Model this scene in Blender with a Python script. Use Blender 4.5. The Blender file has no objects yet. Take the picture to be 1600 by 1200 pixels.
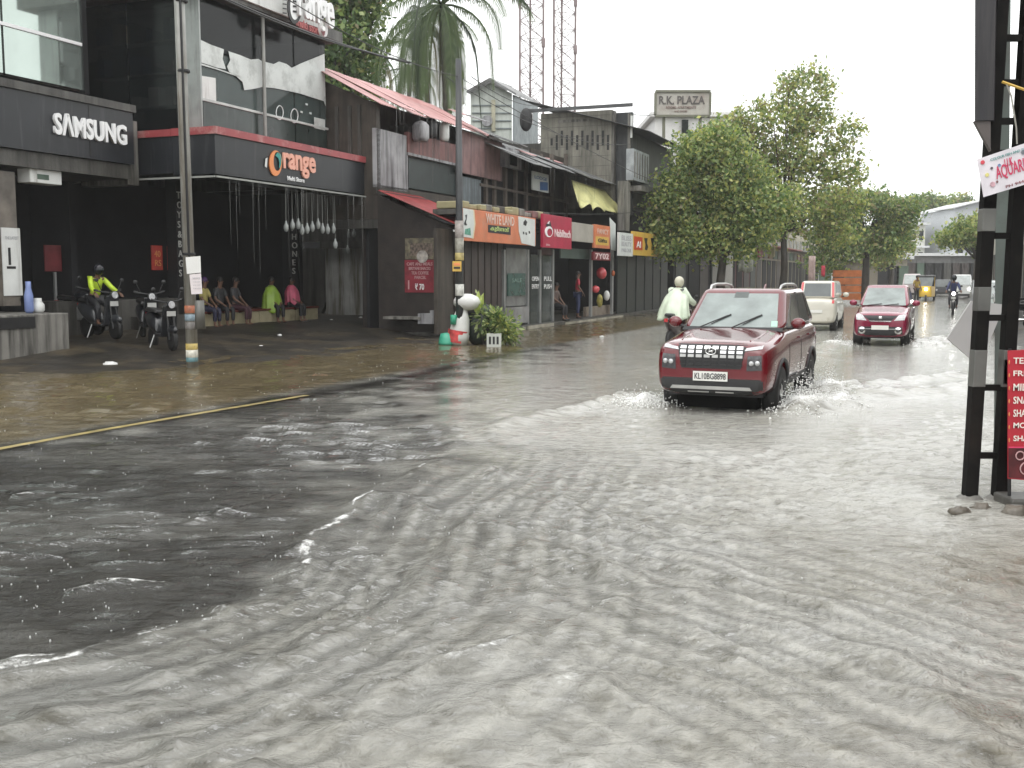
import bpy, bmesh, math, random
import numpy as np
from mathutils import Vector, Matrix
R = math.radians
random.seed(7)
sc = bpy.context.scene
C = sc.collection
# ------------------------------------------------------------------ camera
FPX, CX, CY, CAMH = 1650.0, 800.0, 600.0, 1.65          # focal length in photo pixels, eye height over the water
PITCH = math.atan(170 / FPX)
cd = bpy.data.cameras.new('camera'); cam = bpy.data.objects.new('camera', cd); C.objects.link(cam)
cam.location = (0, 0, CAMH); cam.rotation_euler = (math.pi / 2 - PITCH, 0, 0)
cd.sensor_width = 36; cd.lens = 36 * FPX / 1600; cd.clip_start = .05; cd.clip_end = 2000
sc.camera = cam
# ------------------------------------------------------------------ sky: overcast, rain
SUN_EL, SUN_ROT = 62, 200
w = bpy.data.worlds.new('World'); sc.world = w; w.use_nodes = True
nt = w.node_tree; nt.nodes.clear()
out = nt.nodes.new('ShaderNodeOutputWorld'); bg = nt.nodes.new('ShaderNodeBackground')
sky = nt.nodes.new('ShaderNodeTexSky'); sky.sky_type = 'NISHITA'; sky.sun_disc = False
sky.sun_elevation = R(SUN_EL); sky.sun_rotation = R(SUN_ROT); sky.dust_density = 7; sky.air_density = 1.5
hs = nt.nodes.new('ShaderNodeHueSaturation'); hs.inputs['Saturation'].default_value = .05
mx = nt.nodes.new('ShaderNodeMix'); mx.data_type = 'RGBA'; mx.inputs[0].default_value = .8
nt.links.new(sky.outputs[0], hs.inputs['Color']); nt.links.new(hs.outputs[0], mx.inputs[6])
mx.inputs[7].default_value = (10.4, 10.55, 10.5, 1)        # even cloud cover over the clear sky
nt.links.new(mx.outputs[2], bg.inputs[0]); bg.inputs[1].default_value = .14
nt.links.new(bg.outputs[0], out.inputs[0])
sl = bpy.data.lights.new('sun', 'SUN'); sl.energy = .5; sl.angle = R(60); sl.color = (1, .98, .95)
so = bpy.data.objects.new('sun', sl); C.objects.link(so)
so.rotation_euler = (R(90 - SUN_EL), 0, R(180 - SUN_ROT))
sc.view_settings.view_transform = 'Standard'; sc.view_settings.look = 'None'
sc.view_settings.exposure = 0.45; sc.view_settings.gamma = 1; sc.view_settings.use_curve_mapping = False
sc.cycles.use_denoising = True; sc.cycles.use_adaptive_sampling = True; sc.cycles.adaptive_threshold = .02
sc.cycles.max_bounces = 8; sc.cycles.transparent_max_bounces = 12; sc.cycles.volume_bounces = 1
sc.cycles.caustics_reflective = False; sc.cycles.caustics_refractive = False
# ------------------------------------------------------------------ frames
A = math.atan((1460 - CX) / FPX)                          # the street runs off to the right of the view axis
RU = Vector((math.sin(A), math.cos(A), 0)); RV = Vector((math.cos(A), -math.sin(A), 0))
ROAD = Matrix(((RU.x, RV.x, 0, 0), (RU.y, RV.y, 0, 0), (0, 0, 1, 0), (0, 0, 0, 1)))   # (u along, v to the right, z)
def ray(px, py):
    x, y = (px - CX) / FPX, -(py - CY) / FPX
    c, s = math.cos(PITCH), math.sin(PITCH)
    return Vector((x, c + y * s, -s + y * c))
def G(px, py, z=0.0):
    d = ray(px, py); t = (z - CAMH) / d.z
    return Vector((0, 0, CAMH)) + d * t
def at(px, py, Y):
    d = ray(px, py); return Vector((0, 0, CAMH)) + d * (Y / d.y)
def onv(px, py, v):                                       # meets the plane v = const: (u, z)
    d = ray(px, py); t = v / d.dot(RV); p = d * t
    return p.dot(RU), CAMH + p.z
def onu(px, py, u):                                       # meets the plane u = const: (v, z)
    d = ray(px, py); t = u / d.dot(RU); p = d * t
    return p.dot(RV), CAMH + p.z
def W(u, v, z=0.0): return RU * u + RV * v + Vector((0, 0, z))
# ------------------------------------------------------------------ materials
MATS = {}
def M(name, col=(.5, .5, .5), rough=.6, metal=0., var=.18, scale=2.5, bump=0., bscale=30, coat=0., dirt=None, dscale=1.2, damt=.5, streak=False, emit=0., alpha=1., spec=.5, trans=0.):
    if name in MATS: return MATS[name]
    m = bpy.data.materials.new(name); m.use_nodes = True; n = m.node_tree.nodes; l = m.node_tree.links
    b = n['Principled BSDF']; MATS[name] = m
    b.inputs['Roughness'].default_value = rough; b.inputs['Metallic'].default_value = metal
    b.inputs['Specular IOR Level'].default_value = spec
    b.inputs['Coat Weight'].default_value = coat; b.inputs['Coat Roughness'].default_value = .06
    b.inputs['Alpha'].default_value = alpha; b.inputs['Transmission Weight'].default_value = trans
    geo = n.new('ShaderNodeNewGeometry')
    col4 = (*col, 1)
    src = None
    if var > 0:
        tx = n.new('ShaderNodeTexNoise'); tx.inputs['Scale'].default_value = scale; tx.inputs['Detail'].default_value = 6
        l.new(geo.outputs['Position'], tx.inputs['Vector'])
        r = n.new('ShaderNodeValToRGB'); l.new(tx.outputs['Fac'], r.inputs[0])
        r.color_ramp.elements[0].position = .3; r.color_ramp.elements[1].position = .7
        r.color_ramp.elements[0].color = (*[c * (1 - var) for c in col], 1)
        r.color_ramp.elements[1].color = (*[min(1, c * (1 + var)) for c in col], 1)
        src = r.outputs[0]
    if dirt:
        mp = n.new('ShaderNodeMapping'); l.new(geo.outputs['Position'], mp.inputs[0])
        mp.inputs['Scale'].default_value = (4, 4, .35) if streak else (1, 1, 1)
        t2 = n.new('ShaderNodeTexNoise'); t2.inputs['Scale'].default_value = dscale; t2.inputs['Detail'].default_value = 8; t2.inputs['Roughness'].default_value = .65
        l.new(mp.outputs[0], t2.inputs['Vector'])
        r2 = n.new('ShaderNodeValToRGB'); l.new(t2.outputs['Fac'], r2.inputs[0])
        r2.color_ramp.elements[0].position = .62 - .3 * damt; r2.color_ramp.elements[1].position = .78 - .2 * damt
        mm = n.new('ShaderNodeMix'); mm.data_type = 'RGBA'; l.new(r2.outputs[0], mm.inputs[0])
        if src: l.new(src, mm.inputs[6])
        else: mm.inputs[6].default_value = col4
        mm.inputs[7].default_value = (*dirt, 1); src = mm.outputs[2]
    if src: l.new(src, b.inputs['Base Color'])
    else: b.inputs['Base Color'].default_value = col4
    if bump > 0:
        t3 = n.new('ShaderNodeTexNoise'); t3.inputs['Scale'].default_value = bscale; t3.inputs['Detail'].default_value = 5
        l.new(geo.outputs['Position'], t3.inputs['Vector'])
        bp = n.new('ShaderNodeBump'); bp.inputs['Strength'].default_value = bump; bp.inputs['Distance'].default_value = .02
        l.new(t3.outputs['Fac'], bp.inputs['Height']); l.new(bp.outputs[0], b.inputs['Normal'])
    if emit > 0:
        b.inputs['Emission Color'].default_value = col4; b.inputs['Emission Strength'].default_value = emit
    return m
# ------------------------------------------------------------------ mesh builder
LOC = {}
class MB:
    def __init__(s, T=None): s.v = []; s.f = []; s.m = []; s.T = T; s.cm = 0
    def add(s, vs, fs):
        o = len(s.v)
        if s.T is None: s.v += [Vector(p) for p in vs]
        else: s.v += [s.T @ Vector(p) for p in vs]
        flip = s.T is not None and s.T.determinant() < 0
        for f in fs:
            f = [i + o for i in f]; s.f.append(f[::-1] if flip else f); s.m.append(s.cm)
        return s
    def box(s, x0, x1, y0, y1, z0, z1):
        if x0 > x1: x0, x1 = x1, x0
        if y0 > y1: y0, y1 = y1, y0
        if z0 > z1: z0, z1 = z1, z0
        return s.add([(x0, y0, z0), (x1, y0, z0), (x1, y1, z0), (x0, y1, z0), (x0, y0, z1), (x1, y0, z1), (x1, y1, z1), (x0, y1, z1)],
                     [(0, 3, 2, 1), (4, 5, 6, 7), (0, 1, 5, 4), (1, 2, 6, 5), (2, 3, 7, 6), (3, 0, 4, 7)])
    def hexa(s, b, t):
        return s.add(list(b) + list(t), [(0, 3, 2, 1), (4, 5, 6, 7), (0, 1, 5, 4), (1, 2, 6, 5), (2, 3, 7, 6), (3, 0, 4, 7)])
    def slab(s, poly, off):                                # polygon with thickness along off
        n = len(poly); off = Vector(off)
        vs = [Vector(p) for p in poly] + [Vector(p) + off for p in poly]
        return s.add(vs, [tuple(range(n))[::-1], tuple(range(n, 2 * n))] + [(i, (i + 1) % n, n + (i + 1) % n, n + i) for i in range(n)])
    def tube(s, pts, r, n=8, cap=True):
        pts = [Vector(p) for p in pts]; k = len(pts)
        rs = list(r) if hasattr(r, '__len__') else [r] * k
        vs = []; pu = None
        for i, p in enumerate(pts):
            t = (pts[min(i + 1, k - 1)] - pts[max(i - 1, 0)]).normalized()
            if pu is None:
                a = Vector((0, 0, 1)) if abs(t.z) < .9 else Vector((1, 0, 0)); pu = t.cross(a).normalized()
            else:
                pu = (pu - t * pu.dot(t))
                pu = pu.normalized() if pu.length > 1e-6 else t.orthogonal().normalized()
            q = t.cross(pu)
            for j in range(n):
                a = 2 * math.pi * j / n; vs.append(p + (pu * math.cos(a) + q * math.sin(a)) * rs[i])
        fs = [(i * n + j, i * n + (j + 1) % n, (i + 1) * n + (j + 1) % n, (i + 1) * n + j) for i in range(k - 1) for j in range(n)]
        if cap: fs += [tuple(range(n))[::-1], tuple(range((k - 1) * n, k * n))]
        return s.add(vs, fs)
    def lathe(s, prof, n=16, c=(0, 0, 0), ax=2):
        vs = []
        for r, h in prof:
            for j in range(n):
                a = 2 * math.pi * j / n; q = [r * math.cos(a), r * math.sin(a)]
                p = [q[0], q[1], h] if ax == 2 else ([h, q[0], q[1]] if ax == 0 else [q[1], h, q[0]])
                vs.append((p[0] + c[0], p[1] + c[1], p[2] + c[2]))
        k = len(prof)
        fs = [(i * n + j, i * n + (j + 1) % n, (i + 1) * n + (j + 1) % n, (i + 1) * n + j) for i in range(k - 1) for j in range(n)]
        fs += [tuple(range(n))[::-1], tuple(range((k - 1) * n, k * n))]
        return s.add(vs, fs)
    def ell(s, c, r, n=12, m=8, jit=0):
        pr = []
        vs = [];
        if not hasattr(r, '__len__'): r = (r, r, r)
        for i in range(m + 1):
            t = math.pi * i / m
            for j in range(n):
                a = 2 * math.pi * j / n; k = 1 + (random.uniform(-jit, jit) if 0 < i < m else 0)
                vs.append((c[0] + r[0] * k * math.sin(t) * math.cos(a), c[1] + r[1] * k * math.sin(t) * math.sin(a), c[2] - r[2] * k * math.cos(t)))
        return s.add(vs, [(i * n + j, i * n + (j + 1) % n, (i + 1) * n + (j + 1) % n, (i + 1) * n + j) for i in range(m) for j in range(n)])
    def corr(s, p00, p10, p11, p01, waves=12, amp=.02, seg=4, rows=3, jit=0.):   # corrugated sheet, waves along p00->p10
        p00, p10, p11, p01 = map(Vector, (p00, p10, p11, p01)); nrm = (p10 - p00).cross(p01 - p00).normalized()
        nx = waves * seg; vs = []
        for j in range(rows + 1):
            for i in range(nx + 1):
                a, b = i / nx, j / rows
                p = (p00 * (1 - a) + p10 * a) * (1 - b) + (p01 * (1 - a) + p11 * a) * b
                vs.append(p + nrm * (amp * math.sin(2 * math.pi * a * waves) + random.uniform(-jit, jit)))
        return s.add(vs, [(j * (nx + 1) + i, j * (nx + 1) + i + 1, (j + 1) * (nx + 1) + i + 1, (j + 1) * (nx + 1) + i) for j in range(rows) for i in range(nx)])
    def build(s, name, mat, parent=None, smooth=False, origin=None, bevel=0):
        if origin is None:
            if parent is not None: origin = LOC[parent.name]
            else:
                z = min(p.z for p in s.v); n = len(s.v)
                origin = Vector((sum(p.x for p in s.v) / n, sum(p.y for p in s.v) / n, z))
        me = bpy.data.meshes.new(name); me.from_pydata([p - origin for p in s.v], [], s.f); me.update()
        for mt in (mat if isinstance(mat, (list, tuple)) else [mat]): me.materials.append(mt)
        if any(s.m): me.polygons.foreach_set('material_index', s.m)
        if smooth: me.polygons.foreach_set('use_smooth', [True] * len(me.polygons))
        return link(name, me, parent, origin, bevel)
def link(name, me, parent=None, origin=None, bevel=0):
    origin = Vector(origin) if origin is not None else Vector((0, 0, 0))
    o = bpy.data.objects.new(name, me); C.objects.link(o)
    if parent is not None: o.parent = parent; o.location = origin - LOC[parent.name]
    else: o.location = origin
    LOC[o.name] = origin
    if bevel:
        b = o.modifiers.new('bevel', 'BEVEL'); b.width = bevel; b.segments = 2; b.limit_method = 'ANGLE'; b.angle_limit = R(35)
    return o
def tag(o, label, cat, group=None):
    o['label'] = label; o['category'] = cat
    if group: o['group'] = group
    return o
def thing(name, label, cat, loc=(0, 0, 0), group=None):
    o = bpy.data.objects.new(name, None); C.objects.link(o); o.location = Vector(loc); LOC[o.name] = Vector(loc); o.empty_display_size = .2
    return tag(o, label, cat, group)
def place(o, loc, rz=0., s=None):
    o.location = Vector(loc); o.rotation_euler = (0, 0, rz)
    if s: o.scale = s
    return o
def copy_tree(o, parent=None):
    c = o.copy(); C.objects.link(c); c.parent = parent
    for ch in o.children: copy_tree(ch, c)
    return c
def struct(o): o['kind'] = 'structure'; return o
def stuff(o): o['kind'] = 'stuff'; return o
def text(body, p, right, up, w_, h_, mat, parent, depth=.012, bold=0., name='lettering', shear=0.):
    """letters of total width w_ and height h_, lower left at p"""
    cu = bpy.data.curves.new('t', 'FONT'); cu.body = body; cu.extrude = .05; cu.offset = bold; cu.shear = shear; cu.resolution_u = 3
    t = bpy.data.objects.new('t', cu); C.objects.link(t)
    bpy.context.view_layer.update()
    me = bpy.data.meshes.new_from_object(t.evaluated_get(bpy.context.evaluated_depsgraph_get()))
    bpy.data.objects.remove(t); bpy.data.curves.remove(cu)
    n = len(me.vertices)
    if n == 0: return None
    co = np.zeros(n * 3); me.vertices.foreach_get('co', co); co = co.reshape(-1, 3)
    lo, hi = co.min(0), co.max(0)
    co = (co - lo) / np.maximum(hi - lo, 1e-6)
    right, up = Vector(right).normalized(), Vector(up).normalized(); nr = right.cross(up)
    o0 = LOC[parent.name] if parent is not None else Vector(p)
    P0 = np.array(Vector(p) - o0)
    q = P0 + np.outer(co[:, 0] * w_, right) + np.outer(co[:, 1] * h_, up) + np.outer(co[:, 2] * depth, nr)
    me.vertices.foreach_set('co', q.ravel()); me.update(); me.materials.clear(); me.materials.append(mat); me.name = name
    return link(name, me, parent, o0)
# ------------------------------------------------------------------ ground and water
def smooth(a, b, x):
    t = np.clip((x - a) / (b - a), 0, 1); return t * t * (3 - 2 * t)
def nonuni(c, a, lo, hi, n):
    return c + a * np.sinh(np.linspace(math.asinh((lo - c) / a), math.asinh((hi - c) / a), n))
def grid_mesh(name, X, Y, Z, mat, attrs=None):
    ny, nx = X.shape
    me = bpy.data.meshes.new(name); nv = nx * ny; nf = (nx - 1) * (ny - 1)
    me.vertices.add(nv); me.vertices.foreach_set('co', np.stack([X, Y, Z], -1).astype(np.float32).ravel())
    i = (np.arange(ny - 1)[:, None] * nx + np.arange(nx - 1)[None]).ravel()
    q = np.stack([i, i + 1, i + nx + 1, i + nx], -1).astype(np.int32).ravel()
    me.loops.add(nf * 4); me.loops.foreach_set('vertex_index', q)
    me.polygons.add(nf); me.polygons.foreach_set('loop_start', np.arange(nf, dtype=np.int32) * 4)
    me.polygons.foreach_set('use_smooth', np.ones(nf, dtype=bool)); me.update(calc_edges=True)
    for k, v in (attrs or {}).items():
        a = me.attributes.new(k, 'FLOAT', 'POINT'); a.data.foreach_set('value', v.astype(np.float32).ravel())
    me.materials.append(mat); return struct(link(name, me))
def pxline(pts): return np.array([[G(*p).x, G(*p).y] for p in pts])
def sdist(P, X, Y):
    """distance to a polyline, which side (+ = left of its direction) and how far along (0..1)"""
    best = np.full(X.shape, 1e9); side = np.zeros(X.shape); al = np.zeros(X.shape)
    L = np.r_[0, np.cumsum(np.hypot(*np.diff(P, axis=0).T))]
    for k in range(len(P) - 1):
        a, b = P[k], P[k + 1]; d = b - a; l2 = d @ d
        t = np.clip(((X - a[0]) * d[0] + (Y - a[1]) * d[1]) / l2, 0, 1)
        dx, dy = X - a[0] - t * d[0], Y - a[1] - t * d[1]; r = np.hypot(dx, dy); mk = r < best
        best[mk] = r[mk]; side[mk] = np.sign(d[0] * dy - d[1] * dx)[mk]; al[mk] = ((L[k] + t * (L[k + 1] - L[k])) / L[-1])[mk]
    return best, side, al
def inside(P, X, Y):
    r = np.zeros(X.shape, bool); n = len(P); j = n - 1
    for i in range(n):
        xi, yi = P[i]; xj, yj = P[j]
        c = ((yi > Y) != (yj > Y)) & (X < (xj - xi) * (Y - yi) / (yj - yi + 1e-12) + xi); r ^= c; j = i
    return r
def sines(X, Y, n, ang, spread, l0, l1, seed, pw=1.0, sharp=False):
    rg = np.random.RandomState(seed); h = np.zeros(X.shape); tot = 0
    for k in range(n):
        lam = math.exp(rg.uniform(math.log(l0), math.log(l1))); a = ang + rg.normal(0, spread); kk = 2 * math.pi / lam
        ph = rg.uniform(0, 6.28); s_ = np.sin(kk * (X * math.cos(a) + Y * math.sin(a)) + ph)
        if sharp: s_ = 1 - 2 * np.abs(s_)
        h += s_ * lam ** pw; tot += lam ** (2 * pw)
    return h / math.sqrt(tot)
def terrain_z(u, v):
    edge = -12.2 - 2.2 * smooth(20, 12, u)                 # where the forecourt comes out of the water
    z = np.where(v > edge, -.09 - .0 * v, 0.0)
    sl = np.clip((edge - v) / 5.3, -1, 1)
    z = np.where(v > -8.8, -.09, np.where(v > edge, -.09 * smooth(edge, edge + 2.2, v), .38 * smooth(0, 1, sl * 1.0)))
    return z
# ground sheet
xs = nonuni(-4, 8, -420, 420, 220); ys = nonuni(18, 10, -60, 900, 240)
X, Y = np.meshgrid(xs, ys); U = X * RU.x + Y * RU.y; Vv = X * RV.x + Y * RV.y
Z = terrain_z(U, Vv) + np.where(Vv < -12, .03 * sines(X, Y, 30, 0, 3, .6, 3, 3), 0)
mnd = G(1585, 800); dm = np.hypot((X - mnd.x), (Y - mnd.y)); 
Z = np.where(Vv > 1.6, np.maximum(Z, -.09 + .3 * smooth(1.6, 2.6, Vv)), Z)
far = np.hypot(X, Y - 40) > 150
Z = np.where(far, Z - .5, Z)
g = M('wet_ground', (.024, .021, .017), .5, var=.5, scale=1.4, bump=1., bscale=5, dirt=(.07, .055, .034), dscale=.9, damt=.5, spec=.35)
grid_mesh('ground', X, Y, Z, g)
asph = M('wet_asphalt', (.03, .029, .028), .35, var=.35, scale=5, bump=.25, bscale=120, dirt=(.06, .05, .04), dscale=.35, damt=.4)
mb = MB(ROAD); mb.add([(-30, -8.75, -.075), (-30, 1.1, -.075), (150, 1.1, -.075), (150, -8.75, -.075)], [(0, 1, 2, 3)])
road = struct(mb.build('road', asph))
ypaint = M('yellow_road_paint', (.40, .32, .13), .3, var=.3, scale=6, dirt=(.2, .16, .09), dscale=5, damt=.45)
wpaint = M('white_road_paint', (.7, .7, .67), .5, var=.2, scale=6, dirt=(.1, .09, .08), dscale=4, damt=.35)
mb = MB(ROAD)
for i in range(12):
    u0, u1 = -2 + i * 1.2, -2 + (i + 1) * 1.2
    w0 = lambda u: -8.25 + .12 * math.sin(u * .5) + .25 * math.exp(-((u - 12) / 4) ** 2)
    mb.add([(u0, w0(u0) - .055, .003), (u0, w0(u0) + .055, .003), (u1, w0(u1) + .055, .003), (u1, w0(u1) - .055, .003)], [(0, 1, 2, 3)])
mb.build('edge_line', ypaint, road)
for k in range(14):
    mb = MB(ROAD); u0 = 16.6 + k * 6; mb.add([(u0, -4.35, -.071), (u0, -4.23, -.071), (u0 + 2.6, -4.23, -.071), (u0 + 2.6, -4.35, -.071)], [(0, 1, 2, 3)])
    mb.build('lane_dash', wpaint, road)
# water
def water_material():
    m = bpy.data.materials.new('flood_water'); m.use_nodes = True; n = m.node_tree.nodes; l = m.node_tree.links
    b = n['Principled BSDF']; outn = n['Material Output']
    def attr(k):
        a = n.new('ShaderNodeAttribute'); a.attribute_name = k; return a.outputs['Fac']
    geo = n.new('ShaderNodeNewGeometry')
    tx = n.new('ShaderNodeTexNoise'); tx.inputs['Scale'].default_value = .9; tx.inputs['Detail'].default_value = 7; l.new(geo.outputs['Position'], tx.inputs['Vector'])
    r = n.new('ShaderNodeValToRGB'); l.new(tx.outputs['Fac'], r.inputs[0])
    r.color_ramp.elements[0].position = .32; r.color_ramp.elements[1].position = .68
    r.color_ramp.elements[0].color = (.32, .31, .27, 1); r.color_ramp.elements[1].color = (.41, .405, .375, 1)
    mb_ = n.new('ShaderNodeMix'); mb_.data_type = 'RGBA'; l.new(attr('brown'), mb_.inputs[0]); mb_.inputs[7].default_value = (.125, .10, .058, 1)
    # dark streaks painted into the colour, for wave faces that mirror less sky
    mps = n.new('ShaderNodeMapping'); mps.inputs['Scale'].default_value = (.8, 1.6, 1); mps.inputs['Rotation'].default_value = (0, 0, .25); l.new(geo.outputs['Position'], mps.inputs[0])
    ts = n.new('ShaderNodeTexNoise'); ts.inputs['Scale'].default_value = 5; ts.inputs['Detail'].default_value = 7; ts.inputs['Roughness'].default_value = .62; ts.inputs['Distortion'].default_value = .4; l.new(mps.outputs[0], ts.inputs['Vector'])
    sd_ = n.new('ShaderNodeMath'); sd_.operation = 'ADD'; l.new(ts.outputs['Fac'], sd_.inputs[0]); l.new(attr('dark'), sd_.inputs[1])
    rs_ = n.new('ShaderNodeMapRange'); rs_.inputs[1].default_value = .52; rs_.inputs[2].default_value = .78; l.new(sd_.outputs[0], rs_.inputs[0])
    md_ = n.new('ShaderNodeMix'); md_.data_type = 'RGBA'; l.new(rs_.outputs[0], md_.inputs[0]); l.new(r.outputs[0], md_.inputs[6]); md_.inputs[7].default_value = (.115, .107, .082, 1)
    # thin wandering threads painted into the colour as the dark sides of ripples
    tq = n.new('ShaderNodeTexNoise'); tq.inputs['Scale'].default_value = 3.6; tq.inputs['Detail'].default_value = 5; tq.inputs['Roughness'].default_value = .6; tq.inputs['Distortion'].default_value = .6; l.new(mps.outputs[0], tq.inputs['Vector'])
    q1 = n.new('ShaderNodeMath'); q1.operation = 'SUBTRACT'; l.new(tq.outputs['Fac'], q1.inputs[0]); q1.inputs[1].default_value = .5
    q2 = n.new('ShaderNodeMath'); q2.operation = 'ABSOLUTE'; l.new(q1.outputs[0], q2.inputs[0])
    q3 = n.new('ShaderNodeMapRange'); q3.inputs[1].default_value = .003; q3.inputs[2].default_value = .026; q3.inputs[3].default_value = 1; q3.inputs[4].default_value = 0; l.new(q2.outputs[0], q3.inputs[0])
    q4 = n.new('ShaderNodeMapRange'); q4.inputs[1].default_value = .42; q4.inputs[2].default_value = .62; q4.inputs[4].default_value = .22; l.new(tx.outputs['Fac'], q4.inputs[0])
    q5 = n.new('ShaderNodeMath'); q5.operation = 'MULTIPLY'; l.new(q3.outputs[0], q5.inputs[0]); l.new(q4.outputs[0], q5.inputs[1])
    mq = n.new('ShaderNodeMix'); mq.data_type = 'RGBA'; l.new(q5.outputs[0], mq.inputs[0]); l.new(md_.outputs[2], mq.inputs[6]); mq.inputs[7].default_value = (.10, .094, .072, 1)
    l.new(mq.outputs[2], mb_.inputs[6])
    # foam, broken up by a noise of its own
    mp = n.new('ShaderNodeTexNoise'); mp.inputs['Scale'].default_value = 14; mp.inputs['Detail'].default_value = 6; mp.inputs['Roughness'].default_value = .7; l.new(geo.outputs['Position'], mp.inputs['Vector'])
    ad = n.new('ShaderNodeMath'); ad.operation = 'ADD'; l.new(mp.outputs['Fac'], ad.inputs[0]); l.new(attr('foam'), ad.inputs[1])
    fr = n.new('ShaderNodeMapRange'); fr.inputs[1].default_value = .86; fr.inputs[2].default_value = 1.15; l.new(ad.outputs[0], fr.inputs[0])
    mf = n.new('ShaderNodeMix'); mf.data_type = 'RGBA'; l.new(fr.outputs[0], mf.inputs[0]); l.new(mb_.outputs[2], mf.inputs[6]); mf.inputs[7].default_value = (.82, .82, .80, 1)
    l.new(mf.outputs[2], b.inputs['Base Color'])
    rr = n.new('ShaderNodeMapRange'); rr.inputs[3].default_value = .07; rr.inputs[4].default_value = .6; l.new(fr.outputs[0], rr.inputs[0]); l.new(rr.outputs[0], b.inputs['Roughness'])
    b.inputs['IOR'].default_value = 1.42
    # fine ripples and rain pitting
    mpg = n.new('ShaderNodeMapping'); mpg.inputs['Scale'].default_value = (.75, 1.25, 1); l.new(geo.outputs['Position'], mpg.inputs[0])
    t1 = n.new('ShaderNodeTexNoise'); t1.inputs['Scale'].default_value = 8.5; t1.inputs['Detail'].default_value = 6; t1.inputs['Roughness'].default_value = .6; t1.inputs['Distortion'].default_value = .25; l.new(mpg.outputs[0], t1.inputs['Vector'])
    t2 = n.new('ShaderNodeTexNoise'); t2.inputs['Scale'].default_value = 38; t2.inputs['Detail'].default_value = 3; l.new(geo.outputs['Position'], t2.inputs['Vector'])
    vo = n.new('ShaderNodeTexVoronoi'); vo.inputs['Scale'].default_value = 11; l.new(geo.outputs['Position'], vo.inputs['Vector'])
    sn = n.new('ShaderNodeMath'); sn.operation = 'MULTIPLY'; sn.inputs[1].default_value = 34; l.new(vo.outputs['Distance'], sn.inputs[0])
    si = n.new('ShaderNodeMath'); si.operation = 'SINE'; l.new(sn.outputs[0], si.inputs[0])
    s1 = n.new('ShaderNodeMath'); s1.operation = 'MULTIPLY_ADD'; l.new(t2.outputs['Fac'], s1.inputs[0]); s1.inputs[1].default_value = .22; l.new(t1.outputs['Fac'], s1.inputs[2])
    s2 = n.new('ShaderNodeMath'); s2.operation = 'MULTIPLY_ADD'; l.new(si.outputs[0], s2.inputs[0]); s2.inputs[1].default_value = .018; l.new(s1.outputs[0], s2.inputs[2])
    bp = n.new('ShaderNodeBump'); bp.inputs['Distance'].default_value = .05; bp.inputs['Strength'].default_value = 1.0; l.new(s2.outputs[0], bp.inputs['Height']); l.new(attr('chopp'), bp.inputs['Strength'])
    l.new(bp.outputs[0], b.inputs['Normal'])
    # clear shallow water: see the asphalt through it
    tr = n.new('ShaderNodeBsdfTransparent'); tr.inputs[0].default_value = (.62, .58, .5, 1)
    gl = n.new('ShaderNodeBsdfGlossy'); gl.inputs['Roughness'].default_value = .06; l.new(bp.outputs[0], gl.inputs['Normal'])
    fn = n.new('ShaderNodeFresnel'); fn.inputs['IOR'].default_value = 1.42; l.new(bp.outputs[0], fn.inputs['Normal'])
    cl = n.new('ShaderNodeMixShader'); l.new(fn.outputs[0], cl.inputs[0]); l.new(tr.outputs[0], cl.inputs[1]); l.new(gl.outputs[0], cl.inputs[2])
    mm = n.new('ShaderNodeMath'); mm.operation = 'MAXIMUM'; l.new(attr('turb'), mm.inputs[0]); l.new(fr.outputs[0], mm.inputs[1])
    ms = n.new('ShaderNodeMixShader'); l.new(mm.outputs[0], ms.inputs[0]); l.new(cl.outputs[0], ms.inputs[1]); l.new(b.outputs[0], ms.inputs[2])
    l.new(ms.outputs[0], outn.inputs[0]); return m
xs = nonuni(1.0, 3.2, -75, 75, 660); ys = nonuni(5.0, 4.2, -7, 175, 720)
X, Y = np.meshgrid(xs, ys); U = X * RU.x + Y * RU.y; Vv = X * RV.x + Y * RV.y
front = [(-260, 1095), (0, 1050), (150, 1022), (300, 975), (425, 925), (480, 860), (560, 790), (640, 745), (705, 712), (712, 690), (672, 662), (640, 640)]
FR = pxline(front)
wob = .12 * sines(X, Y, 14, 0, 3, .35, 2.2, 91)
clearP = np.array(list(FR) + [[G(600, 625).x, G(600, 625).y]] + [list(W(25, -8.6).xy), list(W(-25, -8.6).xy), list((-14., -3.)), list((-6., 2.))])
dF, sF, aF = sdist(np.vstack([clearP, clearP[:1]]), X, Y)
ins = inside(clearP, X, Y)
dd = np.where(ins, -dF, dF) + wob * (.5 + 4 * smooth(7.5, 11, Y))
bw = .30 + 1.3 * smooth(5.0, 9.0, Y); turb = smooth(0, 1, (dd + bw * .75) / (bw * 1.4) + .12 * sines(X, Y, 20, R(80), .8, .2, 1.2, 92))
# murk also thins out ragged inside the clear patch
murk = .05 + .09 * np.clip(sines(X, Y, 18, 1.3, .6, .5, 3, 5), 0, 1)
far_in = smooth(8, 14, Y) * .12
half = smooth(9.5, 6.5, Y) * smooth(2.5, -.5, X)                # just behind the front the silt has not thickened yet
turb = turb * (1 - half * .42 * smooth(2.4, .1, dF))
turb = np.maximum(turb, np.where(ins, murk + far_in, 0))
brown = smooth(-8.15, -8.75, Vv + .25 * wob)
turb = np.where(Vv < -8, np.maximum(turb, .80 * brown), turb)
lineb = np.exp(-((Vv - (-8.25 + .12 * np.sin(U * .5) + .25 * np.exp(-((U - 12) / 4) ** 2))) / .22) ** 2); turb = turb * (1 - .9 * lineb * smooth(26, 18, U))
brown = np.clip(brown + .35 * smooth(3.5, 5, Vv + .3 * Y) * 0, 0, 1)
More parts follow.
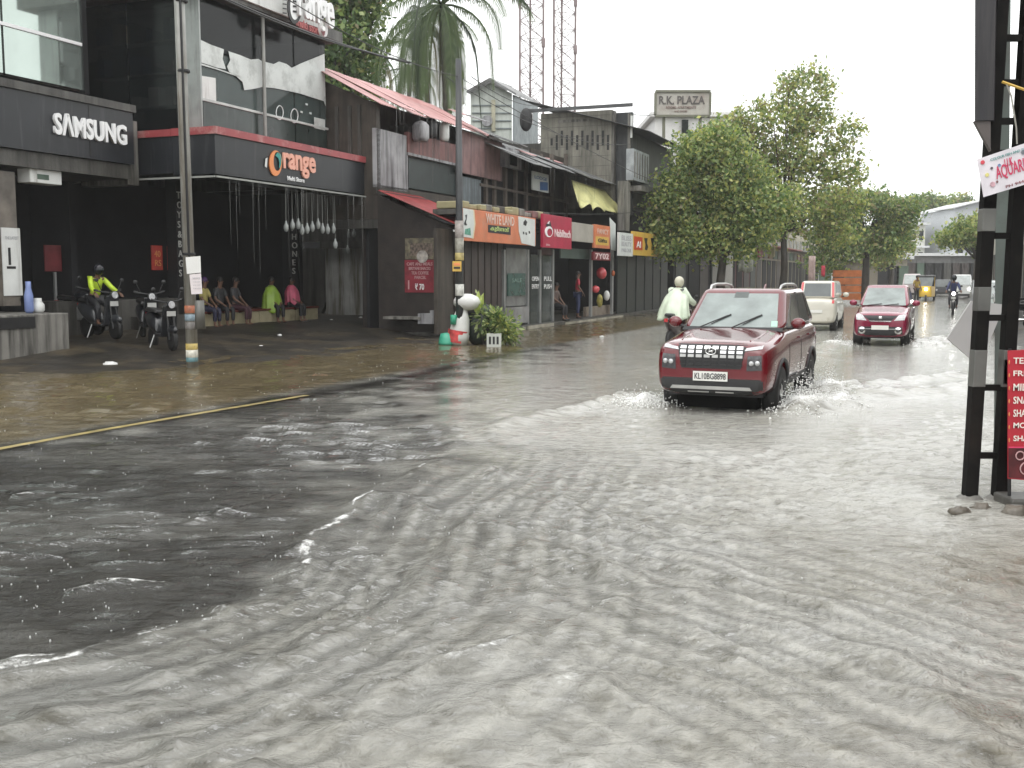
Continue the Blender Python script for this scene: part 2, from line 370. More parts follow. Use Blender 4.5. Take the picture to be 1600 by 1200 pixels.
# the muddy outflow by the pole on the right
mp_ = G(1600, 900); br2 = np.exp(-(((X - mp_.x) / 1.1) ** 2 + ((Y - mp_.y) / .8) ** 2)); brown = np.maximum(brown, .5 * br2)
mp_ = G(1640, 1180); br2 = np.exp(-(((X - mp_.x) / .9) ** 2 + ((Y - mp_.y) / .7) ** 2)); brown = np.maximum(brown, .4 * br2)
foam = np.zeros(X.shape); H = np.zeros(X.shape)
near = 1 - smooth(9, 40, Y)
calm = np.where(ins, smooth(0, .5, -dd), 0) + smooth(-8.0, -8.8, Vv); calm = np.clip(calm, 0, 1)
chop = sines(X, Y, 44, R(66), .5, .13, .55, 11, .85, True) * .6 + sines(X, Y, 46, R(100), .7, .1, .5, 12, .8) * .6
chop2 = sines(X, Y, 40, R(-50), .5, .14, .7, 15, 1.0, True)
mod = np.clip(.55 + .5 * sines(X, Y, 16, 0, 3, 1.2, 5, 21), .12, 1.6)
H += (1 - calm) * (.016 * chop + .012 * chop2) * mod * (1 - .75 * smooth(6, 15, Y))
rip = sines(X, Y, 60, R(88), .20, .13, .42, 31, 1.0) + .8 * sines(X, Y, 30, R(97), .14, .2, .6, 32, 1.0, True)
H += calm * .0165 * rip * np.clip(.85 + .35 * sines(X, Y, 12, 0, 3, 1, 4, 33), .4, 1.5)
# trains of smaller crests running along the wake's two arms
def train(dist, spacing, amp, mask, seed, clearer=1.):
    global H, turb
    ph = 2 * math.pi * dist / spacing + 1.6 * sines(X, Y, 16, 0, 3, .6, 2.5, seed); s_ = np.sin(ph); s_ = np.where(s_ > 0, s_ ** 3, s_ * .3)
    H += amp * s_ * mask * np.clip(.5 + .7 * sines(X, Y, 14, 0, 3, .4, 2.2, seed + 3), 0, 1.6)
    turb = turb * (1 - np.clip(-s_ * .9, 0, .4) * mask * clearer)
P1 = pxline(front[:9]); d1, s1_, a1 = sdist(P1, X, Y)
P8 = pxline([(300, 690), (540, 765), (700, 808), (850, 866), (1000, 918), (1150, 965), (1300, 1018), (1450, 1070), (1640, 1130), (2200, 1330)]); d8, s8_, a8 = sdist(P8, X, Y)
m1 = np.where(ins, 0, 1) * smooth(3.6, .2, d1) * smooth(11, 8, Y); train(d1, .42, .012, m1, 201, .9); train(d1, .22, .014, m1, 207, 1.5); train(d1 + .1 * X, .125, .007, m1, 231, 1.4)
m8 = smooth(3.2, .1, d8) * smooth(-.6, .8, X + .0 * Y) * np.where(ins, 0, 1); train(d8 * s8_, .40, .012, m8, 211, .45); train(d8 * s8_, .2, .013, m8, 217, 1.3); train(d8 * s8_ + .1 * X, .12, .007, m8, 237, 1.3)
def ridge(pts, amp, wl, wr, fo=0., fw=.05, jag=.35, seed=1, calmk=1.):
    """a wave crest along a line; wl / wr = width to its left / right"""
    global H, foam
    P = pxline(pts); wv = .05 * sines(X, Y, 12, 0, 3, .3, 1.4, seed)
    d, s_, a = sdist(P, X, Y); sd = d * s_ + wv
    ends = smooth(0, .12, a) * smooth(1, .88, a) * (d < 3)
    ww = np.where(sd > 0, wl, wr); md = 1 + jag * sines(X, Y, 14, 0, 3, .2, 1.2, seed + 50)
    H += amp * np.exp(-(sd / ww) ** 2) * ends * md
    if fo: foam = np.maximum(foam, fo * np.exp(-((sd + .3 * wr * 0) / fw) ** 2) * ends * np.clip(md, .2, 1.3))
ridge(front[:9], .036, .12, .35, .50, .05, .4, 1)
ridge([(-60, 1062), (0, 1050), (150, 1022), (300, 975)], .02, .05, .2, .5, .05, .3, 2)
ridge([(620, 760), (705, 712), (715, 690), (690, 668), (660, 650)], .02, .1, .12, .2, .05, .4, 3)
ridge([(160, 1205), (300, 1150), (420, 1118), (600, 1080), (800, 1015), (960, 955), (1060, 945)], .045, .07, .22, .38, .035, .4, 4)
ridge([(-80, 1160), (100, 1108), (300, 1056), (460, 1010), (600, 940), (700, 860), (800, 800)], .035, .1, .22, .1, .05, .4, 5)
ridge([(300, 1240), (520, 1160), (760, 1090), (980, 1050)], .04, .1, .2, .3, .04, .5, 6)
ridge([(880, 842), (1000, 832), (1150, 845), (1300, 858), (1450, 880), (1620, 908)], .03, .14, .3, .0, .05, .3, 7)
ridge([(540, 765), (700, 808), (850, 866), (1000, 918), (1150, 965), (1300, 1018), (1450, 1070), (1640, 1130)], .03, .2, .1, .1, .04, .5, 8)
ridge([(1020, 880), (1200, 925), (1400, 985), (1640, 1050)], .026, .2, .1, .0, .04, .5, 9)
ridge([(760, 770), (900, 800), (1040, 860), (1160, 905)], .025, .16, .1, .0, .04, .5, 13)
ridge([(1380, 1000), (1480, 1080), (1560, 1190)], .03, .08, .12, .1, .04, .6, 16)
ridge([(160, 838), (300, 812), (425, 780)], .03, .06, .07, .44, .035, .3, 17)
ridge([(80, 930), (180, 917), (300, 903)], .03, .06, .07, .44, .03, .3, 18)
ridge([(-60, 800), (20, 772), (70, 768)], .03, .06, .08, .42, .05, .3, 19)
ridge([(1190, 648), (1250, 642), (1330, 624), (1420, 612), (1530, 596)], .07, .25, .3, .22, .22, .5, 20)
ridge([(1205, 636), (1300, 612), (1420, 592), (1530, 580)], .04, .2, .3, .16, .2, .5, 22)
ridge([(1040, 628), (985, 622), (900, 636), (820, 655), (735, 684)], .05, .2, .2, .16, .15, .5, 23)
ridge([(1330, 545), (1290, 545), (1240, 560), (1180, 575)], .04, .3, .3, .25, .3, .5, 24)
ridge([(1425, 540), (1470, 530), (1520, 520)], .05, .3, .3, .3, .3, .5, 25)
ridge([(760, 750), (772, 738), (778, 752)], .05, .05, .06, .4, .04, .4, 26)
SUVY = R(24); suv_front = Vector((2.42, 12.75, 0)); sd_ = Vector((math.sin(SUVY), math.cos(SUVY), 0)); suv_c = suv_front + sd_ * 1.95
sx_ = Vector((math.cos(SUVY), -math.sin(SUVY), 0))
lx = (X - suv_c.x) * sx_.x + (Y - suv_c.y) * sx_.y; ly = (X - suv_c.x) * sd_.x + (Y - suv_c.y) * sd_.y
und = smooth(.85, .6, np.abs(lx)) * smooth(2.2, 1.9, np.abs(ly)); H = H * (1 - und) - .02 * und
chaos = .5 + .5 * sines(X, Y, 30, 0, 3, .1, .5, 61); chaos = np.clip(chaos, 0, 2)
def blob(cx, cy, rx, ry, amp, fo):                          # churned water thrown up beside a wheel (in the car's frame)
    global H, foam
    e = np.exp(-((lx - cx) / rx) ** 2 - ((ly - cy) / ry) ** 2); H += amp * e * (.35 + .65 * chaos); foam = np.maximum(foam, fo * e * (.7 + .3 * chaos))
blob(.95, -1.1, .3, .5, .15, 1.0); blob(1.2, -.5, .4, .7, .06, .7); blob(.98, 1.35, .3, .5, .12, 1.0); blob(-1.05, -1.5, .4, .5, .07, .75); blob(-1.3, -1.0, .5, .8, .04, .42); blob(1.4, 1.0, .5, 1.0, .06, .45)
blob(.55, -2.0, .3, .25, .03, .3)
b_c = Vector((at(1372, 540, 24.6).x, 24.6, 0)) + sd_ * 1.8
lx = (X - b_c.x) * sx_.x + (Y - b_c.y) * sx_.y; ly = (X - b_c.x) * sd_.x + (Y - b_c.y) * sd_.y
blob(-1.0, -1.2, .5, 1.0, .1, .6); blob(1.05, -1.0, .5, 1.2, .12, .6); blob(1.3, .8, .5, 1.2, .1, .6)
# churn round the pole foot
mp_ = G(1530, 800); e = np.exp(-((X - mp_.x) / .35) ** 2 - ((Y - mp_.y) / .3) ** 2); H += .02 * e * chaos; foam = np.maximum(foam, .3 * e * chaos)
H *= (1 - smooth(60, 120, Y))
H *= 1 - .88 * np.exp(-((Vv + 8.15) / .4) ** 2) * smooth(16, 11, U)       # calm along the edge line
H = np.where(H < 0, -.055 * np.tanh(-H / .055), H); H = np.where(H > .05, .05 + .16 * np.tanh((H - .05) / .16), H)
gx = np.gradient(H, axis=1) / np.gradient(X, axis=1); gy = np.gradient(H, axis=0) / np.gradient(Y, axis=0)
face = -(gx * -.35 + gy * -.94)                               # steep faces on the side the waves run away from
dark = np.clip(gy * -1 * 0 + np.clip(face - .05, 0, .5) * .35, 0, .12)  # painted shade of those steep faces, added to the colour streaks
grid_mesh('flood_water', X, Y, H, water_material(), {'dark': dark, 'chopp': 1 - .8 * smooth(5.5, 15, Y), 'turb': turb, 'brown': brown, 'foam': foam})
xs_w, ys_w, Hw = xs, ys, H
# ------------------------------------------------------------------ buildings on the left
UPZ = Vector((0, 0, 1))
def rv(v, px0, px1, yt, yb, ref=None):
    """rectangle on the plane v: u0, u1, z bottom, z top; heights read at pixel column ref"""
    ref = px0 if ref is None else ref
    return onv(px0, 400, v)[0], onv(px1, 400, v)[0], onv(ref, yb, v)[1], onv(ref, yt, v)[1]
def vbox(name, mat, parent, v, px0, px1, yt, yb, thick, ref=None, bevel=0, front=0.):
    u0, u1, z0, z1 = rv(v, px0, px1, yt, yb, ref); b = MB(ROAD).box(u0, u1, v - thick, v + front, z0, z1)
    return b.build(name, mat, parent, bevel=bevel)
def ubox(name, mat, parent, u, px0, px1, yt, yb, thick, ref=None, bevel=0):
    ref = px0 if ref is None else ref
    v0, v1 = onu(px0, 400, u)[0], onu(px1, 400, u)[0]; z0, z1 = onu(ref, yb, u)[1], onu(ref, yt, u)[1]
    b = MB(ROAD).box(u, u + thick, v0, v1, z0, z1); return b.build(name, mat, parent, bevel=bevel)
def bx(name, mat, parent, u0, u1, v0, v1, z0, z1, bevel=0):
    return MB(ROAD).box(u0, u1, v0, v1, z0, z1).build(name, mat, parent, bevel=bevel)
def vtext(body, mat, parent, v, px0, px1, yt, yb, ref=None, bold=0., depth=.03, name='lettering'):
    u0, u1, z0, z1 = rv(v, px0, px1, yt, yb, (px0 + px1) / 2 if ref is None else ref)
    return text(body, W(u0, v + .004, z0), RU, UPZ, u1 - u0, z1 - z0, mat, parent, depth, bold, name)
def utext(body, mat, parent, u, px0, px1, yt, yb, bold=0., depth=.01, name='lettering'):
    v0, z0 = onu(px0, yb, u); v1 = onu(px1, yb, u)[0]; z1 = onu(px0, yt, u)[1]
    return text(body, W(u - .006, v0, z0), RV, UPZ, v1 - v0, z1 - z0, mat, parent, depth, bold, name)
DK = M('dark_cladding', (.016, .018, .022), .35, var=.25, scale=1.2, dirt=(.05, .052, .055), dscale=1.5, damt=.25, streak=True)
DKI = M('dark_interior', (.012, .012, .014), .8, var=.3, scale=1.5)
BLK = M('black_plastic', (.012, .012, .013), .45, var=.1)
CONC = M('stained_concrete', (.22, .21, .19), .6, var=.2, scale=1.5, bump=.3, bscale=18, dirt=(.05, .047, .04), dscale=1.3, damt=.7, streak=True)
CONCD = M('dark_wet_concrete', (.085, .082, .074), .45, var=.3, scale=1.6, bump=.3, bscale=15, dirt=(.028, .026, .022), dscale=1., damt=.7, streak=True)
WHT = M('white_lettering', (.85, .85, .85), .5, var=0)
WPNT = M('white_board', (.68, .69, .67), .5, var=.1, dirt=(.35, .34, .31), dscale=1.4, damt=.35, streak=True)
ALU = M('grey_aluminium', (.36, .37, .37), .35, metal=.6, var=.15)
GRN = M('tinted_mirror_glass', (.46, .53, .49), .05, metal=.75, var=.1, scale=.8)
DGL = M('dark_tinted_glass', (.012, .016, .017), .06, var=.3, scale=.7, spec=.3)
REDT = M('red_trim', (.33, .065, .07), .4, var=.2, dirt=(.5, .3, .28), dscale=2.2, damt=.35)
# --- phone store at the far left -----------------------------------------------------------
VS, VSS = -18.2, -16.6
uR = onv(135, 100, VS)[0]
ph = thing('phone_store', 'store with black fascia and white capital lettering under pale mirrored upper windows', 'shop', W(uR - 4, VS, .3))
zg = onv(135, 147, VS)[1]
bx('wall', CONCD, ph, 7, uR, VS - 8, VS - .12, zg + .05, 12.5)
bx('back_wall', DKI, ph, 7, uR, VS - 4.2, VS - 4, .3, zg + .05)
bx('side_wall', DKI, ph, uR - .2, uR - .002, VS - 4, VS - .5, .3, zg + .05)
zl = onv(0, 35, VS)[1]                                     # white transom line
for k in range(4):
    a, b_ = uR - 2.3 * (k + 1) + .03, uR - 2.3 * k - (.03 if k else .1)
    for z0, z1 in ((zg + .08, zl - .04), (zl + .04, zl + 2.4)):
        bx('window_pane', GRN, ph, a, b_, VS - .1, VS - .04, z0, z1)
bx('transom', WHT, ph, uR - 9.3, uR - .05, VS - .09, VS - .005, zl - .035, zl + .035)
bx('corner_post', BLK, ph, uR - .1, uR + .04, VS - .3, VS + .02, zg, 12.5)
u0, u1, z0, z1 = rv(VSS, 0, 215, 178, 258, 215)
fas = bx('sign_fascia', DK, ph, 7, u1, VSS - 1.75, VSS, z0, z1)
bx('fascia_cap', CONCD, ph, 7, u1 + .05, VSS - 1.75, VSS + .06, z1 + .002, z1 + .16)
bx('fascia_joint', BLK, fas, onv(139, 200, VSS)[0], onv(141, 200, VSS)[0], VSS - .01, VSS + .006, z0 + .02, z1 - .02)
vtext('SΛMSUNG', WHT, fas, VSS, 91, 202, 186, 220, bold=.03, depth=.06)
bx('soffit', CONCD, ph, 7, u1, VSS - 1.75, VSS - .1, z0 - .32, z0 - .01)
bx('frame_panel', CONC, ph, u1 + .06, u1 + .42, VSS - 1.6, VSS - .25, z0 - .42, z1 - .12)
VP = -17.0
vbox('poster_column', M('brown_glass_column', (.16, .14, .12), .2, var=.4), ph, VP, 2, 29, 268, 478, .3, 15)
pst = vbox('poster', WPNT, ph, VP + .03, 4, 33, 356, 462, .02, 15)
vbox('poster_mark', BLK, pst, VP + .034, 13, 17, 387, 414, .002, 15); vbox('poster_mark', BLK, pst, VP + .034, 10, 24, 416, 420, .002, 15)
vtext('THE LATEST', M('grey_print', (.4, .4, .42), .6, var=0), pst, VP + .03, 9, 30, 369, 374, 15, depth=.003)
sm = vbox('light_box', WPNT, ph, VP + .2, 53, 102, 266, 288, .35, 80, bevel=.02)
vbox('light_box_mark', M('dull_green', (.08, .12, .09), .6), sm, VP + .205, 64, 82, 274, 282, .003, 80)
red_d = M('dark_red_print', (.16, .02, .025), .5, var=.3)
vbox('notice', red_d, ph, VS - .7, 70, 96, 383, 424, .03, 83)
vbox('door_frame', ALU, ph, VS - .7, 84, 87, 425, 490, .05, 86)
u0, u1, z0, z1 = rv(-15.9, 0, 103, 491, 580, 50)
stp = bx('entrance_step', CONC, ph, 5, u1, -19, -15.9, -.05, z1, bevel=.02)
u0, u2, za, zb = rv(-15.88, -30, 50, 496, 514, 20); bx('ramp_recess', BLK, stp, u0, u2, -16.1, -15.87, za, zb)
for nm, lb, cat, px, py0, py1, wd, mt in (
        ('water_bottle', 'blue tinted water jar standing on the phone store step', 'jar', 46, 440, 489, .17, M('blue_plastic', (.2, .26, .5), .25)),
        ('flower_pot', 'white round pot beside the blue jar on the phone store step', 'pot', 60, 466, 489, .24, WPNT)):
    p = W(*[onv(px, py1, -16.4)[0], -16.4, 0]); h = onv(px, py0, -16.4)[1] - z1
    b = MB(); b.lathe([(wd * .35, 0), (wd * .5, .05), (wd * .5, h * .55), (wd * .3, h * .8), (wd * .3, h), (wd * .2, h)], 14, (p.x, p.y, z1 + .003))
    tag(b.build(nm, mt, smooth=True), lb, cat)
# --- department store with the red trim ---------------------------------------------------
VO, VF, VPL = -15.9, -14.8, -17.6
uA, uB = onv(312, 100, VO)[0], onv(510, 100, VO)[0]; uC, uD = onv(335, 200, VF)[0], onv(572, 250, VF)[0]
zt0, zt1 = onv(335, 209, VF)[1], onv(335, 197, VF)[1]; zf = onv(335, 271, VF)[1]; zs = onv(312, 154, VO)[1]; ztop = onv(510, 66, VO)[1]
uE = onv(500, 490, -17.)[0]
og = thing('department_store', 'dark glazed department store with red canopy trim and torn white window film', 'shop', W((uA + uB) / 2, VO, .35))
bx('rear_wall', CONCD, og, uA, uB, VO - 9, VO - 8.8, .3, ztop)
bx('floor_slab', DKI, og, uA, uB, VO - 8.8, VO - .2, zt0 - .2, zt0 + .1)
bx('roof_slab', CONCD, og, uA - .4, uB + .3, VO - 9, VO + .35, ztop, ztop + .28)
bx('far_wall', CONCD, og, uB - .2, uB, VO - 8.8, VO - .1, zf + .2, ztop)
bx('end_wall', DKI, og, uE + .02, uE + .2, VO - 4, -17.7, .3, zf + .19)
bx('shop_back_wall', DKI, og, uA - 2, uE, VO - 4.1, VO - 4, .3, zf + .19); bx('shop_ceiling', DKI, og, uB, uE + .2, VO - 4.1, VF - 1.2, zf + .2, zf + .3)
bx('inner_wall', M('inner_wall', (.06, .065, .065), .8), og, uA + .6, uB - .3, VO - 3.5, VO - 3.4, zt0 + .11, ztop)
col = bx('corner_column', M('pale_steel_column', (.34, .36, .35), .35, metal=.3, dirt=(.2, .2, .19), dscale=2, damt=.4, streak=True), og, uA - .05, onv(312, 100, VO)[0] + .0, VO - .55, VO + .05, zt1, ztop)
CLR = M('clear_glass', (.10, .13, .125), .05, var=.3, scale=.6, spec=.5, alpha=.45)
CLR2 = M('dark_clear_glass', (.008, .011, .012), .12, var=.3, scale=.6, spec=.35, alpha=.6)
cols = [uA + .06, onv(411, 100, VO)[0], onv(460, 100, VO)[0], uB]
for k in range(3):
    a, b_ = cols[k] + .035, cols[k + 1] - .035
    for z0, z1, mt in ((zs + .03, zs + 1.15, CLR), (zs + 1.19, ztop - .02, CLR2)):
        bx('window_pane', mt, og, a, b_, VO - .05, VO - .02, z0, z1)
    bx('spandrel_panel', M('green_spandrel', (.028, .040, .036), .2, var=.3, dirt=(.07, .08, .075), dscale=1.4, damt=.3, streak=True), og, a, b_, VO - .06, VO - .01, zt1 + .02, zs - .03)
bx('sill_rail', M('pale_rail', (.5, .52, .5), .4), og, uA, uB, VO - .05, VO + .03, zs - .028, zs + .028)
pp = MB(); pu = onv(411, 100, VO + .1)[0]; pp.tube([W(pu, VO + .12, zt1), W(pu, VO + .12, ztop + .6)], .045, 8); pp.build('downpipe', M('grey_pipe', (.3, .3, .28), .5, dirt=(.1, .1, .09), damt=.5, streak=True), og)
# torn film stuck on the panes
FILM = M('torn_white_film', (.62, .65, .63), .45, var=.12, scale=1.5, dirt=(.36, .38, .36), dscale=2, damt=.4)
def px_poly(name, mat, parent, v, pts, th=.006):
    b = MB(); b.slab([W(*(lambda q: (q[0], v, q[1]))(onv(*p, v))) for p in pts], RV * -th); return b.build(name, mat, parent)
px_poly('window_film', FILM, og, VO + .02, [(313, 62), (330, 70), (350, 77), (348, 92), (353, 108), (340, 106), (313, 97)])
px_poly('window_film', FILM, og, VO + .02, [(357, 80), (375, 86), (392, 93), (404, 92), (410, 96), (410, 136), (396, 139), (382, 141), (379, 128), (368, 118), (358, 112), (355, 104), (360, 94)])
px_poly('window_film', FILM, og, VO + .02, [(412, 96), (428, 100), (436, 96), (448, 100), (456, 106), (470, 99), (490, 91), (507, 84), (509, 166), (506, 158), (490, 153), (468, 146), (445, 141), (430, 138), (412, 136)])
px_poly('window_poster', WPNT, og, VO + .022, [(313, 118), (337, 122), (338, 162), (313, 156)])
px_poly('window_poster', FILM, og, VO + .022, [(491, 183), (508, 187), (508, 204), (491, 200)])
px_poly('window_sticker', FILM, og, VO + .02, [(312, 98), (340, 107), (378, 120), (378, 122), (340, 109), (312, 101)])
for px, py in ((437, 176), (460, 181)):
    b = MB(); pts = []
    for k in range(17):
        a = 2 * math.pi * k / 16; q = onv(px + 5.5 * math.cos(a), py + 11 * math.sin(a), VO + .02); pts.append(W(q[0], VO + .02, q[1]))
    b.tube(pts, .011, 5, False); b.build('ring_sticker', WHT, og)
for px, py, dx in ((470, 176, 8), (478, 164, 0), (484, 178, 3)):
    q = onv(px, py, VO + .02); b = MB(ROAD).box(q[0], q[0] + .1, VO + .004, VO + .015, q[1], q[1] + .05); b.build('window_sticker', FILM, og)
# glazed left flank with shelves behind it
for k in range(3):
    bx('side_pane', CLR2, og, uA + .02, uA + .05, VO - .6 - 1.5 * (k + 1) + .03, VO - .6 - 1.5 * k - .03, zt1 + .02, ztop - .02)
SHF = M('shelf_board', (.2, .2, .19), .6)
for k in range(5):
    bx('shelf', SHF, og, uA + .1, uA + .45, VO - 3.2, VO - .6, zt1 + .7 + k * .75, zt1 + .73 + k * .75)
rg = random.Random(4)
for k in range(5):
    for j in range(5):
        if rg.random() < .35: continue
        v0 = VO - 3.1 + j * .5; h = rg.uniform(.2, .5)
        tag(bx('stacked_box', M('carton%d' % rg.randrange(4), [(.3, .3, .28), (.12, .05, .05), (.05, .07, .12), (.2, .17, .12)][rg.randrange(4)], .7), None, uA + .12, uA + .4, v0, v0 + rg.uniform(.15, .42), zt1 + .733 + k * .75, zt1 + .733 + k * .75 + h),
            'goods carton on the %s shelf behind the store flank window, place %s from the rear' % (('lowest', 'second', 'third', 'fourth', 'top')[k], ('one', 'two', 'three', 'four', 'five')[j]), 'carton', 'cartons on the store shelves')
# canopy
can = bx('canopy_fascia', DK, og, uC, uD, VF - 1.15, VF, zf, zt0)
bx('canopy_trim', REDT, og, uC - .04, uD + .03, VF - 1.15, VF + .06, zt0 + .002, zt1)
bx('canopy_return', DK, og, uC + .002, uA + .05, VF - 4.2, VF - 1.16, zf + .05, zt0)
bx('canopy_trim', REDT, og, uC - .035, uA + .02, VF - 4.2, VF - 1.16, zt0 + .002, zt1 - .01)
bx('canopy_cable', M('pale_cable', (.3, .31, .29), .5), og, uC, uD, VF + .004, VF + .05, zf - .08, zf - .04)
bx('canopy_cable', M('pale_cable'), og, uC - .05, uC - .01, VF - 4, VF, zf - .08, zf - .04)
# logo: an O made of an orange crescent, with a green inner leaf, then range
ORG = M('orange_letters', (.80, .28, .10), .4, var=.08); TEAL = M('teal_logo', (.03, .28, .25), .4, var=.1)
def ring_poly(px, py, rx, ry, ix, iy, ox, oy, v, name, mat, parent, n=28):
    b = MB(); o = []
    for k in range(n + 1):
        a = 2 * math.pi * k / n
        q = onv(px + rx * math.cos(a), py + ry * math.sin(a), v); s_ = onv(px + ox + ix * math.cos(a), py + oy + iy * math.sin(a), v)
        o += [W(q[0], v, q[1]), W(s_[0], v, s_[1])]
    m_ = len(o); o2 = [p - RV * .03 for p in o]
    fs = []
    for k in range(n): fs += [(2 * k, 2 * k + 2, 2 * k + 3, 2 * k + 1), (2 * k, 2 * k + 2, m_ + 2 * k + 2, m_ + 2 * k)]
    b.add(o + o2, fs); return b.build(name, mat, parent)
ring_poly(431, 255, 9.5, 20, 6, 15, 2.5, -3, VF + .04, 'logo_crescent', ORG, can)
px_poly('logo_leaf', TEAL, can, VF + .035, [(430, 243), (434, 238), (439, 241), (441, 250), (440, 260), (436, 263), (437, 254), (435, 247)])
ORG2 = M('orange_letters2', (.82, .40, .30), .4, var=.08)
vtext('range', ORG2, can, VF, 444, 494, 243, 278, 469, bold=.028, depth=.04)
vtext('Multi Store', WHT, can, VF, 451, 477, 277, 284, 464, bold=.01, depth=.02)
px_poly('logo_spray', WPNT, can, VF + .03, [(415, 248), (418, 246), (417, 262), (414, 260)])
# pillars with stacked letters, ledge, posters
for px, wd, body, y0, y1 in ((282, 10, 'T\nO\nY\nS\n&\nB\nA\nG\nS', 300, 432), (460, 10, 'P\nH\nO\nN\nE\nS', 352, 428)):
    u0, u1, z0, z1 = rv(VPL + .3, px - wd / 2, px + wd / 2, y0, y1, px)
    pl = bx('pillar', BLK, og, u0, u1, VPL, VPL + .3, .3, zf + .1)
    text(body, W(u0 + .03, VPL + .304, z0), RU, UPZ, (u1 - u0) - .06, z1 - z0, M('dull_white', (.5, .5, .48), .5, var=.2), pl, .02, .0)
    bx('pillar_foot', M('cream_tile', (.42, .37, .24), .4, dirt=(.2, .16, .1), damt=.4), pl, u0 + .05, u1 - .05, VPL + .02, VPL + .29, .3, z0 - .1) if px < 300 else None
u0, u1 = onv(318, 490, -17.0)[0], onv(497, 490, -17.)[0]
zl_ = onv(400, 483, -17.)[1]
TIL = M('cream_tile')
nT = 9
for k in range(nT):
    a = u0 + (u1 - u0) * k / nT; bx('ledge_tile', TIL, og, a + .012, a + (u1 - u0) / nT - .012, -17.06, -17.0, .33, zl_ - .06)
bx('ledge', CONCD, og, uC, u1, VPL - .4, -17.062, .2, zl_ - .05); bx('ledge_top', M('red_oxide', (.15, .04, .03), .35), og, u0, u1, VPL - .35, -16.97, zl_ - .048, zl_)
bx('ledge_skirt', M('red_oxide'), og, u0, u1, -17.058, -16.98, .2, .328)
bx('step_wall', CONCD, og, uC - 2.2, u0 - .02, -18.2, -17.3, .2, onv(200, 468, -17.3)[1])
for px0, px1 in ((238, 254), (263, 275)):
    pn = vbox('notice_board', M('red_poster', (.38, .04, .03), .5, var=.3), og, VPL - .05, px0, px1, 384, 422, .04, 256)
    vtext('40\nRS', M('orange_print', (.6, .25, .08), .5, var=0), pn, VPL - .05, px0 + 3, px1 - 3, 392, 416, 256, depth=.01)
# roof sign
rs = thing('roof_sign', 'large white rooftop sign with rounded O and white letters range above the dark glazing', 'sign', W(uA + 3, VO + .3, ztop + .3))
u0, u1, z0, z1 = rv(VO + .5, 345, 516, -40, 22, 516); z0 = onv(430, 16, VO + .5)[1]
bx('sign_board', WPNT, rs, u0, u1, VO + .3, VO + .42, z0, z0 + 1.9)
for k in range(3): bx('sign_post', ALU, rs, u0 + .4 + k * 2.1, u0 + .46 + k * 2.1, VO + .2, VO + .28, ztop + .25, z0 + 1.5)
vv_ = VO + .75
ring_poly(461, 10, 11, 27, 7.5, 21, 0, 0, vv_, 'letter_rim', M('black_plastic'), rs)
px_poly('letter_disc', WHT, rs, vv_ - .01, [(461 + 9 * math.cos(2 * math.pi * k / 20), 10 + 24 * math.sin(2 * math.pi * k / 20)) for k in range(20)], .02)
for yy in (0, 8, 16): px_poly('letter_bar', BLK, rs, vv_ + .004, [(458, yy), (465, yy + 1), (465, yy + 4), (458, yy + 3)])
for yy in (-2, 5, 12, 19): px_poly('side_bar', BLK, rs, vv_, [(442, yy), (448, yy + 1), (448, yy + 3), (442, yy + 2)])
vtext('range', WHT, rs, vv_, 471, 525, -2, 56, 498, bold=.02, depth=.08)
px_poly('sign_strip', red_d, rs, vv_ - .06, [(468, 33), (508, 47), (508, 60), (468, 45)], .03)
vtext('multi store', M('pink_print', (.6, .2, .2), .5, var=0), rs, vv_ - .06, 470, 506, 38, 50, 488, depth=.02)
# --- old gateway between the stores ---------------------------------------------------------
ug = 29.6
gt = thing('old_gateway', 'weathered whitewashed wall with stained panel and grey lintel between the stores', 'wall', W(ug, -17.3, .3))
ubox('wall_panel', M('stained_whitewash', (.42, .42, .40), .7, var=.2, scale=1.5, dirt=(.10, .085, .05), dscale=1.1, damt=.6, streak=True), gt, ug, 508, 582, 388, 492, .2, 545)
vtop = [onu(p, q, ug) for p, q in ((455, 388), (508, 388), (508, 470), (495, 505), (455, 505))]
MB().slab([W(ug + .05, *q) for q in vtop], RU * .2).build('wall_wing', CONCD, gt)
ubox('gate_post', CONC, gt, ug - .1, 583, 594, 388, 500, .3, 590); ubox('wall_coping', CONCD, gt, ug - .2, 500, 602, 377, 388, .6, 545)
ubox('upper_wall', CONCD, gt, ug + .3, 440, 640, 200, 377, .2, 545); ubox('inner_wall', BLK, gt, ug + .3, 594, 680, 377, 520, .2, 620); ubox('lintel', CONC, gt, ug - .3, 530, 590, 308, 322, .5, 560)
ubox('wall_base', CONCD, gt, ug + .02, 508, 582, 492, 512, .22, 545)
bx('rear_wall', DKI, gt, uA - 4, 36, -22.2, -22.0, -.1, 6.6)
# --- row of old shops with tin roofs --------------------------------------------------------
UR, VU, VG = 26.0, -14.4, -12.0
rw = thing('shop_row', 'old two storey shop row with rusty red and grey tin roofs along the flooded street', 'shop row', W(34, -13.5, .05))
PINK = M('faded_pink_wall', (.21, .10, .095), .6, var=.2, dirt=(.08, .055, .05), dscale=1.4, damt=.5, streak=True)
GREY = M('stained_grey_wall', (.33, .33, .34), .6, var=.2, dirt=(.06, .055, .06), dscale=1.2, damt=.55, streak=True)
BRN = M('dark_timber', (.024, .018, .015), .6, var=.4, scale=3, bump=.2)
BRW = M('brown_stained_wall', (.06, .05, .04), .6, var=.35, dirt=(.03, .024, .02), dscale=1.2, damt=.6, streak=True)
RTIN = M('sky_pale_red_tin', (.52, .30, .29), .35, var=.2, scale=1.5, dirt=(.38, .17, .16), dscale=1.3, damt=.5)  # the pale pink of sky reflection is painted into the red base
GTIN = M('grey_tin', (.20, .205, .205), .35, metal=.25, var=.25, scale=1.5, dirt=(.09, .085, .08), dscale=1.1, damt=.55)
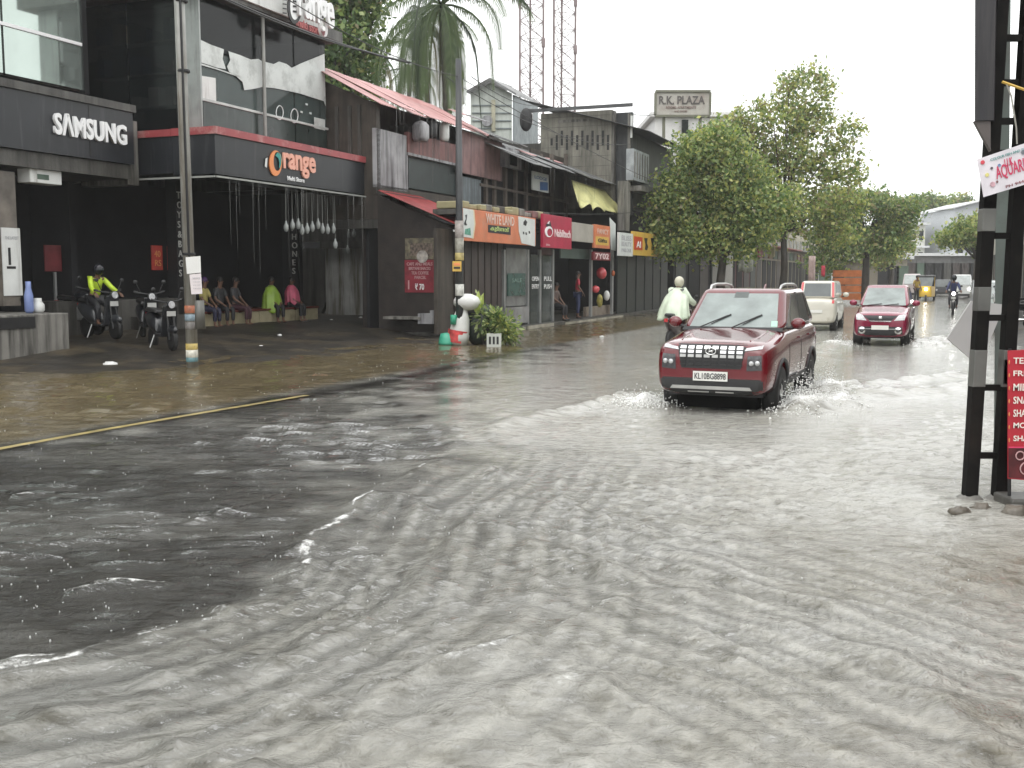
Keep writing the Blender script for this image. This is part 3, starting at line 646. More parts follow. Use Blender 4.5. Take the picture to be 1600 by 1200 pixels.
RAWN = M('red_awning_tin', (.27, .04, .04), .45, var=.25, scale=2, dirt=(.12, .03, .025), dscale=1.5, damt=.5)
U3 = 43.6
# side wall towards the camera
MB(ROAD).slab([(UR, VU, -.1), (UR, VG - .05, -.1), (UR, VG - .05, 2.9), (UR, VU, 3.85)], (.18, 0, 0)).build('side_wall', BRN, rw)
VBK = -16.1
MB(ROAD).slab([(UR + .003, VBK, 3.2), (UR + .003, VU, 3.2), (UR + .003, VU, 6.3), (UR + .003, VBK, 7.05)], (.2, 0, 0)).build('upper_side_wall', BRW, rw)
bx('floor_beam', CONCD, rw, UR + .003, UR + .2, VBK, VU - .002, 2.95, 3.19)
bx('rear_side_wall', BRN, rw, UR + .2, U3, VU - .62, VU - .5, -.1, 3.29)
for px in (525, 545, 560): 
    v_, _ = onu(px, 200, UR); bx('wall_batten', CONCD, rw, UR - .06, UR - .002, v_, v_ + .1, 3.6, 6.3)
bx('back_wall', CONCD, rw, UR + .2, U3, VBK - .15, VBK, 3.2, 6.9)
bx('inner_floor', DKI, rw, UR + .2, U3, VBK + .002, VU - .2, 3.3, 3.45)
bx('shop_back', DKI, rw, UR + .2, U3, VU - .49, VU - .4, .1, 3.29)
bx('floor', CONCD, rw, UR - .1, U3 + 7, -15.0, VG + .32, -.12, .1, bevel=.02)
# upper front
def upper(name, mat, px0, px1, yt, yb, ref=None, th=.12, v=VU): return vbox(name, mat, rw, v, px0, px1, yt, yb, th, ref)
upper('front_pillar', GREY, 590, 637, 206, 296, 612)
upper('parapet', PINK, 639, 721, 212, 243, 660)
upper('parapet_cap', GREY, 639, 721, 243, 247, 660, .2)
upper('post', GREY, 636, 639, 243, 300, 637, .15)
upper('shutter_screen', M('dark_green_screen', (.022, .032, .032), .4, var=.3), 640, 721, 248, 297, 660, .04, VU - .15)
upper('lower_parapet', BRW, 590, 721, 298, 312, 650)
upper('pink_panel', M('washed_pink_panel', (.25, .15, .145), .6, var=.2, dirt=(.12, .08, .08), dscale=1.3, damt=.5, streak=True), 722, 785, 212, 276, 750, .1, VU + .1)
upper('slatted_screen', M('grey_blue_boards', (.16, .185, .2), .5, var=.3, dirt=(.06, .07, .075), damt=.6, streak=True), 722, 752, 278, 318, 735, .05, VU + .02)
upper('dark_opening', DKI, 752, 830, 262, 322, 790, .05, VU - .3)
for px in (760, 773, 790, 806, 822, 845, 862, 884, 905, 930): upper('post', M('weathered_post', (.11, .09, .075), .6, var=.4), px, px + 3, 240, 345, px, .1, VU + .05)
upper('rail', M('weathered_post'), 752, 890, 296, 300, 800, .06, VU + .08)
upper('back_panel', BRW, 830, 965, 250, 350, 890, .1, VU - .6)
upper('window_box', GREY, 790, 815, 232, 262, 800, .2, VU + .3); upper('window_box_pane', DGL, 797, 808, 238, 258, 800, .02, VU + .31)
# clutter on the first floor front
for px, py, wd, mt in ((655, 205, .5, GREY), (672, 200, .35, BLK), (692, 205, .3, WPNT)):
    q = onv(px, py, VU + .2); b = MB(); p = W(q[0], VU + .25, q[1] - .3); b.lathe([(wd * .4, 0), (wd * .5, .1), (wd * .5, .45), (wd * .35, .55), (wd * .1, .6)], 12, p)
    tag(b.build('water_tank' if wd > .4 else 'paint_tin', mt, smooth=True), {.5: 'grey drum under the red tin roof above the pink parapet', .35: 'black drum beside the grey one above the pink parapet', .3: 'small white drum above the pink parapet near the street pole'}[wd], 'drum', 'drums on the balcony')
# roofs: corrugated sheets, each its own
ze = 6.36
def roof(u0, u1, v0, z0, v1, z1, n, mat, name='roof_sheet', sag=.03, amp=.018, parent=rw, waves=7):
    for k in range(n):
        a, b_ = u0 + (u1 - u0) * k / n - .04, u0 + (u1 - u0) * (k + 1) / n + .04
        d = random.uniform(-sag, sag); o = .012 * (k % 2); e = random.uniform(-.12, .12) if sag > .02 else 0
        MB(ROAD).corr((a, v0 + e, z0 + d + o), (b_, v0 + e, z0 + d * .5 + o), (b_, v1, z1 + o), (a, v1, z1 + o), waves, amp).build(name, mat, parent, smooth=True)
roof(UR - .35, 33.6, VU + .45, ze - .12, VBK - .3, 7.5, 9, RTIN)
roof(33.3, U3, -12.75, 5.45, VBK - .3, 6.95, 12, GTIN, sag=.07)
roof(33.0, 36.5, VU + .3, 6.25, VBK - .3, 7.2, 4, GTIN, sag=.1)
for k in range(7):                                          # loose sheets and laths lying on the roof
    u_ = 31.5 + k * 1.5; v_ = -13.4 - random.random() * 1.6; z_ = 5.5 + (-12.75 - v_) * .35 + (.75 if u_ < 34 else .12)
    MB(ROAD).corr((u_, v_, z_), (u_ + .8, v_ - .1, z_ + .05), (u_ + .75, v_ - .7, z_ + .28), (u_ - .05, v_ - .6, z_ + .22), 6, .015).build('loose_sheet', random.choice([RTIN, GTIN, GREY]), rw, smooth=True)
for k in range(2): bx('roof_lath', BRN, rw, 33 + k * 3, 36 + k * 3, -14.1 - k * .5, -14.03 - k * .5, 6.2 - .25 * k, 6.27 - .25 * k)
# the steep red awning over the corner
v1, z1 = onu(590, 297, UR - .3); v2, z2 = onu(716, 352, UR - .3)
for k in range(4):
    a = UR - .3 + k * .62; MB(ROAD).corr((a, v2, z2), (a + .66, v2, z2), (a + .66, v1, z1), (a, v1, z1), 6, .02).build('awning_sheet', RAWN, rw, smooth=True)
bx('awning_beam', BRN, rw, UR - .3, UR + 2.1, v2 - .1, v2 - .04, z2 - .1, z2 - .03); bx('awning_lamp', WPNT, rw, UR - .2, UR + .1, v2 - .2, v2 - .14, z2 - .16, z2 - .11)
# poster on the side wall
ps = ubox('wall_poster', M('maroon_print', (.24, .025, .04), .5, var=.2, dirt=(.12, .015, .02), dscale=3, damt=.4), rw, UR - .03, 632, 678, 406, 457, .02, 655)
pt = ubox('poster_top', M('faded_yellow_print', (.16, .14, .09), .5, var=.5, scale=8, dirt=(.05, .045, .04), dscale=5, damt=.5), rw, UR - .03, 633, 678, 372, 405, .02, 655)
ubox('poster_photo', M('food_print', (.13, .1, .08), .5, var=.8, scale=14), pt, UR - .034, 641, 676, 380, 400, .003, 655)
MB(ROAD).lathe([(.17, 0), (.17, .012)], 20, (UR - .05, onu(661, 401, UR)[0], onu(661, 401, UR)[1]), 0).build('poster_plate', M('plate_print', (.36, .33, .3), .5, var=.5, scale=9), pt)
pk = M('pale_pink_print', (.5, .3, .3), .5, var=0)
for i, (s_, a, b_) in enumerate((('CAFE AND MEALS', 636, 676), ('BIRIYANI SNACKS', 639, 673), ('TEA COFFEE', 643, 670), ('PARCEL', 648, 666))): utext(s_, pk, ps, UR - .03, a, b_, 410 + i * 7, 415 + i * 7, .01)
utext('₹ 70', WHT, ps, UR - .03, 649, 663, 443, 453, .02); ubox('poster_mark', pk, ps, UR - .034, 637, 639, 438, 452, .004)
lg = ubox('side_ledge', CONC, rw, UR - .5, 597, 655, 495, 499, .5, 630)
ubox('side_box', GREY, rw, UR - .45, 652, 677, 490, 506, .35, 660); ubox('side_post', GREY, rw, UR - .46, 671, 677, 485, 494, .3, 672)
# ground floor bays
VB = VG
def bay(name, mat, px0, px1, yt, yb, ref=None, th=.05, v=VB, parent=None): return vbox(name, mat, parent or rw, v, px0, px1, yt, yb, th, ref)
SHUT = M('brown_shutter', (.05, .038, .034), .5, var=.3, dirt=(.03, .022, .02), damt=.5, streak=True)
u0, u1 = onv(716, 450, VB)[0], onv(788, 450, VB)[0]
for k in range(14):
    a = u0 + (u1 - u0) * k / 14; bx('shutter_slat', SHUT, rw, a + .01, a + (u1 - u0) / 14 - .008, VB - .06 - .02 * (k % 2), VB - .02 - .02 * (k % 2), .1, 2.75)
GLS = M('shop_glass', (.06, .075, .07), .08, var=.3, alpha=.55); GLG = M('green_film_glass', (.035, .085, .07), .25, var=.3, scale=4)
bay('glass_panel', M('grey_film_glass', (.16, .165, .16), .25, var=.3), 791, 823, 388, 430, 805); gp = bay('poster_panel', GLG, 794, 821, 427, 462, 805, .04, VB + .02)
bay('glass_panel', M('grey_film_glass'), 791, 823, 430, 478, 805, .04, VB - .02); bay('stall_riser', M('grey_tile', (.27, .27, .27), .35, dirt=(.12, .11, .1), damt=.4), 789, 826, 480, 506, 805, .3, VB + .05)
vtext('SALE', M('pale_green_print', (.2, .3, .26), .5, var=0), gp, VB + .02, 800, 815, 435, 441, 807, depth=.006)
for px in (789, 826, 845, 865, 925, 958): bay('door_post', ALU, px - 1.2, px + 1.2, 390, 512, px, .08, VB + .04)
for i, (a, b_) in enumerate(((829, 844), (848, 864))):
    d = bay('glass_door', GLS, a, b_, 398, 510, (a + b_) / 2, .03); 
    for j, yy in enumerate((432, 444)): vtext(('OPEN', 'PULL')[i] if j == 0 else ('ENTRY', 'PUSH')[i], WHT, d, VB, a + 2, b_ - 2, yy, yy + 7, (a + b_) / 2, .01, .006)
bay('door_head', M('maroon_panel', (.07, .03, .03), .5), 845, 865, 388, 400, 855, .06); bay('fan_light', M('green_grey_panel', (.06, .085, .075), .4), 876, 920, 388, 404, 895, .05)
bay('doorstep', M('pale_step', (.42, .40, .33), .5, dirt=(.2, .18, .13), damt=.5), 826, 866, 507, 514, 845, .4, VB + .36)
bay('doorstep', M('pale_step'), 885, 975, 498, 504, 930, .4, VB + .36); bay('doorstep', M('pale_step'), 788, 822, 513, 519, 805, .35, VB + .35)
bay('display_riser', M('worn_beige_panel', (.3, .25, .2), .5, dirt=(.16, .12, .1), damt=.5), 916, 956, 478, 497, 935, .1, VB - .2)
bay('side_panel', BRW, 683, 716, 358, 520, 700, .1, VG - .1)
# ledge of old tiles over the signs
rg = random.Random(3)
u0, u1 = onv(724, 330, VG + .3)[0], onv(850, 330, VG + .3)[0]; zt_ = onv(724, 322, VG + .3)[1]
k = 0; u_ = u0
while u_ < u1:
    L = rg.uniform(.35, .7); h = rg.uniform(.08, .2)
    MB(ROAD).box(u_, u_ + L - .03, VG - .5, VG + .32 + rg.uniform(-.05, .05), zt_ - .05, zt_ + h).build('ledge_rubble', rg.choice([BRW, CONC, PINK, M('yellowed_board', (.3, .27, .15), .6)]), rw, bevel=.03); u_ += L
bx('ledge_slab', CONCD, rw, u0, onv(960, 350, VG + .3)[0], VG - .6, VG + .25, zt_ - .2, zt_ - .06)
# --- shop signs
VSg = VG + .42
def sign(name, label, px0, px1, yt, yb, mat, ref, v=VSg, th=.1, group='signboards along the shop row'):
    u0, u1, z0, z1 = rv(v, px0, px1, yt, yb, ref); o = thing(name, label, 'sign', W(u0, v, z0), group)
    bx('board', mat, o, u0, u1, v - th, v, z0, z1, bevel=.01); bx('bracket', BRN, o, (u0 + u1) / 2 - .03, (u0 + u1) / 2 + .03, v - th - .3, v - th - .002, z0 + .1, z1 - .1); return o
OR_ = M('orange_vinyl', (.60, .19, .09), .45, var=.12, dirt=(.5, .26, .17), dscale=1.5, damt=.3)
s1 = sign('shop_sign', 'long orange signboard with white ends and black script plate above brown shutters', 723, 837, 333, 380, OR_, 780)
WV = M('white_vinyl', (.62, .65, .63), .45, var=.08); BLK2 = M('black_print', (.015, .015, .018), .5, var=0)
px_poly('end_panel', WV, s1, VSg + .012, [(724, 325), (739, 328), (741, 350), (738, 372), (724, 370)], .011)
px_poly('end_panel', WV, s1, VSg + .012, [(810, 338), (836, 343), (836, 385), (815, 380), (811, 362)], .011)
px_poly('edge_curve', M('cream_print', (.66, .58, .38), .5, var=0), s1, VSg + .008, [(737, 327), (741, 328), (743, 350), (740, 373), (736, 372)], .007)
vtext('WHITE LAND', M('pale_print', (.70, .52, .44), .5, var=.1), s1, VSg, 759, 803, 336, 351, 781, .02, .01)
px_poly('script_plate', BLK2, s1, VSg + .01, [(763, 351), (798, 355), (798, 367), (763, 363)], .008)
vtext('കുട്ടനാട്', M('lime_print', (.5, .62, .22), .5, var=0), s1, VSg + .01, 766, 795, 354, 363, 781, .02, .008)
px_poly('print_mark', BLK2, s1, VSg + .016, [(727, 336), (730, 335), (729, 344), (728, 347), (730, 352), (726, 352), (725, 349), (728, 342)], .003)
px_poly('print_mark', M('green_print', (.1, .3, .22), .5, var=.4, scale=12), s1, VSg + .016, [(727, 358), (735, 356), (736, 368), (726, 366)], .003)
px_poly('print_mark', BLK2, s1, VSg + .016, [(818, 347), (821, 343), (824, 347), (822, 353), (818, 351)], .003)
for q in ((817, 362), (821, 363), (826, 361)): px_poly('print_mark', BLK2, s1, VSg + .016, [(q[0], q[1]), (q[0] + 2, q[1]), (q[0] + 2.5, q[1] + 4), (q[0] + .5, q[1] + 4)], .003)
CRM = M('crimson_vinyl', (.40, .022, .06), .4, var=.12)
s2 = sign('shop_sign', 'crimson square signboard with round white emblem, proud of the neighbouring boards', 849, 893, 337, 388, CRM, 870, VSg + .12)
vtext('Nabiltech', M('pink_white_print', (.75, .6, .6), .5, var=0), s2, VSg + .12, 866, 891, 359, 371, 878, .02, .012)
b = MB(); ring_poly(858, 362, 6, 8.5, 4, 6, 1, 1, VSg + .14, 'emblem', WHT, s2); px_poly('emblem_bar', BLK2, s2, VSg + .135, [(853, 351), (860, 346), (862, 355), (857, 358)], .006)
px_poly('emblem_flash', WHT, s2, VSg + .138, [(855, 349), (859, 345), (858, 350)], .006); vtext('24 hrs', M('pink_white_print'), s2, VSg + .12, 853, 859, 381, 384, 856, 0, .005)
s3 = sign('shop_sign', 'blank weathered grey board between the crimson sign and a small orange sign', 894, 927, 349, 378, M('blank_board', (.36, .34, .30), .55, var=.1, dirt=(.26, .24, .2), damt=.4), 910, VSg - .05)
s4 = sign('shop_sign', 'small orange signboard with yellow strip beside the blank grey board', 929, 953, 352, 388, OR_, 941)
px_poly('yellow_strip', M('yellow_vinyl', (.62, .40, .08), .45, var=.1), s4, VSg + .01, [(931, 369), (951, 371), (951, 384), (931, 382)], .008)
vtext('FANCY', M('pale_print'), s4, VSg, 933, 950, 358, 366, 941, .01, .01); vtext('Gifts', BLK2, s4, VSg + .01, 934, 948, 373, 379, 941, .02, .008)
px_poly('white_edge', WV, s4, VSg - .05, [(953, 340), (962, 350), (962, 392), (955, 390)], .02)
s5 = sign('shop_sign', 'small dark red board with pale letters hung under the orange sign', 928, 954, 394, 407, M('dark_red_print'), 941, VSg - .02)
vtext('7Y02', M('pink_white_print'), s5, VSg - .02, 930, 951, 396, 405, 941, .02, .008)
YV = M('yellow_vinyl')
s6 = sign('shop_sign', 'yellow signboard with white end, red square and black figures past the tin roofed row', 989, 1037, 364, 400, YV, 1010, -11.3)
u0, u1, z0, z1 = rv(-11.3, 968, 988.6, 364, 400, 978); bx('end_panel', WV, s6, u0, u1, -11.4, -11.298, z0, z1)
for i, s_ in enumerate(('BLISS', 'BEAUTY', 'PARLOUR')): vtext(s_, M('grey_print'), s6, -11.298, 971, 986, 368 + i * 10, 376 + i * 9, 978, .01, .006)
px_poly('red_square', M('red_vinyl', (.52, .06, .02), .4, var=.1), s6, -11.285, [(991, 369), (1004, 371), (1004, 391), (991, 390)], .008)
vtext('Al', WHT, s6, -11.283, 994, 1001, 377, 387, 998, .02, .006)
for a in (1007, 1017): px_poly('figure_mark', BLK2, s6, -11.285, [(a, 372), (a + 5, 372), (a + 4, 380), (a + 6, 386), (a + 4, 391), (a + 1, 390), (a + 2, 382)], .008)
px_poly('brown_panel', M('brown_vinyl', (.18, .06, .03), .4, var=.3), s6, -11.285, [(1025, 372), (1037, 374), (1037, 393), (1025, 392)], .008)
s7 = sign('shop_sign', 'small white notice board hanging at the foot of the tree beside the yellow sign', 1041, 1055, 377, 390, M('pale_green_board', (.4, .5, .47), .5), 1048, -11.2)
vtext('ATM', M('green_print'), s7, -11.2, 1043, 1053, 380, 384, 1048, .02, .006)
# blue and white board upstairs, yellow tarpaulin
s8 = sign('wall_sign', 'blue and white board hung on the upper floor posts under the grey tin roof', 832, 857, 270, 299, WV, 845, VU + .5, .06, 'signboards along the shop row')
px_poly('blue_panel', M('blue_vinyl', (.06, .14, .32), .4, var=.2), s8, VU + .512, [(844, 284), (856, 285), (856, 298), (844, 297)], .008); vtext('LODGE', M('blue_vinyl'), s8, VU + .5, 835, 854, 276, 281, 845, .01, .006)
YT = M('yellow_tarpaulin', (.52, .50, .22), .5, var=.12, scale=1.2, dirt=(.3, .3, .14), dscale=1.6, damt=.4)
def tarp():
    q = [(onv(893, 281, -13.2), -13.2), (onv(962, 303, -13.2), -13.2)]; r_ = [(onv(900, 316, -12.3), -12.3), (onv(969, 332, -12.3), -12.3)]
    b = MB(ROAD); nx, ny = 28, 8; vs = []
    for j in range(ny + 1):
        for i in range(nx + 1):
            a, c = i / nx, j / ny
            t0 = Vector((q[0][0][0] * (1 - a) + q[1][0][0] * a, -13.2, q[0][0][1] * (1 - a) + q[1][0][1] * a)); t1 = Vector((r_[0][0][0] * (1 - a) + r_[1][0][0] * a, -12.3, r_[0][0][1] * (1 - a) + r_[1][0][1] * a))
            p = t0.lerp(t1, c); p.y += .07 * math.sin(a * 22 + c * 2) * c; p.z += .05 * math.sin(a * 31) * c - .12 * math.sin(a * math.pi * 4) ** 2 * c; vs.append(p)
    b.add(vs, [(j * (nx + 1) + i, j * (nx + 1) + i + 1, (j + 1) * (nx + 1) + i + 1, (j + 1) * (nx + 1) + i) for j in range(ny) for i in range(nx)])
    o = b.build('tarpaulin', YT, smooth=True); so_ = o.modifiers.new('solid', 'SOLIDIFY'); so_.thickness = .006; tag(o, 'pale yellow tarpaulin hung from the eave of the grey tin roof', 'tarpaulin')
tarp()
# --- block with the pierced wall -------------------------------------------------------------
pb = thing('block_building', 'grey concrete block building with pierced wall and dark lean roof beside the tree', 'building', W(46, -13, .05))
PW = M('grey_block_wall', (.21, .20, .165), .6, var=.2, scale=1.5, bump=.3, bscale=10, dirt=(.09, .085, .07), dscale=.9, damt=.65, streak=True)
vL, zT = onu(845, 178, U3); vR, _ = onu(956, 180, U3); v3, _ = onu(985, 180, U3)
zB = 4.2; U4 = 51.5
slots = []
for k in range(12):
    for j in range(2):
        px = 862 + k * 8.0 + (0 if j else 0); py = 209 + 12 * j + (k % 2) * 7
        if k == 0 and j == 0: continue
        slots.append(onu(px, py, U3))
bx('pierced_wall', PW, pb, U3, U3 + .25, vL, vR, zB, zT)
for v_, z_ in slots: bx('vent_slot', BLK, pb, U3 - .012, U3 + .02, v_ - .05, v_ + .05, z_ - .17, z_ + .13)
for k in range(9):                                           # course lines of the blockwork
    z_ = zB + .8 + k * .42
    if z_ < zT: bx('block_course', CONCD, pb, U3 - .006, U3 + .01, vL + .05, vR - .05, z_, z_ + .015)
bx('wall_band', CONC, pb, U3 - .02, U3 + .02, onu(872, 200, U3)[0], onu(920, 200, U3)[0], onu(872, 192, U3)[1], onu(872, 188, U3)[1])
bx('dark_bay', M('dark_sheet', (.03, .033, .036), .5, var=.3, dirt=(.07, .075, .08), damt=.4, streak=True), pb, U3 + .3, U3 + .5, vR, v3, zB, zT - .1)
bx('corner_post', CONC, pb, U3 + .02, U3 + .2, v3 - .12, v3, zB, zT - .2); bx('corner_pipe', WPNT, pb, U3 - .05, U3, v3 + .02, v3 + .1, zT - 1.2, zT - .3)
bx('edge_pilaster', CONC, pb, U3 - .03, U3 + .26, vR + .002, vR + .12, zB, zT - .05)
bx('street_wall', M('dark_sheet'), pb, U3 + .5, U4, v3 - .15, v3 - .02, 4.6, zT - .9)
ac = bx('window_unit', M('grey_louvre', (.3, .32, .33), .5, var=.3), pb, *[onv(x, 260, v3 + .3)[0] for x in (990, 1014)], v3 - .02, v3 + .3, onv(1000, 284, v3 + .3)[1], onv(1000, 236, v3 + .3)[1])
for k in range(6):
    a = onv(991 + k * 4, 260, v3 + .3)[0]; bx('louvre', CONC, ac, a, a + .08, v3 + .302, v3 + .33, onv(1000, 280, v3 + .3)[1], onv(1000, 240, v3 + .3)[1])
bx('balcony_slab', CONC, pb, U3, U4, v3 - .5, v3 + .5, onv(990, 300, v3)[1], onv(990, 292, v3)[1])
bx('lower_wall', DKI, pb, U3, U4, -18, -12.6, 0, 4.5); bx('back_mass', CONCD, pb, U3 + .3, U4, -18, -12.8, 4.5, zT - 1.2)
for px in (968, 975): vbox('column', CONC, pb, -11.9, px, px + 8, 282, 360, .3, px) if px == 975 else None
for k in range(12):
    a, b_ = onv(966, 450, -11.9)[0], onv(1045, 450, -11.9)[0]; w_ = (b_ - a) / 12
    bx('shutter_slat', M('dark_green_shutter', (.018, .024, .022), .45, var=.3), pb, a + w_ * k + .02, a + w_ * (k + 1) - .01, -12.0 - .03 * (k % 2), -11.94 - .03 * (k % 2), .1, 2.9)
ru = [(U3 - .4, vL - .6, zT + .42), (U3 - .4, v3 + .25, zT - .02)]
for k in range(6):
    a = U3 - .4 + k * 1.4; MB(ROAD).corr((a, v3 + .9, zT - 1.0), (a + 1.45, v3 + .9, zT - 1.0), (a + 1.45, vL - .8, zT + .62), (a, vL - .8, zT + .62), 8, .02).build('roof_sheet', M('dark_roof_sheet', (.07, .072, .075), .4, var=.3), pb, smooth=True)
bx('roof_fascia', M('dark_roof_sheet'), pb, U3 - .42, U3 - .36, vL - .5, v3 + .2, zT + .02, zT + .16)
# round dish on the wall's shoulder
b = MB(); q = onu(822, 187, U3 - .6); b.ell(W(U3 - .6, q[0], q[1]), (.28, .1, .5), 14, 8); tag(b.build('oval_tank', BLK, smooth=True), 'dark oval drum beside the pierced wall under its roof', 'drum')
# --- white gabled house behind, sign frame, pale house --------------------------------------
hs_ = thing('gabled_house', 'pale house with grey gable roof behind the tin roofed shops', 'house', at(785, 200, 56))
HW = M('pale_green_wall', (.52, .55, .51), .6, var=.1, dirt=(.33, .36, .32), dscale=.8, damt=.5, streak=True)
def fp(px, py, Y): return at(px, py, Y)
b = MB(); b.slab([fp(735, 260, 56), fp(800, 260, 56), fp(800, 146, 56), fp(765, 130, 56), fp(735, 145, 56)], (0, .2, 0)); b.build('gable_wall', HW, hs_)
b = MB(); b.slab([fp(801, 260, 56), at(838, 260, 63), at(838, 165, 63), fp(801, 148, 56)], (.1, .1, 0)); b.build('side_wall', M('grey_side_wall', (.24, .27, .28), .6, dirt=(.15, .17, .17), damt=.5), hs_)
b = MB(); b.slab([fp(729, 145, 55.5), fp(765, 125, 55.5), at(800, 138, 64), at(760, 158, 64)], (0, 0, .12)); b.build('roof_slope', GTIN, hs_)
b = MB(); b.slab([fp(765, 125, 55.5), fp(806, 149, 55.5), at(842, 163, 63.5), at(800, 139, 64)], (0, 0, .12)); b.build('roof_slope', GTIN, hs_)
b = MB(); p0, p1 = fp(768, 205, 55.9), fp(774, 156, 55.9); b.box(p0.x, p1.x, 55.85, 55.99, p0.z, p1.z); b.build('pilaster', M('beige_trim', (.4, .38, .28), .6), hs_)
for (a, b_, c, d) in ((750, 195, 756, 172),): 
    bb = MB(); p = fp(761, 189, 55.9); bb.lathe([(.28, 0), (.28, .12), (.2, .14)], 16, (p.x, 55.8, p.z), 1); bb.build('vent_fan', GREY, hs_)
for k in range(4):
    z_ = fp(740, 165 + k * 12, 55.9).z; bb = MB().box(fp(737, 0, 55.9).x, fp(799, 0, 55.9).x, 55.93, 55.99, z_, z_ + .05); bb.build('wall_moulding', M('grey_side_wall'), hs_)
for (a, b_) in ((812, 818), (826, 832)):
    bb = MB(); p0, p1 = at(a, 195, 58.5), at(b_, 170, 60); bb.slab([p0, at(b_, 195, 60), p1, at(a, 170, 58.5)], (.03, -.06, 0)); bb.build('window', DGL, hs_)
rk = thing('plaza_sign', 'framed rooftop board with dark capital letters standing on two posts behind the tree', 'sign', at(1066, 200, 58))
b = MB(); p0, p1 = at(1025, 180, 58), at(1108, 145, 58); b.box(p0.x, p1.x, 57.9, 58.1, p0.z, p1.z); b.build('board', M('weathered_sign_board', (.42, .40, .36), .6, var=.12, dirt=(.3, .25, .22), dscale=1.2, damt=.4), rk)
fr_ = M('dark_sign_frame', (.14, .14, .10), .6)
for (x0, x1, z0, z1) in ((p0.x - .05, p1.x + .05, p1.z, p1.z + .12), (p0.x - .05, p1.x + .05, p0.z - .12, p0.z), (p0.x - .1, p0.x, p0.z, p1.z), (p1.x, p1.x + .1, p0.z, p1.z)): MB().box(x0, x1, 57.8, 58.15, z0, z1).build('frame_bar', fr_, rk)
text('R.K. PLAZA', Vector((at(1032, 0, 57.88).x, 57.89, at(0, 163, 57.88).z)), (1, 0, 0), (0, 0, 1), (1102 - 1032) / FPX * 57.9, 12.5 / FPX * 58, M('faded_black_print', (.09, .08, .075), .6, var=.3), rk, .03, .02)
text('ROOMS APARTMENTS', Vector((at(1043, 0, 57.88).x, 57.89, at(0, 170, 57.88).z)), (1, 0, 0), (0, 0, 1), 46 / FPX * 57.9, 4 / FPX * 58, M('faded_brown_print', (.22, .15, .13), .6), rk, .02, .01)
text('AND SHOPS', Vector((at(1056, 0, 57.88).x, 57.89, at(0, 175.5, 57.88).z)), (1, 0, 0), (0, 0, 1), 20 / FPX * 57.9, 3 / FPX * 58, M('faded_brown_print'), rk, .02, .01)
for px in (1037, 1094): MB().tube([at(px, 181, 58), at(px, 225, 58)], .09, 6).build('post', fr_, rk)
ww = thing('white_block', 'white rendered building seen under the rooftop board behind the trees', 'building', at(1100, 300, 62))
b = MB(); p0, p1 = at(1020, 430, 62), at(1150, 183, 62); b.box(p0.x, p1.x, 62, 70, 0, p1.z); b.build('wall', M('clean_white_wall', (.72, .71, .70), .6, var=.06), ww)
MB().box(p0.x - .3, p1.x + .3, 61.7, 70.2, p1.z + .002, p1.z + .25).build('parapet', M('clean_white_wall'), ww)
p = at(1071, 195, 61.7); MB().box(p.x - .18, p.x + .18, 61.8, 61.99, p.z - .5, p.z + .3).build('window', DGL, ww)
# ------------------------------------------------------------------ trees, towers, poles, wires
NR = np.random.RandomState(5)
def leaf_mesh(name, cen, size, mats, parent, wts=None, droop=.3, aspect=.55, seed=1):
    rg = np.random.RandomState(seed); n = len(cen)
    d = rg.normal(size=(n, 3)); d[:, 2] -= droop; d /= np.linalg.norm(d, axis=1)[:, None]
    e = rg.normal(size=(n, 3)); e -= (e * d).sum(1)[:, None] * d; e /= np.linalg.norm(e, axis=1)[:, None]
    s = size * rg.uniform(.6, 1.35, n)[:, None]
    nn = np.cross(d, e)
    a = cen - d * s * .5; b = cen + e * s * aspect * .5 + nn * s * .1; c = cen + d * s * .5; f = cen - e * s * aspect * .5 + nn * s * .1
    co = np.stack([a, b, c, f], 1).reshape(-1, 3)
    o0 = np.array(LOC[parent.name]); co = co - o0
    me = bpy.data.meshes.new(name); me.vertices.add(4 * n); me.vertices.foreach_set('co', co.astype(np.float32).ravel())
    me.loops.add(4 * n); me.loops.foreach_set('vertex_index', np.arange(4 * n, dtype=np.int32))
    me.polygons.add(n); me.polygons.foreach_set('loop_start', np.arange(n, dtype=np.int32) * 4)
    for m in mats: me.materials.append(m)
    me.polygons.foreach_set('material_index', rg.choice(len(mats), n, p=wts).astype(np.int32)); me.update(calc_edges=True)
    return link(name, me, parent, Vector(o0))
def leafmat(name, col, var=.3):
    m = M(name, col, .42, var=var, scale=.7); n = m.node_tree.nodes; l = m.node_tree.links; b = n['Principled BSDF']; b.inputs['Specular IOR Level'].default_value = .4
    tr = n.new('ShaderNodeBsdfTranslucent'); tr.inputs[0].default_value = (min(1, col[0] * 1.5), min(1, col[1] * 1.6), col[2] * .9, 1); mx_ = n.new('ShaderNodeMixShader'); mx_.inputs[0].default_value = .38
    l.new(b.outputs[0], mx_.inputs[1]); l.new(tr.outputs[0], mx_.inputs[2]); l.new(mx_.outputs[0], n['Material Output'].inputs[0]); return m
LG = [leafmat('leaf_deep', (.095, .155, .06)), leafmat('leaf_mid', (.20, .26, .10)), leafmat('leaf_yellowish', (.40, .40, .15)), leafmat('leaf_olive', (.25, .215, .13)), leafmat('leaf_pale', (.36, .41, .20))]
BARK = M('wet_bark', (.035, .028, .022), .6, var=.4, scale=4, bump=.6, bscale=14)
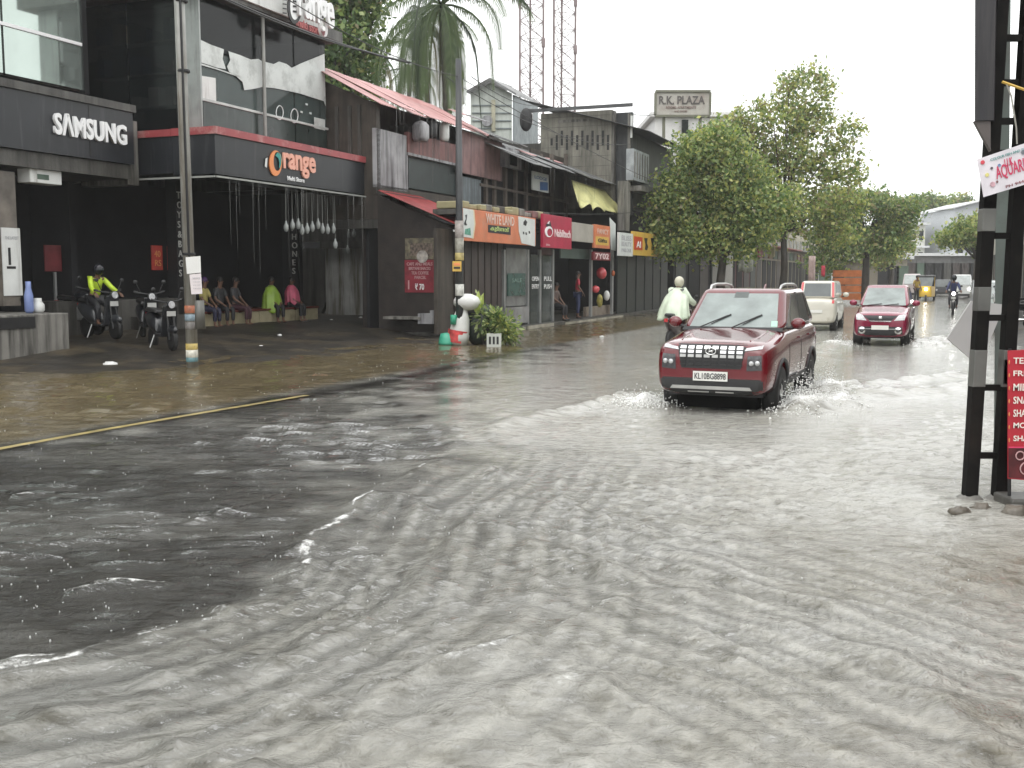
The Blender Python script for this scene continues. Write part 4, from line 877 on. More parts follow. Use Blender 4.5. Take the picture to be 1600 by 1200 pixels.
def tree(name, label, base, trunk_h, blobs, nclump, per, size, wts, seed, trunk_r=.22, group='street trees', clump_r=.38, lean=(0, 0)):
    """blobs: (centre offset from base, radii, weight)"""
    rg = np.random.RandomState(seed); base = Vector(base)
    t = thing(name, label, 'tree', base, group); cs = []
    wt = np.array([b[2] for b in blobs], float); wt /= wt.sum()
    for k in rg.choice(len(blobs), nclump, p=wt):
        c, r = np.array(blobs[k][0]), np.array(blobs[k][1]); d = rg.normal(size=3); d /= np.linalg.norm(d)
        cs.append(c + d * r * rg.uniform(.35, 1.0) ** .6)
    cs = np.array(cs) + np.array(base)
    pts = np.repeat(cs, per, 0) + rg.normal(size=(nclump * per, 3)) * np.array([clump_r, clump_r, clump_r * .75])
    leaf_mesh('crown', pts, size, LG, t, wts, .25, .6, seed)
    top = base + Vector((lean[0], lean[1], trunk_h)); b = MB()
    mid = base.lerp(top, .5) + Vector((rg.uniform(-.15, .15), 0, 0))
    b.tube([base - Vector((0, 0, .2)), base + Vector((0, 0, .3)), mid, top], [trunk_r * 1.4, trunk_r * 1.05, trunk_r * .85, trunk_r * .7], 10); b.build('trunk', BARK, t, smooth=True)
    b = MB()
    for k in rg.choice(nclump, min(nclump, 26), replace=False):
        e = Vector(cs[k]); m = top.lerp(e, .5) + Vector((0, 0, .35)); b.tube([top - Vector((0, 0, .2)), m, e], [trunk_r * .45, trunk_r * .24, .02], 6)
    b.build('limbs', BARK, t, smooth=True)
    return t
def gp(px, Y, z=0.): p = at(px, 430, Y); return Vector((p.x, Y, z))
tree('street_tree', 'broad dense green tree with low hanging crown beside the yellow sign', gp(1130, 46), 2.6,
     [((-.3, 0, 5.6), (2.2, 1.8, 1.9), 2.2), ((-1.9, .2, 4.6), (1.5, 1.4, 1.5), 1.5), ((1.3, 0, 4.6), (1.9, 1.6, 1.6), 1.8), ((-.6, 0, 7.0), (1.4, 1.2, 1.1), 1.0), ((-2.2, 0, 3.3), (1.2, 1, 1.0), 1.0), ((.2, 0, 3.4), (2.2, 1.6, 1.1), 1.5), ((-1.2, 0, 6.5), (1.2, 1, .9), .6)], 520, 62, .18, [.24, .42, .2, .04, .10], 2, clump_r=.3)
tree('street_tree', 'tall open crowned tree with reddish tinged leaves rising above its denser neighbour', gp(1222, 54), 4.0,
     [((1.0, 0, 10.7), (1.5, 1.2, 1.5), 1.0), ((-.8, 0, 9.3), (2.0, 1.3, .9), 1.0), ((1.6, 0, 9.1), (1.4, 1.0, .8), .7), ((3.0, 0, 9.0), (.8, .7, .35), .2), ((-2.2, 0, 7.6), (1.5, 1.2, 1.0), .9), ((2.6, 0, 7.3), (1.3, 1.1, 1.1), 1.0), ((3.5, 0, 6.9), (.6, .6, .9), .3), ((.3, 0, 7.6), (1.6, 1.2, 1.2), 1.1), ((-2.6, 0, 8.9), (1.3, 1.0, .6), .6), ((-3.4, 0, 8.0), (1.0, .9, .8), .5), ((-2.6, 0, 6.2), (1.6, 1.2, 1.0), .9), ((1.9, 0, 5.3), (2.1, 1.4, 1.0), 1.3), ((-.5, 0, 5.8), (1.8, 1.4, 1.2), 1.1), ((0, 0, 4.3), (2.6, 1.5, .9), 1.2), ((2.8, 0, 4.0), (1.2, 1, .8), .6)], 520, 34, .22, [.14, .30, .26, .18, .12], 3, .2, clump_r=.3)
tree('street_tree', 'hazy mid distance tree with drooping crown behind the red hatchback', gp(1352, 74), 4.2,
     [((-2.2, 0, 6.0), (1.9, 1.6, 1.8), 1.6), ((.2, 0, 6.6), (1.6, 1.4, 1.0), 1.0), ((1.8, 0, 5.6), (1.5, 1.3, 1.2), 1.1), ((-1.6, 0, 4.2), (2.4, 1.8, 1.2), 1.6), ((1.2, 0, 3.9), (1.8, 1.4, 1.0), 1.2), ((2.9, 0, 6.3), (.8, .7, .6), .3), ((-2.6, 0, 2.6), (1.4, 1.4, .8), .5)], 420, 40, .26, [.35, .4, .1, .1, .05], 4, .28)
tree('street_tree', 'pale feathery tree at the bend next to the grey house', gp(1392, 92), 3.5,
     [((0, 0, 4.8), (1.9, 1.6, 1.6), 2), ((-1.2, 0, 3.4), (1.5, 1.2, 1.0), 1)], 150, 40, .3, [.12, .3, .2, .28, .1], 5, .2)
tree('street_tree', 'low spreading bright green tree in front of the far houses by the ladder pole', gp(1524, 80), 3.0,
     [((0, 0, 5.0), (2.0, 1.6, 1.0), 2), ((-1.6, 0, 4.4), (1.2, 1.0, .5), 1), ((1.4, 0, 4.0), (1.6, 1.2, .8), 1)], 170, 40, .28, [.15, .45, .2, .05, .15], 6, .18)
tree('dark_tree', 'tall dark leafy tree behind the department store roof', gp(540, 47), 8,
     [((0, 0, 11.5), (1.5, 1.5, 3.0), 2), ((-.8, 0, 8.8), (1.6, 1.5, 2.0), 1.2), ((.7, 0, 14), (1.3, 1.3, 1.6), 1)], 330, 46, .26, [.6, .3, .02, .05, .03], 8, .2, 'trees behind the shops')
tree('dark_tree', 'rounded green treetop showing between the palms behind the red tin roof', gp(615, 62), 6,
     [((0, 0, 8.5), (3.2, 2, 2.0), 2), ((-2, 0, 7.5), (2, 2, 1.6), 1)], 200, 46, .3, [.3, .4, .1, .1, .1], 9, .2, 'trees behind the shops')
for i, (px, Y, zc, rx, lb) in enumerate(((1435, 150, 11.2, 3.4, 'small hazy treetop above the far roofs, left of the distant palm'), (1490, 160, 11.6, 3.0, 'small hazy treetop above the far roofs, right of the distant palm'))):
    tree('far_tree', lb, gp(px, Y), 7, [((0, 0, zc), (rx, 2, 1.6), 1)], 90, 40, .5, [.3, .4, .1, .1, .1], 20 + i, .3, 'treetops over the far roofs', .5)
# palms
PLM = [leafmat('palm_green', (.085, .125, .05)), leafmat('palm_dark', (.035, .055, .03)), leafmat('palm_dry', (.13, .125, .05))]
def palm(name, label, base, crown, nf, L, seed, lean=0., low=.35, ll=.62, pairs=46, tr=.16, group='coconut palms'):
    rg = random.Random(seed); base, crown = Vector(base), Vector(crown); t = thing(name, label, 'palm tree', base, group)
    b = MB(); m = base.lerp(crown, .5) + Vector((lean, 0, 0)); b.tube([base, base.lerp(m, .5), m, m.lerp(crown, .55), crown], [tr * 1.3, tr, tr * .9, tr * .8, tr * .75], 9); b.build('trunk', M('palm_bark', (.09, .08, .065), .7, var=.4, scale=5, bump=.5, bscale=8), t, smooth=True)
    for k in range(nf):
        az = 2 * math.pi * (k / nf) + rg.uniform(-.25, .25); el = rg.uniform(-.8, 1.0) if k % 3 else rg.uniform(-1.1, -.2)
        h = Vector((math.cos(az), math.sin(az), 0)); l = L * rg.uniform(.8, 1.1); dr = rg.uniform(.75, 1.15)
        pts = []
        p = Vector(crown); ang = el; st = l / 10
        for i in range(11):
            pts.append(p.copy()); p = p + (h * math.cos(ang) + Vector((0, 0, math.sin(ang)))) * st; ang = max(-1.5, ang - dr * .22)
        mi = 2 if (el < -.6 and rg.random() < .5) else rg.choice([0, 0, 1])
        b = MB(); b.tube(pts, [.05 - .004 * i for i in range(11)], 5)
        side = h.cross(Vector((0, 0, 1)))
        for i in range(pairs):
            s_ = .1 + .9 * i / pairs; f = s_ * 10; a = int(min(9, f)); q = pts[a].lerp(pts[a + 1], f - a); tg = (pts[a + 1] - pts[a]).normalized()
            ln = ll * L / 3.6 * (math.sin(math.pi * (.12 + .8 * s_)) ** .6) * rg.uniform(.8, 1.1)
            for sg in (-1, 1):
                d = (side * sg * .75 + tg * .65 + Vector((0, 0, -.25))).normalized(); d2 = (d * .45 + Vector((0, 0, -1.0))).normalized()
                wv = tg * .017 * L / 3.6
                p1 = q + d * ln * .45; p2 = p1 + d2 * ln * .6
                b.add([q - wv, q + wv, p1 + wv * 1.1, p1 - wv * 1.1, p2], [(0, 1, 2, 3), (3, 2, 4)])
        b.build('frond', PLM[mi], t)
    return t
c0 = at(690, 8, 40)
palm('coconut_palm', 'large coconut palm with long drooping fronds over the red tin roof', gp(684, 40, .3), c0, 32, 4.7, 11, .3, tr=.12)
palm('coconut_palm', 'slender palm with hanging fronds just behind the large one', gp(700, 47, .3), at(662, 40, 47), 16, 3.6, 12, -.2, tr=.14)
palm('coconut_palm', 'pale hazy palm between the dark tree and the large palm', gp(590, 60, .3), at(588, 82, 60), 16, 4.0, 13)
palm('coconut_palm', 'hazy palm low behind the red roof near its left end', gp(628, 66, .3), at(640, 110, 66), 14, 3.6, 14)
palm('far_palm', 'tiny distant palm above the far grey roofs', gp(1467, 155), at(1467, 322, 155), 14, 2.6, 16, pairs=20)
# lattice masts
MST = M('mast_steel', (.22, .17, .17), .5, var=.2)
def mast(label, pxs, Y, ztop):
    legs = [(at(px, 400, Y + dy).x, Y + dy) for px, dy in pxs]; t = thing('lattice_mast', label, 'mast', (legs[0][0], legs[0][1], 0), 'lattice masts'); 
    for x, y in legs: MB().tube([(x, y, 0), (x, y, ztop)], .075, 6).build('leg', MST, t)
    for j in range(int(ztop / 1.0)):
        z0 = j * 1.0
        if z0 < 8: continue
        b = MB()
        for a in range(3):
            p, q = legs[a], legs[(a + 1) % 3]; b.tube([(*p, z0), (*q, z0 + 1)], .022, 4); b.tube([(*q, z0), (*p, z0 + 1)], .022, 4); b.tube([(*p, z0), (*q, z0)], .02, 4)
        stuff(b.build('brace_bay', MST, t)); 
    for z_ in (15.5, 18.4): MB().lathe([(.1, 0), (.12, .05), (.12, .5), (.1, .55)], 8, (legs[1][0], legs[1][1], z_)).build('antenna', MST, t)
mast('pinkish steel lattice mast behind the tin roofs, the left one of the pair', ((812, 0), (848, .3), (828, 1.6)), 66, 32)
mast('pinkish steel lattice mast behind the tin roofs, the right one of the pair', ((864, 0), (897, .3), (876, 1.6)), 68, 32)
# street pole on the left
POL = M('grey_painted_pole', (.30, .30, .28), .4, var=.2, dirt=(.16, .14, .11), dscale=1.4, damt=.5, streak=True)
p = G(301, 573); pl = thing('street_pole', 'tall grey pole rising from the water with paper notices tied to it', 'pole', p)
MB().tube([p - Vector((0, 0, .15)), p + Vector((-.05, 0, 9.5))], [.105, .085], 14).build('shaft', POL, pl, smooth=True)
MB().tube([p + Vector((.03, -.1, 1.9)), p + Vector((.0, -.1, 9.4))], .022, 6).build('conduit', BLK, pl)
for z_ in (2.0, 5.2, 6.4, 7.1): MB().lathe([(.11, 0), (.115, .02), (.11, .05)], 12, (p.x, p.y, z_)).build('strap', BLK, pl)
def card(name, mat, parent, Y, pts, th=.006):
    b = MB(); b.slab([at(px, py, Y) for px, py in pts], (0, th, 0)); return b.build(name, mat, parent)
PAP = M('wet_paper', (.72, .72, .70), .6, var=.08)
k1 = card('notice', PAP, pl, 18.6, [(290, 402), (313, 400), (314, 426), (292, 428)]); k2 = card('notice', M('pinkish_paper', (.72, .66, .67), .6, var=.06), pl, 18.58, [(296, 429), (314, 427), (316, 459), (299, 460)])
for i in range(4):
    q = at(301 + i * .3, 436 + i * 5, 18.57); text('NOTICE' if i == 0 else 'to let rooms', q, (1, 0, 0), (0, 0, 1), .13, .03 if i == 0 else .018, M('grey_print'), k2, .002, .01)
for y0, y1, mt in ((478, 490, (.35, .12, .06)), (492, 502, (.2, .26, .3)), (504, 516, (.14, .13, .12)), (538, 548, (.5, .38, .12)), (548, 560, (.6, .58, .5)), (560, 567, (.1, .2, .22))):
    z0, z1 = at(300, y1, 18.8).z, at(300, y0, 18.8).z; MB().lathe([(.107, 0), (.108, .002), (.108, z1 - z0)], 14, (p.x - .004, p.y, z0)).build('sticker', M('sticker_%d' % y0, mt, .5, var=.3, scale=14), pl, smooth=True)
tb = at(313, 514, 18.6); MB().tube([tb, tb + Vector((0, 0, .5))], [.09, .08], 10).build('meter_box', M('dull_meter', (.12, .12, .11), .4), pl, smooth=True)
# pole on the shop side
p = gp(718, 25.2, -.05); pl = thing('utility_pole', 'dark slender utility pole in front of the tin roofed shops with a yellow plate', 'pole', p)
MB().tube([p, p + Vector((0, 0, 6.7))], [.10, .07], 10).build('shaft', M('dark_pole', (.05, .052, .055), .45, var=.3), pl, smooth=True)
yp = card('yellow_plate', M('yellow_vinyl'), pl, 25.05, [(707, 408), (721, 408), (721, 424), (707, 424)]); card('plate_mark', M('orange_letters'), yp, 25.04, [(709, 411), (719, 411), (719, 415), (709, 415)], .004); card('plate_mark', BLK2, yp, 25.04, [(709, 417), (719, 417), (719, 420), (709, 420)], .004)
for y0, y1, c_ in ((345, 372, (.3, .27, .25)), (372, 395, (.25, .24, .2)), (395, 407, (.35, .28, .1)), (444, 462, (.5, .5, .46))):
    z0, z1 = at(718, y1, 25.2).z, at(718, y0, 25.2).z; MB().lathe([(.105, 0), (.106, .002), (.106, z1 - z0)], 10, (p.x, p.y, z0)).build('poster_wrap', M('wrap_%d' % y0, c_, .5, var=.4, scale=9), pl, smooth=True)
# twin legged steel pole on the right with its boards
LEG = M('black_painted_steel', (.007, .0065, .006), .75, spec=.15, var=.3, scale=6, dirt=(.016, .013, .011), dscale=3, damt=.4); BAND = M('grey_band_paint', (.13, .13, .12), .45, var=.3)
YL = 7.75
lp = thing('twin_pole', 'black twin legged steel pole with rungs standing in the flood at the right', 'pole', at(1537, 782, YL))
def leg(pb, pt_, nm, mat, w_=.046):
    a, b_ = at(*pb, YL), at(*pt_, YL); b = MB(); d = (b_ - a).normalized()
    b.hexa([a + Vector((x * w_, y * w_, 0)) for x, y in ((-1, -1), (1, -1), (1, 1), (-1, 1))], [b_ + Vector((x * w_, y * w_, 0)) for x, y in ((-1, -1), (1, -1), (1, 1), (-1, 1))]); return b.build(nm, mat, lp, bevel=.006)
leg((1514, 790), (1567, -60), 'leg', LEG); leg((1560, 790), (1612, -60), 'leg', LEG)
def legx(py, l): x0, x1 = ((1514, 1567) if l == 0 else (1560, 1612)); return x0 + (x1 - x0) * (790 - py) / 850.
for l in (0, 1):
    for (a, b_) in ((546, 604), (326, 362) if l == 0 else (440, 450), (448, 486) if l == 0 else (560, 600)):
        if l == 1 and a == 440: continue
        leg((legx(b_, l), b_), (legx(a, l), a), 'paint_band', BAND, .0465 + .001)
for py in (712, 606, 497, 369, 240, 190, 130, 60):
    a, b_ = at(legx(py, 0), py, YL), at(legx(py, 1), py, YL); MB().box(a.x, b_.x, a.y - .02, a.y + .02, a.z - .02, a.z + .025).build('rung', LEG, lp)
for dx in (0, 1): q = at(legx(786, dx), 786, YL); b = MB(); b.ell(q + Vector((0, 0, -.02)), (.13, .12, .09), 10, 6, .12); b.build('footing', CONC, lp, smooth=True)
WR = M('pale_wire', (.35, .34, .3), .5); MB().tube([at(1572, 130, 7.6), at(1580, 150, 7.6), at(1588, 200, 7.6), at(1589, 225, 7.6)], .006, 5).build('loose_wire', WR, lp)
MB().tube([at(1566, 128, 7.6), at(1600, 140, 7.6), at(1640, 146, 7.6)], .01, 5).build('yellow_strap', M('yellow_vinyl'), lp)
# board seen from its edge
bb = thing('billboard', 'dark edge of a large board fixed to the twin legged pole at the top right', 'billboard', at(1540, 190, 7.9))
bk = M('board_side', (.02, .019, .022), .5, var=.3, dirt=(.05, .045, .045), dscale=2, damt=.4, streak=True)
b = MB(); a0, a1 = at(1523, 188, 7.6), at(1545, 188, 8.6); b.hexa([at(1523, 188, 7.6), at(1553, 188, 7.6), at(1560, 200, 8.5), at(1526, 200, 8.5)], [at(1524, -220, 7.6), at(1560, -220, 7.6), at(1566, -160, 8.5), at(1530, -160, 8.5)]); b.build('panel', bk, bb)
b = MB(); b.slab([at(1523, 189, 7.62), at(1548, 189, 7.62), at(1548, 236, 7.62)], (.012, .06, 0)); b.build('bracket', M('brown_bracket', (.10, .085, .08), .5), bb)
gpost = thing('green_post', 'grey green steel post just behind the twin legged pole', 'post', at(1566, 700, 8.6)); b = MB(); 
b.hexa([at(1552, 800, 8.6), at(1572, 800, 8.6), at(1572, 800, 8.7), at(1552, 800, 8.7)], [at(1559, -80, 8.6), at(1580, -80, 8.6), at(1580, -80, 8.7), at(1559, -80, 8.7)]); b.build('shaft', M('grey_green_steel', (.12, .145, .13), .5, var=.2, dirt=(.08, .07, .06), damt=.4), gpost)
# aquarium banner
BN = M('printed_banner', (.74, .70, .74), .5, var=.1, scale=7)
aq = thing('aquarium_banner', 'tilted white banner with pink capital letters tied across the twin legged pole', 'banner', at(1560, 300, 7.5))
c = [(1527, 249), (1648, 208), (1655, 272), (1537, 308)]
def bl(s_, t_, Y=7.55):
    x = (c[0][0] * (1 - s_) + c[1][0] * s_) * (1 - t_) + (c[3][0] * (1 - s_) + c[2][0] * s_) * t_; y = (c[0][1] * (1 - s_) + c[1][1] * s_) * (1 - t_) + (c[3][1] * (1 - s_) + c[2][1] * s_) * t_
    return at(x, y, Y)
b = MB(); b.slab([bl(0, 0), bl(1, 0), bl(1, 1), bl(0, 1)], (0, .006, 0)); sh = b.build('sheet', BN, aq)
rt = (bl(1, .5) - bl(0, .5)).normalized(); upv = (bl(0, 0) - bl(0, 1)).normalized(); PKL = M('hot_pink_print', (.62, .05, .13), .5, var=.1)
text('AQUARIUM', bl(.20, .72, 7.545), rt, upv, (bl(.72, 0) - bl(.2, 0)).length, .105, PKL, sh, .002, .012); text('U.K', bl(.33, .42, 7.545), rt, upv, .06, .055, PKL, sh, .002, .015)
for (s_, t_, r_, cc) in ((.06, .12, .028, (.5, .06, .08)), (.16, .34, .018, (.12, .1, .12)), (.26, .33, .02, (.2, .3, .5)), (.09, .47, .026, (.6, .55, .2)), (.2, .72, .016, (.2, .1, .1)), (.58, .2, .03, (.25, .27, .3)), (.14, .75, .035, (.65, .4, .45))):
    q = bl(s_, t_, 7.545); bq = MB(); bq.lathe([(r_ * .55, 0), (r_ * .55, .003)], 7, (q.x, q.y - .002, q.z), 1); bq.build('fish_print', M('fish_%d' % int(s_ * 100), cc, .5, var=.5, scale=25), sh)
text('COLOUR FISH AND TANKS', bl(.16, .16, 7.545), rt, upv, .3, .018, M('teal_logo'), sh, .002); text('PH 94470 12345', bl(.3, .95, 7.545), rt, upv, .3, .02, M('maroon_print'), sh, .002)
# menu banner on its stand
mn = thing('menu_banner', 'red menu banner with white lettered list standing at the right edge', 'banner', at(1600, 760, 7.5))
b = MB(); b.slab([at(1575, 548, 7.5), at(1690, 541, 7.5), at(1690, 758, 7.5), at(1575, 748, 7.5)], (0, .008, 0)); sh = b.build('sheet', M('menu_red', (.42, .02, .035), .45, var=.12, scale=3), mn)
b = MB(); b.slab([at(1576, 700, 7.49), at(1690, 700, 7.49), at(1690, 756, 7.49), at(1576, 746, 7.49)], (0, .004, 0)); lowp = b.build('lower_print', M('menu_dark', (.09, .012, .015), .45, var=.4, scale=9), sh)
MB().box(at(1576, 700, 7.485).x, at(1690, 700, 7.485).x, 7.482, 7.488, at(0, 700, 7.485).z, at(0, 698, 7.485).z).build('divider', M('hot_pink_print'), sh)
for i, s_ in enumerate(('TEA, COFFEE', 'FRESH JUICE', 'MILK SHAKE', 'SNACKS', 'SHAWARMA', 'MOJITO', 'SHARJAH')):
    q = at(1583, 570 + i * 20.3, 7.49); text(s_, q, (1, 0, 0), (0, 0, 1), len(s_) * .034, .052, M('cream_white_print', (.8, .75, .68), .5, var=0), sh, .003, .015)
    q = at(1577, 566 + i * 20.3, 7.49); MB().ell(q, (.006, .004, .016), 6, 4).build('bullet', M('orange_print'), sh)
for px, py, r_ in ((1594, 712, .03), (1604, 732, .045), (1640, 725, .05)): q = at(px, py, 7.48); bq = MB(); bq.tube([(q.x + r_ * math.cos(t_), q.y, q.z + r_ * math.sin(t_)) for t_ in np.linspace(0, 6.283, 18)], .005, 5, False); bq.build('cup_print', M('pale_pink_print'), lowp)
for px in (1578, 1688): MB().tube([at(px, 545, 7.53), at(px - 1, 790, 7.53)], .012, 6).build('stand_pole', BLK, mn)
MB().box(at(1560, 785, 7.6).x, at(1700, 785, 7.6).x, 7.4, 7.7, at(0, 800, 7.5).z - .02, at(0, 776, 7.5).z).build('base_plank', CONCD, mn, bevel=.02)
# slanting blank board behind the pole
sb = thing('blank_board', 'blank pale grey board leaning behind the legs of the twin legged pole', 'board', at(1510, 570, 8.4)); b = MB()
b.slab([at(1480, 529, 8.4), at(1518, 470, 8.5), at(1570, 476, 8.5), at(1530, 573, 8.4)], (0, .02, 0)); b.build('panel', M('blank_grey', (.42, .41, .40), .5, var=.06), sb)
MB().tube([at(1528, 560, 8.45), at(1524, 640, 8.45), at(1520, 745, 8.45)], .018, 6).build('stake', BRN, sb)
# rubble bank round the pole foot
rb = M('wet_rubble', (.12, .105, .085), .35, var=.35, scale=9, bump=.5, bscale=30)
def stone(i, px, py, r_, lb):
    q = G(px, py); b = MB(); random.seed(i); b.ell(q + Vector((0, 0, .0)), (r_, r_ * .8, r_ * .55), 9, 6, .28); tag(b.build('stone', rb, smooth=True), lb, 'stone', 'stones at the pole foot')
for i, (px, py, r_, w_) in enumerate(((1500, 800, .07, 'broken stone just left of the black pole foot at the water edge'), (1534, 794, .07, 'broken stone between the two legs of the black pole'), (1584, 802, .1, 'broken stone at the foot of the red menu banner'))): stone(i, px, py, r_, w_)
xs = np.linspace(-1.2, 1.6, 70); ys = np.linspace(-.9, 1.6, 60); Xm, Ym = np.meshgrid(xs, ys); c_ = G(1575, 790)
hm = .16 * np.exp(-((Xm - .4) / .45) ** 2 - ((Ym - .15) / .4) ** 2) - .11 + .02 * sines(Xm, Ym, 30, 0, 3, .08, .5, 44)
edge_ = smooth(1.6, 1.2, Xm) * smooth(-1.2, -.9, Xm) * smooth(-.9, -.6, Ym) * smooth(1.6, 1.2, Ym); hm = -.1 + (hm + .1) * edge_
grid_mesh('mud_bank', Xm + c_.x, Ym + c_.y, hm, rb)
# overhead wires
WIRE = M('black_wire', (.012, .012, .012), .5, var=0)
def wire(label, a, b_, sag, r_=.012, n=14):
    a, b_ = Vector(a), Vector(b_); pts = [a.lerp(b_, i / n) - Vector((0, 0, sag * 4 * (i / n) * (1 - i / n))) for i in range(n + 1)]
    tag(MB().tube(pts, r_, 5).build('overhead_wire', WIRE), label, 'wire', 'overhead wires')
up_ = Vector((gp(718, 25.2).x, 25.2, 6.25))
for i, (a, b_, sg, r_, lb) in enumerate((
        (at(270, -40, 17), at(640, 98, 25), .15, .028, 'thick twisted cable running past the rooftop sign to the palm'),
        (at(330, -10, 17.1), at(600, 88, 24), .1, .012, 'thin wire just under the thick cable past the rooftop sign'),
        (at(420, -20, 18), up_, .2, .01, 'wire from the top edge down to the dark utility pole'),
        (up_ + Vector((.3, 0, 0)), at(842, 165, 42), .2, .012, 'wire from the dark utility pole to the pierced wall roof'),
        (up_ + Vector((-.3, 0, 0)), at(985, 225, 44), .5, .01, 'sagging wire from the dark utility pole to the block building'),
        (up_, at(1180, 330, 60), .6, .01, 'long wire from the dark utility pole into the dense tree'),
        (at(980, 176, 44), at(1025, 178, 57.9), .1, .015, 'short stay wire between the block building and the rooftop board'),
        (at(600, 300, 27), at(1010, 330, 45), .3, .01, 'low wire along the upper floor of the shop row'))): wire(lb, a, b_, sg, r_)
# ------------------------------------------------------------------ vehicles
from mathutils.bvhtree import BVHTree
def evaluated(o, name):
    bpy.context.view_layer.update(); me = bpy.data.meshes.new_from_object(o.evaluated_get(bpy.context.evaluated_depsgraph_get())); me.name = name; return me
RUB = M('tyre_rubber', (.012, .012, .012), .6, var=.2); CHR = M('chrome', (.75, .75, .75), .12, metal=1, var=.05); SIL = M('silver_trim', (.5, .5, .49), .3, metal=.8)
LENS = M('lamp_lens', (.55, .56, .57), .08, var=.3, scale=20, coat=1.); DLENS = M('dark_lamp', (.05, .05, .055), .1, var=.5, scale=25, coat=1.); REDL = M('red_lens', (.5, .02, .025), .15, coat=1.)
WSCR = M('mist_and_sky_windscreen', (.21, .245, .235), .08, var=.3, scale=3, coat=1.); SGL = M('car_side_glass', (.025, .034, .033), .05, var=.3, scale=2, coat=.6); RGL = M('car_rear_glass', (.10, .115, .115), .1, var=.25, scale=2)  # windscreen's pale base colour stands for reflected sky as well as misting
CLAD = M('grey_cladding', (.022, .022, .023), .5); DRP = M('rain_film', (.5, .5, .5), .1)
class Car:
    def __init__(s, name, label, paint, L, Wd, zb, zh, zc, zr, yc, y0, y1, yb, tin, wr, wy, nose=.10, tail=.12, group='cars on the flooded road'):
        s.L, s.W, s.zb, s.zc, s.zr = L, Wd, zb, zc, zr; s.paint = paint
        s.t = thing(name, label, 'car', (0, 0, 0), group); hw = Wd / 2; F, B = -L / 2, L / 2
        st = [(F, .80, zb + .10, zh - .16), (F + .02, .88, zb + .03, zh - .07), (F + nose, .95, zb, zh - .01), (F + .3, .985, zb, zh + .02), (F + .75, 1, zb - .01, zh + (zc - zh) * .45), (yc - .05, 1, zb - .01, zc - .02), (yc + .15, 1, zb - .01, zc), (.25, 1, zb - .01, zc + .01), (yb - .4, 1, zb - .01, zc + .02), (B - .3, .985, zb, zc + .02), (B - tail, .95, zb + .02, zc - .02), (B - .02, .89, zb + .05, zc - .1), (B, .82, zb + .1, zc - .2)]
        vs, fs = [], []
        for (y, k, b, t) in st:
            w_ = hw * k; hgt = t - b
            half = [(0, b), (w_ * .82, b), (w_ * .97, b + hgt * .12), (w_ * 1.0, b + hgt * .35), (w_ * 1.0, b + hgt * .62), (w_ * .985, b + hgt * .84), (w_ * .90, b + hgt * .97), (w_ * .5, b + hgt * 1.0), (0, b + hgt * 1.01)]
            ring = half + [(-x, z) for x, z in half[-2:0:-1]]; vs += [(x, y, z) for x, z in ring]
        n = 16
        for i in range(len(st) - 1):
            for j in range(n): fs.append((i * n + j, (i + 1) * n + j, (i + 1) * n + (j + 1) % n, i * n + (j + 1) % n))
        fs += [tuple(range(n)), tuple(range((len(st) - 1) * n, len(st) * n))[::-1]]
        me = bpy.data.meshes.new('body'); me.from_pydata(vs, [], fs); bm = bmesh.new(); bm.from_mesh(me); bmesh.ops.recalc_face_normals(bm, faces=bm.faces); bm.to_mesh(me); bm.free()
        tmp = bpy.data.objects.new('tmp', me); C.objects.link(tmp); m = tmp.modifiers.new('s', 'SUBSURF'); m.levels = 2; m.render_levels = 2
        cut = []
        for y in wy:
            cb = MB(); cb.lathe([(wr + .06, -hw - .2), (wr + .06, hw + .2)], 28, (0, y, wr - .08), 0); c_ = cb.build('cut', BLK, origin=Vector((0, 0, 0))); bm = bmesh.new(); bm.from_mesh(c_.data); bmesh.ops.recalc_face_normals(bm, faces=bm.faces); bm.to_mesh(c_.data); bm.free(); cut.append(c_)
            b = tmp.modifiers.new('b', 'BOOLEAN'); b.operation = 'DIFFERENCE'; b.object = c_; b.solver = 'EXACT'
        me2 = evaluated(tmp, 'body'); me2.materials.clear(); me2.materials.append(paint)
        for o in [tmp] + cut: bpy.data.objects.remove(o)
        me2.polygons.foreach_set('use_smooth', [True] * len(me2.polygons)); me2.set_sharp_from_angle(angle=R(38))
        s.body = link('body', me2, s.t)
        bm = bmesh.new(); bm.from_mesh(me2); s.bvh = BVHTree.FromBMesh(bm); bm.free()
        # cabin
        hb, ht = hw * .93, hw * tin; zq = zc - .03
        s.cab = dict(hb=hb, ht=ht, zq=zq, yc=yc, y0=y0, y1=y1, yb=yb)
        b = MB(); b.hexa([(-hb, yc, zq), (hb, yc, zq), (hb, yb, zq), (-hb, yb, zq)], [(-ht, y0, zr), (ht, y0, zr), (ht, y1, zr), (-ht, y1, zr)]); o = b.build('cabin', paint, s.t, bevel=.095); o.modifiers['bevel'].segments = 4; o.data.polygons.foreach_set('use_smooth', [True] * len(o.data.polygons)); o.modifiers['bevel'].harden_normals = True
        s.win('windscreen', 'F', .075, .925, .05, .87, WSCR)
        s.box('underside', CLAD, -hw * .8, hw * .8, F + .25, B - .2, zb - .02, zb + .25)
        for y in wy:
            for sx in (-1, 1): s.wheel(sx, y, wr, hw)
    def sub(s, name, mat, parent, mb, smooth=False, bevel=0): return mb.build(name, mat, parent or s.t, smooth=smooth, bevel=bevel)
    def box(s, name, mat, x0, x1, y0, y1, z0, z1, parent=None, bevel=0): return s.sub(name, mat, parent, MB().box(x0, x1, y0, y1, z0, z1), bevel=bevel)
